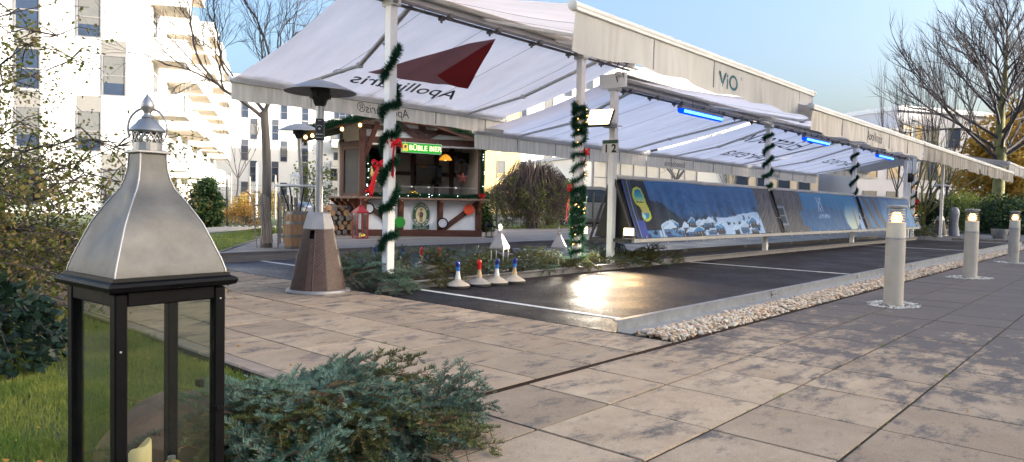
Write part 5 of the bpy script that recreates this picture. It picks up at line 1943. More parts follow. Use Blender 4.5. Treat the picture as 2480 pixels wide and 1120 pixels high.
fig = MB().prism([(.012, -.02), (.05, -.02), (.05, .055), (.018, .06)], .0188, .0196, fm_)
obj('figure', fig, mk('dark coat print', (.03, .05, .06), .6), ov)
def arc_text(word, a_, b_, a0, a1, size, mat, flipd=False):
    n = len(word)
    for k, ch in enumerate(word):
        if ch == ' ': continue
        an = a0 + (a1 - a0) * (k + .5) / n
        me = text_mesh(ch, size, .0008, bold=.001)
        tg = an - R(90) if not flipd else an + R(90)
        me.transform(m_ @ Matrix.Translation((a_ * math.cos(an), b_ * math.sin(an), .0155)) @ rotz(tg))
        obj('letter', me, mat, ov)
cr = mk('white print', (.8, .78, .7), .6)
arc_text('ALLGÄUER', .171, .249, R(152), R(28), .075, cr)
arc_text('BÜBLE BIER', .171, .249, R(202), R(338), .075, cr, True)
obj('banner_plate', MB().prism([(-.205, -.335), (-.1, -.355), (.1, -.355), (.205, -.335), (.2, -.215), (.1, -.285), (-.1, -.285), (-.2, -.215)], .015, .021, m_), M['signgreen'], ov)
me = text_mesh('DAS ORIGINAL', .045, .0008, sx=1.0)
me.transform(m_ @ Matrix.Translation((0, -.322, .0222)))
obj('letter', me, cr, ov)
# lit green sign
gs_ = thing('illuminated_sign', 'lit green sign with cream letters BÜBLE BIER hanging in the hut opening', 'sign', tuple(HM @ Vector((1.395, -.12, 2.135))), HR, tilt=(0, 0))
gs_.rotation_euler = (0, R(1.4), HR)
obj('case', MB().bbox((-.49, -.02, -.125), (.49, .06, .125), .008), M['cleanwhite'], gs_)
obj('face', MB().box((-.475, -.024, -.112), (.475, -.021, .112)), M['signface'], gs_)
me = text_mesh('BÜBLE BIER', .17, .001, bold=.004, sx=.93)
me.transform(Matrix.Translation((.09, -.026, -.002)) @ m_)
obj('lettering', me, M['signtext'], gs_)
b = MB().prism([(.062 * math.cos(R(k * 15)), .02 + .075 * math.sin(R(k * 15))) for k in range(13)] + [(-.062, -.09), (.062, -.09)], 0, .003, Matrix.Translation((-.395, -.0265, 0)) @ m_)
obj('emblem', b, M['signgold'], gs_)
b = MB().prism([(.03 * math.cos(R(k * 30)), .02 + .04 * math.sin(R(k * 30))) for k in range(12)], .003, .005, Matrix.Translation((-.395, -.0265, 0)) @ m_)
obj('emblem', b, M['logodark'], gs_)
obj('hanger', MB().bar((-.4, 0, .12), (-.4, .05, .2), .01, .01).bar((.4, 0, .12), (.4, .05, .2), .01, .01), M['dullsteel'], gs_)
# wooden name board under the gable
nb = thing('name_board', 'light orange wooden board with carved words above the hut opening', 'sign', tuple(HM @ Vector((1.78, -.08, 2.73))), HR)
nb.rotation_euler = (0, R(3.5), HR)
obj('board', MB().bbox((-.84, -.02, -.065), (.84, .02, .065), .008), M['signwood'], nb)
me = text_mesh('Après   Alm  ·', .16, .002, .2)
me.transform(Matrix.Translation((-.1, -.023, .0)) @ m_)
obj('lettering', me, M['ink'], nb)
# amber pendant
pl_ = thing('pendant_lamp', 'amber glass pendant lamp hanging in the hut opening', 'lamp', tuple(HM @ Vector((2.06, .25, 1.9))), HR)
obj('shade', MB().lathe([(.165, 0), (.15, .03), (.11, .09), (.05, .13), (.03, .14), (.028, .132), (.1, .085), (.14, .028), (.16, -.004)], 24), M['lampshade'], pl_, 60)
obj('light', MB().lathe([(0, -.02), (.03, 0), (.03, .04), (0, .07)], 12), M['bulb'], pl_, 60)
obj('cord', MB().tube([(0, 0, .13), (0, 0, .5)], .005, 5), M['cable'], pl_)
# stars
def star(lb, loc, r0, r1, mat, th=.03, rot=0, cat='star'):
    t_ = thing('star_decoration', lb, cat, tuple(HM @ Vector(loc)), HR + rot)
    pts = [((r0 if k % 2 == 0 else r1) * math.cos(R(90 + k * 36)), (r0 if k % 2 == 0 else r1) * math.sin(R(90 + k * 36))) for k in range(10)]
    v = [(x, -th * .2, z) for x, z in pts] + [(x, th, z) for x, z in pts] + [(0, -th, 0), (0, th, 0)]
    f = [((k + 1) % 10, k, 20) for k in range(10)] + [(10 + k, 10 + (k + 1) % 10, 21) for k in range(10)] + [(k, (k + 1) % 10, 10 + (k + 1) % 10, 10 + k) for k in range(10)]
    obj('body', MB().add(v, f), mat, t_)
    return t_
star('straw coloured box star in the left end of the hut opening', (.22, .12, 1.47), .22, .095, mk('straw star', (.5, .36, .15), .7, var=.15), .09, R(-12))
rs = star('red woven star with a small white star at its middle, hanging at the right', (2.46, .05, 1.46), .165, .07, mk('red woven star', (.1, .016, .014), .8, var=.3, scale=40))
obj('small_star', MB().lathe([(.04, -.045), (.0, -.05)], 5), M['cleanwhite'], rs, m=Matrix.Translation((0, -.045, 0)) @ Matrix.Rotation(R(90), 4, 'X'))
# inside: television, shelves, glass guard
tv = thing('television', 'black flat television on the back wall inside the hut', 'television', tuple(HM @ Vector((1.9, 2.05, 1.35))), HR)
obj('screen', MB().bbox((-.3, -.02, -.02), (.42, .03, .5), .006), M['tv'], tv)
obj('bracket', MB().box((-.05, .03, .1), (.1, .1, .3)), M['cable'], tv)
tv = thing('television', 'small dark television high in the right corner of the hut', 'television', tuple(HM @ Vector((2.62, .8, 2.0))), HR + R(25))
obj('screen', MB().bbox((-.2, -.02, -.14), (.2, .03, .14), .006), M['tv'], tv)
obj('bracket', MB().box((-.03, .03, -.05), (.03, .2, .05)), M['cable'], tv)
tv = thing('television', 'dark screen high behind the left corner post of the hut', 'television', tuple(HM @ Vector((.45, .7, 1.98))), HR - R(20))
obj('screen', MB().bbox((-.26, -.02, -.16), (.26, .03, .16), .006), M['tv'], tv)
gg = thing('glass_guard', 'low clear glass guard along the hut counter', 'glass guard', tuple(HM @ Vector((0, .1, .94))), HR)
obj('pane', MB().box((.15, 0, .02), (W - .15, .006, .27)), M['clearglass'], gg)
obj('top_edge', MB().bar((.15, .003, .272), (W - .15, .003, .272), .012, .008), M['steel'], gg)
for x in (.42, 1.2, 1.62, 2.3):
    obj('price_tag', MB().box((x - .022, -.004, .25), (x + .022, -.002, .29)), M['cleanwhite'], gg)
wr = thing('wicker_wreath', 'dark twig wreath hanging inside the right part of the hut opening', 'wreath', tuple(HM @ Vector((2.55, .6, 1.72))), HR)
b = MB()
for k in range(10):
    g = random.Random(k)
    r_ = g.uniform(.13, .2)
    b.tube([(r_ * .8 * math.cos(a_) + g.uniform(-.02, .02), g.uniform(-.03, .03), r_ * 1.3 * math.sin(a_)) for a_ in np.linspace(0, 6.28, 16)], .008, 4, False)
obj('twigs', b, M['twig'], wr)
# fir garland and lights on the counter and around the opening
def hl(pts):
    return [HM @ Vector(p) for p in pts]
path_garland('fir garland with cold lights lying along the hut counter', [hl([(x, -.02 + .02 * math.sin(x * 9), .985 + .012 * math.sin(x * 7)) for x in np.linspace(.1, W - .05, 40)]), hl([(x, .06 + .02 * math.sin(x * 8), 1.0 + .02 * math.sin(x * 5)) for x in np.linspace(.15, W - .1, 40)])], 8000, .075, 'garlands on the beer hut', 61, 12, M['fairy'])
path_garland('dark garland with cold lights up the left edge of the hut opening', [hl([(.12 + .015 * math.sin(z * 9), -.03, z) for z in np.linspace(1.0, 1.95, 24)])], 2600, .07, 'garlands on the beer hut', 62, 8, M['fairy'])
path_garland('dark garland with cold lights down the right corner post of the hut', [hl([(W - .0 + .015 * math.sin(z * 9), -.06, z) for z in np.linspace(1.0, 2.3, 30)])], 3600, .07, 'garlands on the beer hut', 63, 9, M['fairy'])
path_garland('thick green garland along the left bargeboard of the hut roof', [hl([tuple(AP.lerp(LT, q) + Vector((0, -.47, .06 + .03 * math.sin(q * 30)))) for q in np.linspace(-.02, 1.0, 40)]), hl([tuple(AP.lerp(LT, q) + Vector((0, -.5, .0 + .03 * math.sin(q * 25)))) for q in np.linspace(-.02, .96, 40)])], 9000, .09, 'garlands on the beer hut', 64)
path_garland('green garland along the right bargeboard of the hut roof', [hl([tuple(AP.lerp(RT, q) + Vector((0, -.47, .06 + .03 * math.sin(q * 30)))) for q in np.linspace(.0, 1.0, 40)])], 4000, .09, 'garlands on the beer hut', 65)
bow('ribbon_bow', 'red bow at the right end of the hut counter', tuple(HM @ Vector((W - .02, -.12, 1.03))), HR - R(90), .9, ((.02, -.1), (-.02, -.1)), 'red bows on the beer hut')
bow('ribbon_bow', 'red bow at the left end of the counter garland', tuple(HM @ Vector((.16, -.12, 1.08))), HR - R(90), .9, ((.06, -.16), (.03, -.12)), 'red bows on the beer hut')
sl_ = thing('bulb_string', 'string of round warm bulbs along the left eave of the hut', 'light string', tuple(HM @ (LT + Vector((0, -.48, -.05)))), 0)
o_ = Vector(sl_.location)
pts = [HM @ (AP.lerp(LT, q) + Vector((0, -.5, -.1 - .02 * math.sin(q * 18)))) - o_ for q in np.linspace(.35, 1.02, 30)]
obj('wire', MB().tube(pts, .005, 5), M['cable'], sl_)
for q in (.40, .58, .80, .87, .935, .99):
    p = HM @ (AP.lerp(LT, q) + Vector((0, -.5, -.15))) - o_
    obj('bulb', MB().lathe([(0, -.045), (.03, -.035), (.042, -.005), (.03, .03), (.012, .045)], 14), M['bulb'], sl_, 60, m=Matrix.Translation(p))
sl_ = thing('bulb_string', 'warm bulbs under the right eave of the hut', 'light string', tuple(HM @ (RT + Vector((0, -.48, -.05)))), 0)
obj('bulb', MB().lathe([(0, -.045), (.03, -.035), (.042, -.005), (.03, .03), (.012, .045)], 14), M['bulb'], sl_, 60, m=Matrix.Translation((-.05, 0, -.08)))
obj('wire', MB().tube([(-.3, .1, .02), (-.05, 0, -.03), (.2, -.1, 0)], .005, 5), M['cable'], sl_)
# black lantern right of the hut
house_lantern('small black lantern at the right corner of the hut', tuple(HM @ Vector((W + .14, -.25, .0))), .17, .26, M['black'], M['black'], HR, True, (.02, .12), None, .1)
# stacked logs beside the hut
lp = thing('log_pile', 'stack of split firewood at the left side of the hut', 'log pile', tuple(HM @ Vector((-.55, .35, 0))), HR + R(20))
gl = random.Random(9)
for row in range(6):
    for c in range(5 - row // 3):
        r_ = gl.uniform(.06, .095)
        n_ = gl.choice((5, 6, 7))
        b = MB()
        ring = [(r_ * gl.uniform(.75, 1.1) * math.cos(6.283 * k / n_), r_ * gl.uniform(.75, 1.1) * math.sin(6.283 * k / n_)) for k in range(n_)]
        L_ = gl.uniform(.3, .42)
        b.prism(ring, 0, L_, Matrix.Translation((-.42 + c * .175 + gl.uniform(-.02, .02) + (row % 2) * .07, -.3 + gl.uniform(-.04, .04), .08 + row * .115)) @ Matrix.Rotation(R(-90), 4, 'X') @ Matrix.Rotation(gl.uniform(-.1, .1), 4, 'Y'))
        obj('log', b, M['barrel'] if gl.random() < .45 else M['bark'], lp)
# small props on the counter
bk = thing('basket', 'small basket with golden ornaments on the hut counter', 'basket', tuple(HM @ Vector((1.28, .3, .945))), HR)
obj('bowl', MB().lathe([(.0, 0), (.12, 0), (.17, .1), (.16, .1), (.11, .01), (0, .01)], 16), M['brownlit'], bk, 40)
for k in range(9):
    g = random.Random(k)
    obj('ornament', MB().lathe([(0, -.035), (.03, -.018), (.035, 0), (.03, .018), (0, .035)], 8), M['gold'], bk, 60, m=Matrix.Translation((g.uniform(-.1, .1), g.uniform(-.08, .08), .1 + g.uniform(0, .05))))

# ================================================================ sledges leaning on the tree
def sledge(lb, loc, rot, lean):
    t_ = thing('sledge', lb, 'sledge', loc, rot, 'wooden sledges leaning on the tree', (lean, 0))
    for sx in (-1, 1):
        pts = [(sx * .155, 0, .0), (sx * .155, .0, .75), (sx * .155, .03, .88), (sx * .15, .1, .96), (sx * .145, .18, .97)]
        obj('runner', MB().tube(pts, .014, 6), M['greywood'], t_)
        for z in (.18, .5, .72):
            obj('strut', MB().bar((sx * .155, 0, z), (sx * .12, -.1, z), .025, .025), M['greywood'], t_)
    for k in range(5):
        x = -.12 + .06 * k
        obj('seat_slat', MB().bbox((x - .019, -.118, .06 + .01 * (k % 2)), (x + .019, -.1, .9 - .02 * abs(k - 2)), .003), M['greywood'], t_)
    for z in (.18, .5, .72):
        obj('crossbar', MB().bar((-.15, -.095, z), (.15, -.095, z), .025, .03), M['greywood'], t_)
    return t_
sledge('wooden sledge standing upright against the tree trunk, facing the paving', (6.47, 10.98, .125), R(-30), R(-8))
sledge('second wooden sledge turned sideways at the left of the tree trunk', (6.13, 11.2, .125), R(25), R(-6))
# ================================================================ fir twigs
def fir_sprig(name, L, nside, nl, mat, seed, ymix=0, spread=.5, droop=.2, nden=620):
    """a flat fir branch: main twig with side shoots, each set with needles"""
    g = random.Random(seed)
    tw = MB()
    vs, fs, o = [], [], 0
    tips = []
    main = [Vector((L * t_, .02 * math.sin(t_ * 3 + seed), .05 * math.sin(t_ * math.pi) - droop * L * t_ * t_ * .5)) for t_ in np.linspace(0, 1, 9)]
    tw.tube(main, [.006 - .004 * k / 8 for k in range(9)], 4)
    shoots = [(main[2:], nden)]
    for k in range(nside):
        t_ = .15 + .75 * k / nside
        sg = 1 if k % 2 else -1
        p0 = Vector((L * t_, .02 * math.sin(t_ * 3 + seed), .05 * math.sin(t_ * math.pi) - droop * L * t_ * t_ * .5))
        l_ = L * (.62 - .42 * t_) * g.uniform(.8, 1.15)
        a_ = sg * g.uniform(.55, .85)
        sh = [p0 + Vector((math.cos(a_) * l_ * q, math.sin(a_) * l_ * q, .03 * math.sin(q * 3) + g.uniform(-.03, .05) * q - droop * .15 * q * q)) for q in np.linspace(0, 1, 6)]
        tw.tube(sh, [.003 - .0018 * q / 5 for q in range(6)], 4)
        shoots.append((sh, int(nden * l_ / L * 1.15)))
        if l_ > .12:
            for q in (2, 3):
                a2_ = a_ + (-1) ** q * g.uniform(.5, .9)
                l2 = l_ * .45
                s2 = [sh[q] + Vector((math.cos(a2_) * l2 * u, math.sin(a2_) * l2 * u, .01 * u)) for u in np.linspace(0, 1, 4)]
                tw.tube(s2, .0018, 3)
                shoots.append((s2, int(nden * l2 / L * 1.25)))
    for k, (pth, n) in enumerate(shoots):
        P = np.asarray([tuple(p) for p in pth])
        gg = np.random.default_rng(seed * 100 + k)
        n = max(n, 30)
        u = gg.uniform(0, len(P) - 1.001, n)
        i = u.astype(int)
        fr = (u - i)[:, None]
        base = P[i] * (1 - fr) + P[i + 1] * fr
        T = P[i + 1] - P[i]
        T /= np.linalg.norm(T, axis=1, keepdims=True)
        up_ = np.array([0, 0, 1.])
        S = np.cross(T, up_)
        S /= np.maximum(np.linalg.norm(S, axis=1, keepdims=True), 1e-6)
        U = np.cross(S, T)
        an = np.where(gg.uniform(0, 1, (n, 1)) < .72, np.where(gg.uniform(0, 1, (n, 1)) < .5, 0, math.pi) + gg.normal(0, .32, (n, 1)), gg.uniform(.2, math.pi - .2, (n, 1)))
        D = S * np.cos(an) + U * (np.abs(np.sin(an)) * .8 + .1) + T * gg.uniform(.3, .6, (n, 1))
        D /= np.linalg.norm(D, axis=1, keepdims=True)
        ln_ = nl * gg.uniform(.75, 1.15, (n, 1))
        wv = np.cross(D, gg.standard_normal((n, 3)))
        wv /= np.linalg.norm(wv, axis=1, keepdims=True)
        wv *= .0015
        tip = base + D * ln_ + U * .002
        mid = base + D * ln_ * .55
        v = np.stack([base - wv * .6, base + wv * .6, mid + wv, tip, mid - wv], 1).reshape(-1, 3)
        q0 = (np.arange(n) * 5)[:, None]
        f = np.concatenate([q0 + np.array([[0, 1, 2]]), q0 + np.array([[0, 2, 4]]), q0 + np.array([[4, 2, 3]])])
        vs.append(v); fs.append(f + o); o += len(v)
    me = npmesh(name, np.concatenate(vs), np.concatenate(fs))
    me.materials.append(mat)
    tme = tw.mesh(name + '_twig')
    tme.materials.append(M['twigbrown'])
    return me, tme
SP = [fir_sprig('fir_needles_%d' % k, L_, ns_, nl_, M[mt], k, nden=nd) for k, (L_, ns_, nl_, mt, nd) in enumerate(((.52, 7, .025, 'needle', 360), (.42, 6, .024, 'needle', 300), (.46, 7, .023, 'needle_d', 320), (.34, 4, .023, 'needle', 230), (.22, 2, .021, 'needle_y', 200), (.40, 6, .022, 'needle_d', 280), (.36, 5, .021, 'needle_b', 150)))]
def put_sprig(parent, k, loc, az, pitch, roll, s=1):
    me, tme = SP[k]
    o = bpy.data.objects.new('branch', me)
    COL.objects.link(o)
    o.parent = parent
    o.location = loc
    o.rotation_euler = Euler((roll, pitch, az), 'XYZ')
    o.scale = (s, s, s)
    t_ = bpy.data.objects.new('twig', tme)
    COL.objects.link(t_)
    t_.parent = o
    return o
# pile of cut fir branches in the foreground
FP = (1.60, 2.46, 0)
fp = thing('fir_branch_pile', 'heap of cut blue-green fir branches on the corner of the paving', 'fir branches', FP)
g = random.Random(21)
for k in range(120):
    a_ = g.uniform(0, 2 * math.pi)
    rr = math.sqrt(g.uniform(0, 1))
    ex, ey = .52, .38
    # ellipse axis along the image width: (sin yaw, -cos yaw)
    lx, ly = rr * ex * math.cos(a_), rr * ey * math.sin(a_)
    x = lx * math.sin(YAW) + ly * math.cos(YAW)
    y = -lx * math.cos(YAW) + ly * math.sin(YAW)
    hgt = .175 * (1 - rr ** 2) ** .7 * (1 if lx > -.15 else .75)
    out = math.atan2(y, x) + g.uniform(-.9, .9)
    typ = g.choice((0, 0, 1, 1, 3, 0, 1, 2, 2, 5)) if g.random() > .2 else g.choice((4, 4, 6))
    if lx < -.25 and g.random() < .6: typ = g.choice((2, 5, 6))
    zz = hgt * g.uniform(.35, 1.0) + .02
    put_sprig(fp, typ, (x - .16 * math.cos(out), y - .16 * math.sin(out), zz), out, g.uniform(-.2, .35) + (.12 if rr > .7 else 0), g.uniform(-.5, .5), g.uniform(.65, 1.0))
# long shoots sticking out to the right
for (px_, az_, pt_, ty, s_) in (((.33, -.24, .06), -.28, -.6, 3, .95), ((.36, -.26, .05), -.35, -.4, 1, .72), ((.30, -.28, .05), -.5, -.15, 0, .62), ((.28, -.3, .04), -.7, -.05, 1, .7), ((.34, -.2, .05), -.05, -.35, 3, .8)):
    put_sprig(fp, ty, px_, az_, pt_, .2, s_)
b = MB()
for k in range(14):
    a_ = g.uniform(0, 6.28)
    p0 = Vector((-.45 * math.sin(YAW) + g.uniform(-.2, .3), .45 * math.cos(YAW) + g.uniform(-.3, .2), g.uniform(.03, .14)))
    d = Vector((math.cos(a_), math.sin(a_), g.uniform(-.1, .4))) * g.uniform(.15, .32)
    b.tube([p0, p0 + d * .5 + Vector((0, 0, .02)), p0 + d], [.004, .003, .0015], 5)
obj('bare_twig', b, M['twigbrown'], fp)
# glittering bits of tinsel wrapping in it
b = MB()
for (x, y, z) in ((-.02, -.18, .17), (-.32, .02, .1), (.02, -.36, .1)):
    for q in range(7):
        b.box((-.006, -.003, 0), (.006, .003, .008), Matrix.Translation((x + g.uniform(-.02, .02), y + g.uniform(-.02, .02), z + g.uniform(0, .03))) @ Euler((g.uniform(0, 3), g.uniform(0, 3), 0)).to_matrix().to_4x4())
obj('glitter', b, M['silverpatch'], fp)
# bed of fir twigs between the kerbs
fb = thing('fir_branch_bed', 'bed of cut fir twigs laid between the lanes around the white posts', 'fir branches', (7, 6.45, 0))
for k in range(150):
    x = g.uniform(4.7, 10.9)
    wid = 1 if x < 8.7 else .45
    y = g.uniform(6.02, 6.05 + 1.05 * wid)
    z = .05 + .11 * math.sin(min(1, (y - 6.0) / .5) * 1.5) * g.uniform(.3, 1) * (1.15 if x < 6.3 else .8)
    if y < 6.2: z = max(z, .06)
    ty = g.choice((2, 2, 5, 5, 0, 1)) if x > 5.2 else g.choice((0, 1, 2, 0, 5))
    put_sprig(fb, ty if g.random() > .05 else 4, (x - 7, y - 6.45, z), g.uniform(0, 6.28), g.uniform(-.45, .25), g.uniform(-.6, .6), g.uniform(.7, 1.05))
for k in range(26):
    a_ = g.uniform(-1.7, 1.0)
    x, y = 4.62 + g.uniform(-.18, .3), 6.12 + g.uniform(-.16, .4)
    put_sprig(fb, g.choice((0, 1, 3, 0)), (x - 7, y - 6.45, g.uniform(.04, .2)), a_, g.uniform(-.2, .35), g.uniform(-.5, .5), g.uniform(.75, 1.05))
for (x, y, p_) in ((7.35, 7.0, -1.2), (6.05, 6.6, -1.1), (5.0, 6.5, -1.0), (6.3, 6.5, -.9), (9.1, 6.4, -.9), (5.6, 6.9, -1.0)):
    for q in range(3):
        put_sprig(fb, g.choice((0, 5, 3)), (x - 7, y - 6.45, .06), g.uniform(0, 6.28), p_, 0, .75)
fb2 = thing('fir_branch_bed', 'far bed of fir twigs at the other end of the lanes', 'fir branches', (29.5, 6.5, 0))
for k in range(30):
    put_sprig(fb2, g.choice((2, 5, 0)), (g.uniform(-1.5, 2.5), g.uniform(-.5, .5), g.uniform(.05, .2)), g.uniform(0, 6.28), g.uniform(-.6, .2), g.uniform(-.6, .6), 1.2)

# dropped needles and twig bits on the paving round the pile
gg = np.random.default_rng(44)
nn = 1400
a_ = gg.uniform(0, 2 * np.pi, nn); r_ = np.abs(gg.normal(0, 1, nn)) * .34 + .38
lx, ly = r_ * 1.15 * np.cos(a_), r_ * .8 * np.sin(a_)
px_ = FP[0] + lx * math.sin(YAW) + ly * math.cos(YAW)
py_ = FP[1] - lx * math.cos(YAW) + ly * math.sin(YAW)
th_ = gg.uniform(0, np.pi, nn); L_ = gg.uniform(.006, .012, nn)
dx_, dy_ = np.cos(th_) * L_, np.sin(th_) * L_
wx_, wy_ = -np.sin(th_) * .0009, np.cos(th_) * .0009
zz = np.full(nn, .003)
v = np.stack([np.stack([px_ - dx_ + wx_, py_ - dy_ + wy_, zz], -1), np.stack([px_ - dx_ - wx_, py_ - dy_ - wy_, zz], -1), np.stack([px_ + dx_, py_ + dy_, zz + .002], -1)], 1).reshape(-1, 3)
o = obj('needle_litter', npmesh('needle_litter', v, np.arange(3 * nn).reshape(-1, 3)), M['needle_b'])
o['kind'] = 'stuff'

# ================================================================ boulder
n_ = 40
ring = []
bv, bf = subdiv(*subdiv(ico2_v, ico2_f))
d = np.ones(len(bv))
for k in range(26):
    ax = NP.standard_normal(3); ax /= np.linalg.norm(ax)
    d = np.minimum(d, .72 + .22 * NP.uniform() + np.maximum(0, .9 - (bv @ ax)) * 1.0)
d += .02 * NP.standard_normal(len(bv)) * .6
B = bv * d[:, None] * np.array([.40, .34, .215])
bo = thing('boulder', 'reddish brown boulder on the lawn behind the black lantern', 'boulder', (1.22, 2.86, 0), R(40))
obj('rock', npmesh('rock', B + np.array([0, 0, -.02]), bf, True), M['granite'], bo)

# ================================================================ grass
def grass(name, n, region, h, w, seed, dens=None, parent=None):
    gg = np.random.default_rng(seed)
    x, y = region(gg, n)
    n = len(x)
    z = -.045 + lawn_height(x, y) if name == 'grass' else -.012 + .5 * lawn_height(x, y)
    a_ = gg.uniform(0, 2 * np.pi, n)
    hh = h * gg.uniform(.45, 1.25, n) * (.7 + .6 * vnoise(x * 2.1, y * 2.1))
    lean = gg.uniform(.1, .9, n) * hh
    dx, dy = np.cos(a_), np.sin(a_)
    b = gg.uniform(0, 2 * np.pi, n)
    wx, wy = np.cos(b) * w, np.sin(b) * w
    base = np.stack([x, y, z], -1)
    wv = np.stack([wx, wy, 0 * wx], -1)
    mid = base + np.stack([dx * lean * .35, dy * lean * .35, hh * .6], -1)
    tip = base + np.stack([dx * lean, dy * lean, hh * .95], -1)
    v = np.stack([base - wv, base + wv, mid + wv * .7, mid - wv * .7, tip], 1).reshape(-1, 3)
    q0 = (np.arange(n) * 5)[:, None]
    f = np.concatenate([q0 + np.array([[0, 1, 2]]), q0 + np.array([[0, 2, 3]]), q0 + np.array([[3, 2, 4]])])
    o = obj(name, npmesh(name, v, f), M['grass'])
    o['kind'] = 'stuff'
    return o
def reg_near(gg, n):
    x, y = gg.uniform(-.6, 1.95, n), gg.uniform(1.6, 6.0, n)
    k = (y > x * .2 + 1.2)
    # bare, leafy earth under the shrub
    k &= ~((vnoise(x * 3 + 5, y * 3) > .62) & (y > 3.6) & (x < 1.4) & (gg.uniform(0, 1, n) < .75))
    return x[k], y[k]
grass('grass', 120000, reg_near, .042, .002, 5)
def reg_mid(gg, n):
    x, y = gg.uniform(-1.5, 1.94, n), gg.uniform(5.5, 10.8, n)
    return x, y
grass('grass', 30000, reg_mid, .05, .004, 6)
def reg_far(gg, n):
    y = 10.95 + 12 * gg.uniform(0, 1, n) ** 1.4
    x = gg.uniform(-1, 10, n) + (y - 11) * .45
    k = ~((x > 4.75 + (y - 10.2) * .75) & (y < 16)) & (x < 14)
    # keep the sandy path free
    k &= ~((y > 12.3 + (x - 2.6) * .98) & (y < 14.9 + (x - 1.8) * .93) & (x > 1.9)) & ~((x <= 2.6) & (y > 11.3 + (x - 2) * .4) & (y < 14.9 + (x - 1.8) * .4))
    return x[k], y[k]
grass('grass_far', 60000, reg_far, .05, .006, 8)
def reg_bed(gg, n):
    return gg.uniform(10, 26, n), gg.uniform(16.0, 19.5, n)
grass('grass_far', 14000, reg_bed, .09, .012, 9)
# small weeds in paving joints
ws_ = []
gg = np.random.default_rng(3)
tuft_xy = [(2.452 + JX * c + gg.normal(0, .004), 2.5 + gg.uniform(0, 8)) for c in range(1, 5) for _ in range(10)] + [(gg.uniform(1.8, 9), 2.41 - JY * r + gg.normal(0, .003)) for r in range(1, 5) for _ in range(16)] + [(2.05 + gg.normal(0, .01), gg.uniform(2.6, 6)) for _ in range(40)]
X_, Y_ = [], []
for (x, y) in tuft_xy:
    k = gg.integers(4, 14)
    X_ += list(x + gg.normal(0, .012, k)); Y_ += list(y + gg.normal(0, .006, k))
wd = grass('joint_weeds', len(X_), lambda g_, n: (np.array(X_), np.array(Y_)), .016, .0022, 12)
# fallen leaves
lv = MB()
gl = random.Random(6)
lf = [(0, 0), (.3, .22), (.5, .5), (.3, .8), (0, 1), (-.3, .8), (-.5, .5), (-.3, .22)]
for (n_l, box_) in ((90, (.0, 1.9, 2.4, 6.0)), (30, (2.1, 4.4, 3, 9)), (10, (4.6, 8, 3, 5.8)), (16, (2, 10, .3, 2.3))):
    for k in range(n_l):
        x, y = gl.uniform(box_[0], box_[1]), gl.uniform(box_[2], box_[3])
        s_ = gl.uniform(.012, .03)
        z = .004 if x > 2.05 else .005
        m_ = Matrix.Translation((x, y, z)) @ Euler((gl.uniform(-.3, .3), gl.uniform(-.3, .3), gl.uniform(0, 6.28))).to_matrix().to_4x4()
        lv.add([(a_ * s_, b_ * s_, .003 * math.cos(a_ * 6)) for a_, b_ in lf], [tuple(range(8))], m_)
o = obj('fallen_leaves', lv, M['deadleaf'])
o['kind'] = 'stuff'

# ================================================================ leafy plants
def leaf_cloud(name, centers, n, size, mat, seed, parent, spread=.12, droop=.2, shape='tri', kind=None):
    """many separate leaves around given points"""
    gg = np.random.default_rng(seed)
    Cn = np.asarray(centers, float)
    i = gg.integers(0, len(Cn), n)
    p = Cn[i] + gg.normal(0, spread, (n, 3))
    a_ = gg.uniform(0, 2 * np.pi, n)
    el = gg.uniform(-1.0, .6, n) - droop
    D = np.stack([np.cos(a_) * np.cos(el), np.sin(a_) * np.cos(el), np.sin(el)], -1)
    S = np.cross(D, gg.standard_normal((n, 3)))
    S /= np.linalg.norm(S, axis=1, keepdims=True)
    L_ = (size * gg.uniform(.6, 1.3, n))[:, None]
    wd_ = L_ * .36
    N_ = np.cross(D, S)
    v = np.stack([p, p + D * L_ * .45 + S * wd_, p + D * L_ + N_ * L_ * .12, p + D * L_ * .45 - S * wd_], 1).reshape(-1, 3)
    f = np.arange(4 * n).reshape(-1, 4)
    return obj(name, npmesh(name, v, f), mat, parent)
def limb_paths(root, n, length, spread, rise, seed, curve=.3, steps=7):
    g = random.Random(seed)
    out = []
    for k in range(n):
        a_ = g.uniform(spread[0], spread[1])
        d = Vector((math.cos(a_), math.sin(a_), rise * g.uniform(.7, 1.3))).normalized()
        p = Vector(root)
        L_ = length * g.uniform(.6, 1.15)
        pts = [p.copy()]
        for s_ in range(steps):
            d = (d + Vector((g.uniform(-.22, .22), g.uniform(-.22, .22), g.uniform(-.25, .12) - curve * .1))).normalized()
            p = p + d * L_ / steps
            pts.append(p.copy())
        out.append(pts)
    return out
# big arching shrub at the left edge
sh_ = thing('shrub', 'large loose shrub with thin green and olive leaves at the left edge', 'shrub', (.55, 7.6, 0))
main = limb_paths((0, 0, 0), 26, 2.9, (R(-75), R(85)), 1.35, 31, .9, 9)
main += limb_paths((-.5, .6, 0), 34, 3.2, (R(-90), R(100)), 1.7, 33, .8, 9)
tw = MB()
cent, cent2, inner = [], [], []
gs2 = random.Random(77)
for pth in main:
    tw.tube(pth, [.016 - .0014 * k for k in range(len(pth))], 5)
    for k in range(3, len(pth)):
        for q in range(7):
            a_ = gs2.uniform(0, 6.28)
            d = Vector((math.cos(a_), math.sin(a_), gs2.uniform(-.7, .5))) * gs2.uniform(.2, .55)
            p0 = pth[k]
            mid = p0 + d * .5 + Vector((0, 0, .05))
            tw.tube([p0, mid, p0 + d], [.006, .0045, .0028], 4)
            for u in (.45, .7, .9, 1.05):
                (cent if gs2.random() < .6 else cent2).append(p0 + d * u)
obj('stems', tw, M['twig'], sh_)
l1 = leaf_cloud('leaves', cent, 32000, .038, M['leafgreen'], 41, sh_, .07, .2)
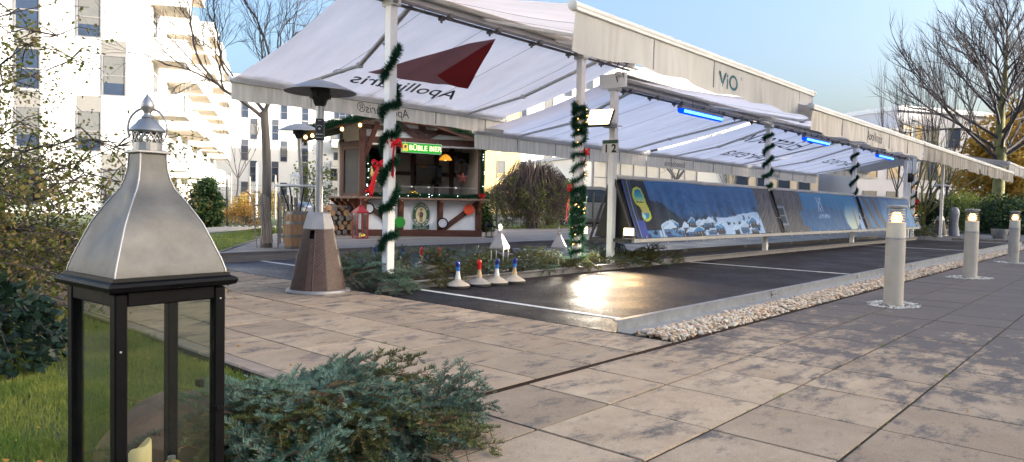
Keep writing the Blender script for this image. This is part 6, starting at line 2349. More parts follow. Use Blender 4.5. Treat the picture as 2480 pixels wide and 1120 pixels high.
l2 = leaf_cloud('leaves', cent2, 21000, .036, M['leafolive'], 42, sh_, .07, .3)
for o in (l1, l2): o['kind'] = 'stuff'
# ivy mound
iv = thing('ivy_mound', 'low mound of dark glossy ivy at the left edge of the lawn', 'ivy', (.93, 5.1, 0))
gg = np.random.default_rng(15)
n = 2600
a_ = gg.uniform(0, 2 * np.pi, n); b_ = np.arccos(gg.uniform(0, 1, n))
rr = .92 + .1 * gg.standard_normal(n)
P = np.stack([.46 * np.cos(a_) * np.sin(b_) * rr, .72 * np.sin(a_) * np.sin(b_) * rr, .44 * np.cos(b_) * rr], -1)
D = P / np.linalg.norm(P, axis=1, keepdims=True) + gg.normal(0, .35, (n, 3)) + np.array([0, 0, -.5])
D /= np.linalg.norm(D, axis=1, keepdims=True)
S = np.cross(D, P + gg.normal(0, .1, (n, 3)))
S /= np.linalg.norm(S, axis=1, keepdims=True)
L_ = gg.uniform(.03, .062, (n, 1))
N_ = np.cross(S, D)
pts = [P, P + D * L_ * .25 + S * L_ * .5, P + D * L_ * .55 + S * L_ * .3, P + D * L_ + N_ * L_ * .1, P + D * L_ * .55 - S * L_ * .3, P + D * L_ * .25 - S * L_ * .5]
v = np.stack(pts, 1).reshape(-1, 3)
f = np.arange(6 * n).reshape(-1, 6)
o = obj('leaves', npmesh('leaves', v, f), M['ivy'], iv)
o['kind'] = 'stuff'
b = MB()
for k in range(16):
    a2 = gl.uniform(-1.5, 1.5)
    b.tube([Vector((.1 * math.cos(a2), .1 * math.sin(a2), .1)), Vector((.3 * math.cos(a2), .4 * math.sin(a2), .33)), Vector((.48 * math.cos(a2), .7 * math.sin(a2), gl.uniform(.0, .2)))], .005, 5)
obj('stems', b, M['twig'], iv)

# ---------------------------------------------------------------- bare trees
def bare_tree(name, label, loc, H_, trunk_h, r0, levels, seed, mats, spread=.6, nb=(4, 3, 3, 3), lean=(0, 0), up=.3, twig_r=.004, len0=.45, cat='tree', group=None, rot=0, wig=.16, shrink=.68, drop=0, leader=None):
    t_ = thing(name, label, cat, loc, rot, group)
    g = random.Random(seed)
    tr, tws = MB(), MB()
    top = Vector((lean[0], lean[1], trunk_h))
    pts = [Vector((lean[0] * q + .03 * math.sin(q * 5 + seed), lean[1] * q + .03 * math.sin(q * 4), trunk_h * q)) for q in np.linspace(0, 1, 8)]
    tr.tube(pts, [r0 * (1.25 if k == 0 else 1 - .25 * k / 7) for k in range(8)], 10)
    ends = []
    def grow(p, d, L_, r, lev):
        n = 5
        pts = [p.copy()]
        dd = d.copy()
        for k in range(n):
            dd = (dd + Vector((g.uniform(-wig, wig), g.uniform(-wig, wig), g.uniform(-wig, wig) + up * .12))).normalized()
            p = p + dd * L_ / n
            pts.append(p.copy())
        e_ = r * .55 if lev < levels else twig_r * .5
        (tr if lev <= 1 and not leader else tws).tube(pts, [r + (e_ - r) * k / n for k in range(n + 1)], 6 if lev <= 1 else (4 if lev == 2 else 3), cap=False)
        if lev >= levels:
            ends.append(p.copy())
            return
        m = nb[min(lev, len(nb) - 1)]
        for k in range(m):
            q = g.uniform(.3, 1.0) if k else 1.0
            i = min(n - 1, int(q * n))
            pb = pts[i].lerp(pts[i + 1], q * n - i) if q < 1 else pts[-1]
            ax = dd.orthogonal().normalized()
            ax.rotate(Matrix.Rotation(g.uniform(0, 6.283), 3, dd))
            nd = dd.copy()
            nd.rotate(Matrix.Rotation(g.uniform(.35, 1.0) * spread * (1.0 if k else .5), 3, ax))
            nd = (nd + Vector((0, 0, up * .25 - drop * lev))).normalized()
            grow(pb, nd, L_ * shrink * g.uniform(.75, 1.2), max(twig_r, r * (.48 if k else .6)), lev + 1)
    if leader:
        h0, nl_, hl_ = leader
        lp_ = [Vector((lean[0] + .08 * math.sin(q * 6), lean[1] + .08 * math.sin(q * 5 + 1), trunk_h + (hl_ - trunk_h) * q)) for q in np.linspace(0, 1, 9)]
        tr.tube(lp_, [r0 * .75 * (1 - .93 * k / 8) for k in range(9)], 8)
        allp = pts + lp_[1:]
        for k in range(nl_):
            zq = h0 + (hl_ - h0) * (k / nl_) ** 1.1
            pb = min(allp, key=lambda q: abs(q.z - zq))
            a_ = k * 2.4 + g.uniform(-.4, .4)
            q_ = (zq - h0) / (hl_ - h0)
            d = Vector((math.cos(a_), math.sin(a_),   .7 + 1.0 * q_)).normalized()
            grow(Vector((pb.x, pb.y, zq)), d, H_ * len0 * (1.05 - .72 * q_) * g.uniform(.85, 1.1), r0 * (.28 - .18 * q_), 1)
    for k in range(0 if leader else nb[0]):
        a_ = 6.283 * k / nb[0] + g.uniform(-.4, .4)
        d = Vector((math.cos(a_) * spread, math.sin(a_) * spread, g.uniform(.7, 1.2))).normalized()
        zq = 1 if k < 2 else g.uniform(.8, 1)
        grow(pts[-1].lerp(pts[-2], (1 - zq) * 4), d, H_ * len0 * g.uniform(.8, 1.1), r0 * .4, 1)
    obj('trunk', tr, mats[0], t_, 60)
    c = obj('crown', tws, mats[1], t_)
    return t_, ends
bare_tree('bare_tree', 'bare tree on the deck with sledges leaning on its trunk', (6.27, 11.28, .1), 5.2, 2.35, .085, 5, 5, (M['bark'], M['twig']), .62, (4, 4, 4, 4, 4), (-.06, .04), .2, .0026, .25, wig=.26, shrink=.74)
# ================================================================ buildings
BA = R(-29.4)
eb, ea = Vector((math.cos(BA), math.sin(BA), 0)), Vector((-math.sin(BA), math.cos(BA), 0))
def bframe(o):
    """x along the facade, y into the building, z up"""
    return Matrix(((eb.x, ea.x, 0, o[0]), (eb.y, ea.y, 0, o[1]), (0, 0, 1, o[2]), (0, 0, 0, 1)))
_wm = {}
def window(parent, x, z, w, h, m=Matrix.Identity(4), spandrel=None, split=.5, blind=0, fmat=None):
    """framed window in the facade plane y = 0 of m"""
    key = (round(w, 2), round(h, 2), split)
    if key not in _wm:
        b = MB()
        t_ = .07
        b.box((-w / 2, -.06, 0), (-w / 2 + t_, .0, h)).box((w / 2 - t_, -.06, 0), (w / 2, .0, h)).box((-w / 2 + t_, -.06, 0), (w / 2 - t_, .0, t_)).box((-w / 2 + t_, -.06, h - t_), (w / 2 - t_, .0, h))
        if split: b.box((-w / 2 + t_, -.05, h * split - .03), (w / 2 - t_, -.002, h * split + .03))
        fm_ = b.mesh('window')
        fm_.materials.append(M['frame'])
        pm_ = MB().box((-w / 2 + t_, -.02, t_), (w / 2 - t_, -.004, h - t_)).mesh('pane')
        pm_.materials.append(M['pane'])
        bm2 = MB().box((-w / 2 + t_ + .03, -.026, h * .32), (w / 2 - t_ - .03, -.0215, h - t_)).mesh('blind')
        bm2.materials.append(M['blind'])
        sm2 = MB().box((-w / 2 - .05, -.08, -.05), (w / 2 + .05, .0, 0)).mesh('sill')
        sm2.materials.append(M['render_l'])
        _wm[key] = (fm_, pm_, bm2, sm2)
    f_, p_, bl_, s_ = _wm[key]
    wo_ = obj('window', f_, None, parent, m=m @ Matrix.Translation((x, 0, z)))
    obj('pane', p_, None, wo_)
    obj('sill', s_, None, wo_)
    if blind: obj('blind', bl_, None, wo_)
    if spandrel:
        hh, mt = spandrel
        obj('spandrel', MB().box((x - w / 2, -.02, z + h + .002), (x + w / 2, .02, z + h + hh)), mt, parent, m=m)
    return wo_
def balcony(parent, m, w, d, z, rail='panel', soff=True, post=False):
    """slab sticking out of the wall plane x = 0 of m (x outwards, y along)"""
    b = MB().bbox((0, 0, z), (w, d, z + .2), .01)
    s_ = obj('balcony', b, M['render'], parent, m=m)
    obj('soffit', MB().box((.05, .05, z - .012), (w - .05, d - .05, z - .001)), M['soffit'], s_)
    r = MB()
    for (x0, y0, x1, y1) in ((0.02, .03, w - .03, .03), (w - .03, .03, w - .03, d - .03), (0.02, d - .03, w - .03, d - .03)):
        n = max(1, int(math.hypot(x1 - x0, y1 - y0) / .95))
        for k in range(n):
            q0, q1 = k / n, (k + 1) / n
            r.bar((x0 + (x1 - x0) * (q0 + .02), y0 + (y1 - y0) * (q0 + .02), z + .68), (x0 + (x1 - x0) * (q1 - .02), y0 + (y1 - y0) * (q1 - .02), z + .68), .015, .86)
    obj('rail_panel', r, M['railpanel'], s_)
    r = MB()
    for (x0, y0, x1, y1) in ((0.02, .03, w - .03, .03), (w - .03, .03, w - .03, d - .03), (0.02, d - .03, w - .03, d - .03)):
        r.bar((x0, y0, z + 1.14), (x1, y1, z + 1.14), .05, .04)
        n = max(1, int(math.hypot(x1 - x0, y1 - y0) / .95))
        for k in range(n + 1):
            r.bar((x0 + (x1 - x0) * k / n, y0 + (y1 - y0) * k / n, z + .2), (x0 + (x1 - x0) * k / n, y0 + (y1 - y0) * k / n, z + 1.14), .04, .04)
    obj('handrail', r, M['white'], s_)
    return s_

# left apartment block: facade with tall windows, balconies on its right flank
P0 = (14.855, 38.9, -.05)
bl = thing('apartment_building', 'tall white apartment block at the left with balconies stepping back along its flank', 'building', P0, BA)
HB = 14.4
obj('wall', MB().box((-24, 0, 0), (0, 46, HB)), M['render'], bl)
obj('parapet', MB().box((-24.05, -.04, HB), (.05, 46, HB + .12)), M['render_l'], bl)
S0 = 2.88
# columns of windows seen between the shrub and the balconies: x and storey parity
for x, par, w in ((-5.4, 0, 1.12), (-2.72, 1, 1.12), (-1.6, 0, 1.12), (-8.2, 1, 1.12), (-11.2, 0, 1.12), (-9.3, 0, 1.12)):
    for st in range(5):
        z = .35 + S0 * st
        if x == -5.4 or x == -11.2:
            window(bl, x, z + .1, w, 2.05, spandrel=(.75, M['spandrel']), blind=(st == 1))
        elif (st + par) % 2 == 0:
            window(bl, x, z, w, 2.1, spandrel=(.75, M['spandrel']), blind=1)
o = obj('downpipe', MB().tube([(.06, .6, 0), (.06, .6, HB)], .05, 8), M['offwhite'], bl)
side = Matrix(((1, 0, 0, 0), (0, 1, 0, 0), (0, 0, 1, 0), (0, 0, 0, 1)))
wside = Matrix(((0, -1, 0, 0.0), (1, 0, 0, 0), (0, 0, 1, 0), (0, 0, 0, 1)))   # window x along the flank, normal outwards
for st_i, (y0, d, w, off) in enumerate(((.25, 2.6, 1.75, 0), (6.2, 4.8, 1.75, .0), (13.0, 4.4, 1.75, 0), (20.0, 4.6, 1.75, 0), (28.5, 5.0, 1.75, 0), (37.0, 5.0, 1.75, 0))):
    for st in range(5):
        z = 2.42 + S0 * st + (-.2 if st_i % 2 else 0)
        if z + 1.2 > HB + 1.0: continue
        if (st_i, st) in ((2, 4),): continue
        balcony(bl, Matrix.Translation((0, y0, 0)), w, d, z)
        window(bl, y0 + d * .5, z + .22, 1.5, 2.1, wside @ Matrix.Translation((0, -.02, 0)), split=0, blind=(st + st_i) % 2)
# glazed enclosure on one balcony
en = MB()
for (x, y) in ((.05, .3), (1.68, .3), (1.68, 2.75)):
    en.bar((x, y, 5.5), (x, y, 8.16), .07, .07)
obj('glazing_frame', en, M['frame'], bl)
# back apartment block
Bo = (44.8, 92.44, -.05)
bb_ = thing('apartment_building', 'white apartment block far behind the tree with narrow tall windows and shaded lower floors', 'building', Bo, BA)
obj('wall', MB().box((-4, 0, 0), (30, 14, 17.6)), M['render'], bb_)
obj('parapet', MB().box((-4.05, -.05, 17.6), (30.05, 14, 17.75)), M['render_l'], bb_)
for k in range(8):
    for q in range(2):
        x = 2.72 + 3.9 * k + 1.12 * q
        for st in range(6):
            z = .5 + 2.86 * st
            if q == 0 and k in (2, 5):
                window(bb_, x, z, .9, 2.05, spandrel=(.78, M['spandrel_d']))
            elif k not in (2, 5) and (st + q + k) % 2 == 0:
                window(bb_, x, z, .9, 2.05, spandrel=(.78, M['spandrel_d']), blind=(k + st) % 3 == 0)
for st in range(5):
    balcony(bb_, Matrix(((0, 1, 0, 14.0), (-1, 0, 0, 0), (0, 0, 1, 0), (0, 0, 0, 1))), 1.5, 3.4, 2.6 + 2.86 * st)
    window(bb_, 15.6, 2.85 + 2.86 * st, 2.4, 2.1, split=0)
# white and ochre block behind the awnings
Wo = (52.2, 49.7, -.05)
wb_ = thing('apartment_building', 'sunlit white block with an ochre end bay seen in the gap between the awnings', 'building', Wo, BA)
obj('wall', MB().box((1.3, 0, 0), (32, 14, 16)), M['render'], wb_)
obj('wall', MB().box((-1.2, -.02, 0), (3.08, 13, 15.6)), M['render_w'], wb_)
obj('parapet', MB().box((-1.25, -.06, 16), (32.05, 14, 16.15)), M['render_l'], wb_)
for x in (.95, 3.3, 6.1, 8.2, 10.6, 13.2, 16, 18.6):
    for st in range(5):
        window(wb_, x, .6 + 2.95 * st + (.9 if x in (6.1, 10.6) else 0), .9 if x != 3.3 else .7, 1.9, split=0, blind=(int(x) + st) % 2)
# low white hall behind the banner
lo_ = thing('low_hall', 'long low sunlit white hall with a glazed front behind the banner', 'building', (45.0, 31.6, -.05), BA)
obj('wall', MB().box((-2, 0, 0), (13.0, 10, 4.6)), M['render'], lo_)
obj('roof_slab', MB().box((-2.3, -.5, 4.6), (13.3, 10, 4.85)), M['render_l'], lo_)
for k in range(9):
    obj('mullion', MB().box((-.4 + 1.15 * k, -.09, .3), (-.34 + 1.15 * k, -.002, 4.5)), M['frame'], lo_)
for z in (.3, 3.2, 4.4):
    obj('transom', MB().box((-.4, -.07, z), (8.86, -.003, z + .05)), M['frame'], lo_)
obj('glazing', MB().box((-.4, -.04, .3), (8.9, -.02, 4.5)), M['railpanel'], lo_)
lo2 = thing('low_hall', 'low beige house with a flat roof and dark windows between banner and awning', 'building', (57.5, 24.0, -.05), BA)
obj('wall', MB().box((-3, 0, 0), (6, 9, 5.2)), M['render_b'], lo2)
obj('roof_slab', MB().box((-3.3, -.4, 5.2), (6.3, 9, 5.45)), M['render'], lo2)
for k in range(4):
    window(lo2, -1.8 + 2.1 * k, 2.6, 1.3, 1.7, split=0)
b5 = thing('apartment_building', 'white and ochre house behind the second post of the banner', 'building', (77.5, 26.0, -.05), BA)
obj('wall', MB().box((-4, 0, 0), (4.2, 10, 8.2)), M['render'], b5)
obj('wall', MB().box((4.2, -.03, 0), (13, 10, 6.6)), M['render_w'], b5)
obj('roof_slab', MB().box((4.0, -.8, 6.6), (13.4, 10, 7.2)), M['render'], b5)
for k in range(5):
    for st in range(2):
        window(b5, -2.8 + 2.9 * k, 1 + 3.0 * st, 1.2, 1.9, split=0, blind=(k + st) % 2)
# grey white building at the right
b6 = thing('apartment_building', 'pale grey building with a flat roof behind the bare trees at the right', 'building', (64.3, 18.4, -.05), BA)
obj('wall', MB().box((0, 0, 0), (5.2, 14, 7.9)).box((5.2, 1.0, 0), (18, 14, 10.0)), M['render_l'], b6)
obj('roof_slab', MB().box((-.3, -.4, 7.9), (5.5, 14, 8.2)).box((4.9, .6, 10.0), (18.3, 14, 10.4)), M['render'], b6)
for x, w in ((1.4, 1.5), (3.9, 1.3), (6.6, 1.5), (9.1, 2.0), (12, 1.5), (15, 1.5)):
    for st in range(3):
        if x < 5.2 and st == 2: continue
        yy = 0 if x < 5.2 else 1.0
        window(b6, x, .9 + 3.0 * st, w, 1.9, Matrix.Translation((0, yy, 0)), split=0, blind=(int(x) + st) % 2)
obj('ochre_panel', MB().box((10.3, .97, 3.8), (11.2, 1.0, 6.0)).box((7.5, .97, 6.7), (8.2, 1.0, 8.8)), M['render_w'], b6)
# houses behind the photographer: row shades foreground, end house added to shade grey building
for i, (x0, x1, y, h, lb) in enumerate(((14, 88, -70, 24.4, 'long pale apartment row across the street behind the viewer, in front of the low sun'), (106, 134, -70, 30.5, 'unseen tall house added behind the viewer to shade the pale grey building'))):
    sb = thing('apartment_building', lb, 'building', (x0, y, -.05))
    obj('wall', MB().box((0, -11, 0), (x1 - x0, 0, h)), M['render_l'], sb)
    obj('parapet', MB().box((-.05, -11.05, h), (x1 - x0 + .05, .05, h + .1)), M['spandrel'], sb)
    fm2 = Matrix(((-1, 0, 0, 0), (0, -1, 0, 0), (0, 0, 1, 0), (0, 0, 0, 1)))
    for k in range(int((x1 - x0) / 4.5)):
        for st in range(7 if h > 12 else 3):
            window(sb, -(2 + 4.5 * k), .9 + 2.95 * st, 1.4, 1.6, fm2, split=0)

bounce_block = thing('apartment_building', 'unseen white block added left of the view to bounce warm sunlight onto the posts', 'building', (-22, 36, -.05), BA)  # out of view, added to reflect warm sun onto the left faces
obj('wall', MB().box((-14, -34, 0), (0, 6, 18)), M['render'], bounce_block)
obj('parapet', MB().box((-14.05, -34.05, 18), (.05, 6.05, 18.12)), M['render_l'], bounce_block)
for k in range(8):
    for st in range(6):
        window(bounce_block, -31.5 + 4.6 * k, .9 + 2.88 * st, 1.3, 1.7, wside, split=0)

# ================================================================ background plants
bare_tree('bare_tree', 'large bare tree with a thick lichen covered trunk at the right edge', (45.7, 5.95, -.05), 9.8, 4.6, .34, 4, 11, (M['barkgreen'], M['twig']), .7, (6, 6, 6, 5, 4), (0, 0), .3, .0042, .46, wig=.12, shrink=.56, leader=(3.6, 30, 11.4))
for i, (x, y, h, sd, lb) in enumerate(((39.8, 9.5, 6.6, 3, 'leafless sapling with upright shoots before the grey building, leftmost of its row'), (41.0, 8.9, 7.6, 4, 'leafless sapling with upright shoots, second from the left before the grey building'), (38.6, 7.75, 8.0, 5, 'leafless sapling with upright shoots nearest the far heater'), (42.0, 7.7, 8.4, 6, 'leafless sapling with upright shoots next to the big bare tree'))):
    bare_tree('sapling', lb, (x, y, -.05), h, 2.2, .07, 4, sd, (M['twig'], M['twig']), .32, (5, 4, 3, 3), (0, 0), .9, .006, .46, group='leafless saplings beyond the lanes', wig=.08, shrink=.62)
bare_tree('pollard_tree', 'yellow-green lit pollarded tree between the far posts', (34.4, 7.15, -.05), 3.6, .9, .16, 4, 8, (M['barkgreen'], M['barkgreen']), .55, (7, 3, 3, 2), (0, 0), .5, .012, .5, wig=.16)
bare_tree('bare_tree', 'small bare tree rising behind the left part of the banner', (35.8, 19.8, -.05), 5.2, 2.6, .14, 5, 14, (M['bark'], M['twig']), .8, (5, 3, 4, 3, 3), (0, 0), .1, .009, .42)
bare_tree('bare_tree', 'thin bare shrub tree above the middle of the banner', (46, 21, -.05), 4.6, 1.2, .07, 4, 15, (M['twig'], M['twig']), .4, (5, 4, 3, 3), (0, 0), .6, .008, .45)
bare_tree('young_tree', 'thin young bare tree tied between pale stakes in front of the balconies', (15.5, 30.6, -.05), 4.0, 2.0, .05, 4, 16, (M['twig'], M['twig']), .5, (5, 3, 3, 3), (0, 0), .5, .006, .42)
for i, (x, y, h, mt) in enumerate(((15.0, 30.2, 2.1, 'greywood'), (16.1, 30.0, 2.6, 'cleanwhite'), (16.3, 31.0, 2.0, 'greywood'), (17.2, 30.3, 2.1, 'greywood'))):
    t_ = thing('tree_stake', ('thin grey stake left of the young tree', 'white pole standing before the young tree', 'grey stake behind the young tree', 'grey stake right of the young tree')[i], 'stake', (x, y, -.05))
    obj('pole', MB().lathe([(.05, 0), (.045, h), (.02, h + .04)], 8), M[mt], t_)
def leafy(name, label, loc, crown, n, size, mat, seed, cat='tree', trunk=None, spread=.2, extra=None):
    t_ = thing(name, label, cat, loc)
    gg = np.random.default_rng(seed)
    cs = []
    for (cx, cy, cz, rx, ry, rz, m_) in crown:
        a_ = gg.standard_normal((m_, 3))
        a_ /= np.linalg.norm(a_, axis=1, keepdims=True)
        a_ *= gg.uniform(.35, 1, (m_, 1)) ** .5
        cs.append(a_ * np.array([rx, ry, rz]) + np.array([cx, cy, cz]))
    cs = np.concatenate(cs)
    o = leaf_cloud('crown', cs, n, size, mat, seed, t_, spread)
    if extra:
        leaf_cloud('crown', cs, extra[0], size, extra[1], seed + 1, t_, spread)
    b = MB()
    tr = trunk or (.05, .5)
    b.tube([(0, 0, 0), (.03, 0, tr[1] * .5), (0, .02, tr[1])], [tr[0] * 1.2, tr[0], tr[0] * .8], 8)
    for k in range(0, len(cs), max(1, len(cs) // 18)):
        b.tube([(0, 0, tr[1] * .9), tuple(cs[k] * .6 + np.array([0, 0, tr[1] * .3])), tuple(cs[k])], [tr[0] * .5, tr[0] * .3, tr[0] * .1], 5)
    obj('trunk', b, M['bark'], t_)
    return t_
leafy('yellow_tree', 'tree with glowing yellow autumn leaves behind the big bare tree', (61, 6.6, -.05), [(0, 0, 5.2, 3.2, 3.2, 3.4, 60), (1.5, -2.5, 4.4, 2.6, 2.6, 2.4, 40), (-1, 2.2, 3.4, 1.8, 1.8, 1.8, 25)], 15000, .3, M['leafyellow'], 51, 'tree', (.22, 2.6), .5)
leafy('yellow_tree', 'low yellow leaved tree at the right edge beyond the hedge', (56, 4.4, -.05), [(0, 0, 2.9, 2.2, 2.2, 2.0, 40)], 6000, .22, M['leafyellow'], 52, 'tree', (.12, 1.2), .4)
for i, (x, y, rx, rz, lb) in enumerate(((42.0, 5.0, 1.6, 1.25, 'dark green evergreen shrub right of the big bare tree'), (42.6, 6.7, 1.5, 1.4, 'dark green shrub left of the thick bare trunk'), (44, 3.6, 1.6, 1.0, 'broad evergreen shrub at the right edge of the lawn'))):
    leafy('evergreen_shrub', lb, (x, y, -.05), [(0, 0, rz * .7, rx, rx, rz * .75, 60)], 7000, .12, M['leafdark'] if i != 1 else M['leafgreen'], 60 + i, 'shrub', (.06, .4), .22, (1200, M['leafgreen']))
for i, (x, y, r_, h, lb) in enumerate(((33.5, 7.6, .55, 1.5, 'bright green bush right of the far garlanded post'), (35.0, 6.9, .5, 1.7, 'dark green bush beside the distant white post'))):
    leafy('green_bush', lb, (x, y, -.05), [(0, 0, h * .5, r_, r_, h * .5, 40)], 3500, .1, M['leafgreen'] if i == 0 else M['leafdark'], 70 + i, 'bush', (.04, .4), .12)
# round thuja on the lawn and a conifer beside the hut
leafy('thuja_bush', 'dense dark green thuja bush on the lawn before the balconies', (10.6, 23.1, -.05), [(0, 0, .7, .52, .52, .62, 90), (.05, 0, 1.2, .34, .34, .42, 40), (0, 0, .35, .5, .5, .3, 40)], 15000, .085, M['leafdark'], 81, 'bush', (.06, .4), .085, (2500, M['leafgreen']))
leafy('conifer', 'slim green conifer just right of the hut', (14.86, 14.66, -.02), [(0, 0, .5, .42, .42, .45, 50), (0, 0, 1.0, .22, .22, .35, 25)], 6000, .08, M['leafdark'], 82, 'bush', (.05, .4), .07, (3000, M['leafgreen']))
leafy('brown_shrub', 'leafless reddish brown shrub on the far lawn right of the thuja', (11.9, 22.9, -.05), [(0, 0, .45, .75, .5, .42, 50)], 1800, .05, M['deadleaf'], 83, 'shrub', (.03, .3), .1)
leafy('yellow_shrub', 'yellow leaved shrub behind the wire fence on the lawn', (13.2, 26.2, -.05), [(0, 0, .6, .55, .5, .35, 40)], 1800, .08, M['leafyellow'], 84, 'shrub', (.03, .5), .12)
leafy('hedge_shrub', 'small olive shrub beside the orange playhouse', (19.2, 35.5, -.05), [(0, 0, .8, 1.3, .8, .6, 40)], 3000, .12, M['leafolive'], 85, 'shrub', (.03, .4), .14)
leafy('leafy_bush', 'loose half bare bush at the left of the thuja', (8.9, 22.6, -.05), [(0, 0, .9, .55, .5, .8, 40)], 1500, .09, M['leafolive'], 86, 'bush', (.04, .6), .15)
leafy('pale_shrub', 'pale twiggy shrub standing left of the hut', (11.4, 17.9, -.02), [(0, 0, 1.3, .5, .5, 1.0, 36)], 900, .09, M['leafgreen'], 87, 'shrub', (.03, .6), .12)
# weeping bush
wbx = thing('weeping_bush', 'big round weeping bush of tangled bare twigs with some green leaves, right of the hut', 'bush', (19.5, 16.5, -.02))
tw = MB()
gw = random.Random(5)
cent = []
for k in range(620):
    a_ = gw.uniform(0, 6.283)
    rad = 1.45 * math.sqrt(gw.uniform(.02, 1)) * (1 + .12 * math.sin(3 * a_ + 1) + gw.uniform(-.06, .1))
    zt = 2.7 * math.sqrt(max(0.12, 1 - (rad / 1.85) ** 2)) * gw.uniform(.82, 1.02)
    c_, s_ = math.cos(a_), math.sin(a_)
    pts = [Vector((.1 * c_, .1 * s_, gw.uniform(.9, 1.6))), Vector((rad * .55 * c_, rad * .55 * s_, zt * .93)), Vector((rad * .9 * c_, rad * .9 * s_, zt))]
    end = gw.uniform(.15, .9)
    q, zz = rad, zt
    n_ = 5
    for u in range(1, n_ + 1):
        q2 = rad * (1 + .14 * math.sin(u * .9)) + gw.uniform(-.05, .05)
        zz = zt + (end - zt) * u / n_
        a2 = a_ + gw.uniform(-.06, .06) * u
        pts.append(Vector((q2 * math.cos(a2), q2 * math.sin(a2), zz)))
    tw.tube(pts, [.014, .012, .01, .009, .008, .007, .006, .004], 3, False)
    if gw.random() < .16:
        cent += [tuple(p) for p in pts[3:]]
for k in range(260):
    a_ = gw.uniform(0, 6.283)
    rad = gw.uniform(.4, 1.5)
    z0 = gw.uniform(.5, 2.5) * (1 - (rad / 2.2) ** 2)
    p = Vector((rad * math.cos(a_), rad * math.sin(a_), z0))
    pts = [p]
    for u in range(3):
        p = p + Vector((gw.uniform(-.25, .25), gw.uniform(-.25, .25), gw.uniform(-.3, .12)))
        pts.append(p)
    tw.tube(pts, [.008, .007, .006, .003], 3, False)
obj('twigs', tw, mk('bush twig', (.06, .042, .038), .9, col2=(.15, .105, .088), scale=3), wbx)
obj('leaves', leaf_cloud('leaves', cent, 3000, .075, M['leafgreen'], 91, None, .06).data, None, wbx) if False else leaf_cloud('leaves', cent, 5000, .075, M['leafgreen'], 91, wbx, .06)
b = MB()
for k in range(9):
    a_ = k * .7
    b.tube([(.25 * math.cos(a_), .25 * math.sin(a_), 0), (.15 * math.cos(a_), .12 * math.sin(a_), .7), (.5 * math.cos(a_ + .5), .5 * math.sin(a_ + .5), 1.9)], [.07, .055, .03], 6)
obj('trunk', b, M['bark'], wbx)
leafy('climber', 'thin climbing plant with few leaves behind the second post', (19.0, 14.2, -.02), [(0, 0, 1.3, .3, .3, .9, 26)], 420, .08, M['leafgreen'], 92, 'plant', (.02, .6), .08)

# ================================================================ fences
def mesh_fence(name, label, p0, p1, h, npost, mat, cell=.1, hcell=.2, wr=.004, zs=0):
    p0, p1 = Vector(p0), Vector(p1)
    t_ = thing(name, label, 'fence', tuple(p0))
    d = p1 - p0
    L_ = d.length
    u = d.normalized()
    for k in range(npost + 1):
        p = u * (L_ * k / npost)
        obj('post', MB().bbox((p.x - .03, p.y - .03, 0), (p.x + .03, p.y + .03, h + .06), .006), mat, t_)
    for k in range(npost):
        a_, b_ = L_ * k / npost + .04, L_ * (k + 1) / npost - .04
        b = MB()
        n = int((b_ - a_) / cell)
        for q in range(n + 1):
            p = u * (a_ + (b_ - a_) * q / n)
            b.bar((p.x, p.y, .03), (p.x, p.y, h), wr, wr)
        for z in np.arange(.05, h + .01, hcell):
            b.bar(u * a_ + Vector((0, 0, z)), u * b_ + Vector((0, 0, z)), wr * 1.6, wr * 1.6)
        obj('wire_panel', b, mat, t_)
    return t_
mesh_fence('wire_fence', 'low green wire mesh fence along the sandy path at the left', (3.55, 13.1, 0), (-2.4, 9.9, 0), .52, 3, M['greenwire'], .05, .12, .0035)
mesh_fence('wire_fence', 'tall dark wire mesh fence across the far lawn', (9.62, 25.2, -.02), (20.4, 19.1, -.02), 1.6, 5, M['darkwire'], .1, .2, .005)
mesh_fence('wire_fence', 'dark wire fence beside the parked van', (25.5, 18.1, -.02), (31, 15.2, -.02), 1.5, 2, M['darkwire'], .1, .2, .005)
mesh_fence('wire_fence', 'dark wire fence beyond the far heater', (38.2, 8.6, -.02), (42.4, 4.0, -.02), 1.6, 3, M['darkwire'], .12, .2, .005)

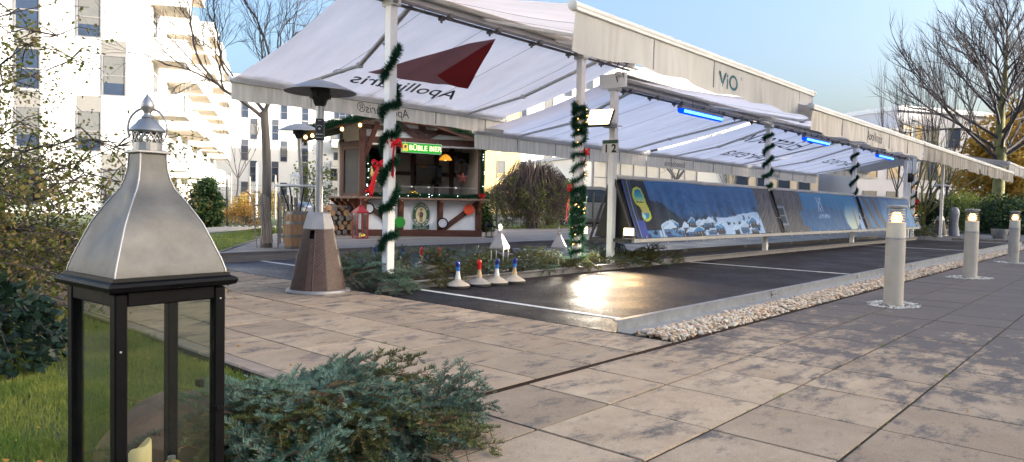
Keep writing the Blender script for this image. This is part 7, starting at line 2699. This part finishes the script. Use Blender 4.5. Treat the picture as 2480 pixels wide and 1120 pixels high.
# ================================================================ vehicles
def vehicle(label, loc, rot, body, L_=4.5, W_=1.8, H_=1.85, group=None, name='parked_van', cat='van'):
    t_ = thing(name, label, cat, loc, rot, group)
    prof = [(-L_ / 2, .35), (-L_ / 2, .95), (-L_ / 2 + .08, 1.15), (-L_ / 2 + .25, H_ - .08), (-L_ / 2 + .5, H_), (.35, H_), (.75, H_ - .1), (1.45, 1.12), (2.05, .95), (L_ / 2, .72), (L_ / 2, .35), (L_ / 2 - .2, .25), (-L_ / 2 + .2, .25)]
    m_ = Matrix(((1, 0, 0, 0), (0, 0, -1, W_ / 2), (0, 1, 0, 0), (0, 0, 0, 1)))
    b = MB().prism(prof[::-1], 0, W_, m_)
    obj('body', b, body, t_, 30)
    for s in (-1, 1):
        y = s * (W_ / 2 + .004)
        for poly in ([(-L_ / 2 + .3, 1.12), (-L_ / 2 + .42, H_ - .14), (-.75, H_ - .14), (-.75, 1.12)], [(-.68, 1.12), (-.68, H_ - .14), (.3, H_ - .14), (.62, H_ - .2), (1.2, 1.12)]):
            pts = [(x, y, z) for x, z in poly] + [(x, y - s * .01, z) for x, z in poly]
            n = len(poly)
            obj('side_window', MB().add(pts, [tuple(range(n)) if s < 0 else tuple(reversed(range(n)))] + [(i, (i + 1) % n, (i + 1) % n + n, i + n) for i in range(n)]), M['carglass'], t_)
        for x in (-L_ / 2 + .85, L_ / 2 - .88):
            wm = Matrix.Translation((x, s * (W_ / 2 - .1), .32)) @ Matrix.Rotation(R(-90 * s), 4, 'X')
            w_ = obj('wheel', MB().lathe([(.0, .0), (.32, 0), (.325, .02), (.325, .1), (.3, .12), (.22, .115)], 24, wm), M['tyre'], t_, 40)
            b = MB().lathe([(.0, .1), (.05, .118), (.06, .112), (.2, .108), (.215, .12), (.22, .11)], 20, wm)
            for q in range(6):
                b.bbox((.04, -.022, .1), (.2, .022, .122), .004, wm @ rotz(q * 1.047))
            obj('rim', b, M['steel'], w_, 40)
        obj('mirror', MB().bbox((1.0, s * (W_ / 2 + .1) - .09, 1.08), (1.12, s * (W_ / 2 + .1) + .09, 1.25), .02), body, t_)
        obj('headlight', MB().bbox((L_ / 2 - .28, s * (W_ / 2 - .25) - .16, .68), (L_ / 2 - .02, s * (W_ / 2 - .25) + .16, .84), .03), M['clearglass'] if False else M['discwhite'], t_)
    obj('windscreen', MB().add([(.80, -W_ / 2 + .12, H_ - .13), (1.44, -W_ / 2 + .1, 1.15), (1.44, W_ / 2 - .1, 1.15), (.80, W_ / 2 - .12, H_ - .13), (.8, -W_ / 2 + .12, H_ - .09), (1.47, -W_ / 2 + .1, 1.15), (1.47, W_ / 2 - .1, 1.15), (.8, W_ / 2 - .12, H_ - .09)], [(4, 5, 6, 7), (0, 3, 2, 1), (0, 1, 5, 4), (2, 3, 7, 6)]), M['carglass'], t_)
    obj('bumper', MB().bbox((L_ / 2 - .08, -W_ / 2 + .04, .3), (L_ / 2 + .06, W_ / 2 - .04, .55), .04), M['blackplastic'], t_)
    return t_
vehicle('silver grey van parked beyond the weeping bush, half hidden by the numbered post', (27.0, 19.6, -.01), BA + R(2), M['carpaint'])
vehicle('dark blue car parked behind the silver van', (30.6, 21.4, -.01), BA, M['carblue'], 4.3, 1.75, 1.6, name='parked_car', cat='car')

# ================================================================ small far things
t_ = thing('street_lamp', 'slim street lamp with a flat head rising behind the far low awning', 'street lamp', (56, 12.4, -.05))
obj('mast', MB().lathe([(.09, 0), (.06, 7.4)], 10), M['offwhite'], t_)
obj('lamp_head', MB().bbox((-.3, -.12, 7.38), (.5, .12, 7.5), .03), M['greyalu'], t_)
t_ = thing('street_lamp', 'small hooked lamp behind the banner', 'street lamp', (40, 21.5, -.05))
obj('mast', MB().tube([(0, 0, 0), (0, 0, 3.3), (.1, -.05, 3.5), (.5, -.28, 3.5)], .035, 8), M['greyalu'], t_)
obj('lamp_head', MB().bbox((.35, -.34, 3.42), (.75, -.2, 3.5), .02), M['greyalu'], t_)
t_ = thing('playhouse', 'tiny orange wooden playhouse with a pointed roof on the far lawn', 'playhouse', (19.8, 37.9, -.02), BA)
obj('wall', MB().prism([(-.32, 0), (.32, 0), (.32, .75), (0, 1.1), (-.32, .75)], 0, .7, Matrix(((1, 0, 0, 0), (0, 0, -1, .3), (0, 1, 0, .3), (0, 0, 0, 1)))), M['housewood'], t_)
obj('roof', MB().bar((-.42, -.0, 1.0), (0, 0, 1.46), .9, .04).bar((.42, 0, 1.0), (0, 0, 1.46), .9, .04), M['signwood'], t_)
obj('door', MB().box((-.1, -.42, .3), (.1, -.4, .7)), M['ink'], t_)
obj('leg', MB().box((-.3, -.3, 0), (-.22, .2, .32)).box((.22, -.3, 0), (.3, .2, .32)), M['housewood'], t_)
t_ = thing('planter', 'grey stone planter under the shrubs at the right', 'planter', (33.7, 4.3, -.01))
obj('pot', MB().lathe([(.2, 0), (.28, .2), (.3, .38), (.27, .38), (.24, .2), (0, .18)], 14), M['dullsteel'], t_, 40)
t_ = thing('wrapped_heater', 'patio heater wrapped in pale plastic film beside the far heater', 'heater', (34.6, 6.0, 0))
obj('wrapping', MB().lathe([(.2, 0), (.18, .25), (.13, .5), (.15, .75), (.17, .92), (.16, 1.08), (.09, 1.2), (0, 1.22)], 14), M['wrap'], t_, 60)
t_ = thing('banner_roll', 'pale canopy post with black wrapping near the far end of the banner', 'post', (27.6, 6.2, 0))
obj('post', MB().bbox((-.05, -.05, 0), (.05, .05, 2.75), .006), M['white'], t_)
obj('wrapping', MB().lathe([(.09, 2.0), (.14, 2.06), (.14, 2.24), (.08, 2.32)], 10), M['cable'], t_, 50)
t_ = thing('bench', 'dark log bench on the lawn between the weeping bush and the second post', 'bench', (20.6, 15.0, -.02), BA)
obj('seat', MB().tube([(-.6, 0, .42), (.6, 0, .42)], .11, 10), M['ink'], t_, 40)
for x in (-.4, .4):
    obj('leg', MB().bar((x, -.1, 0), (x * .9, 0, .36), .08, .08).bar((x, .1, 0), (x * .9, 0, .36), .08, .08), M['ink'], t_)
st_ = thing('stone_edging', 'row of pale stones edging the far flower bed', 'stones', (11.6, 22.4, -.02), BA)
for k in range(14):
    v, f = scatter(np.array([[k * .22 - .6, rnd.uniform(-.04, .04), .03]]), [rnd.uniform(.07, .1)], ico2_v, ico2_f, .06)
    obj('stone', npmesh('stone', v, f, True), M['stoneedge'], st_)
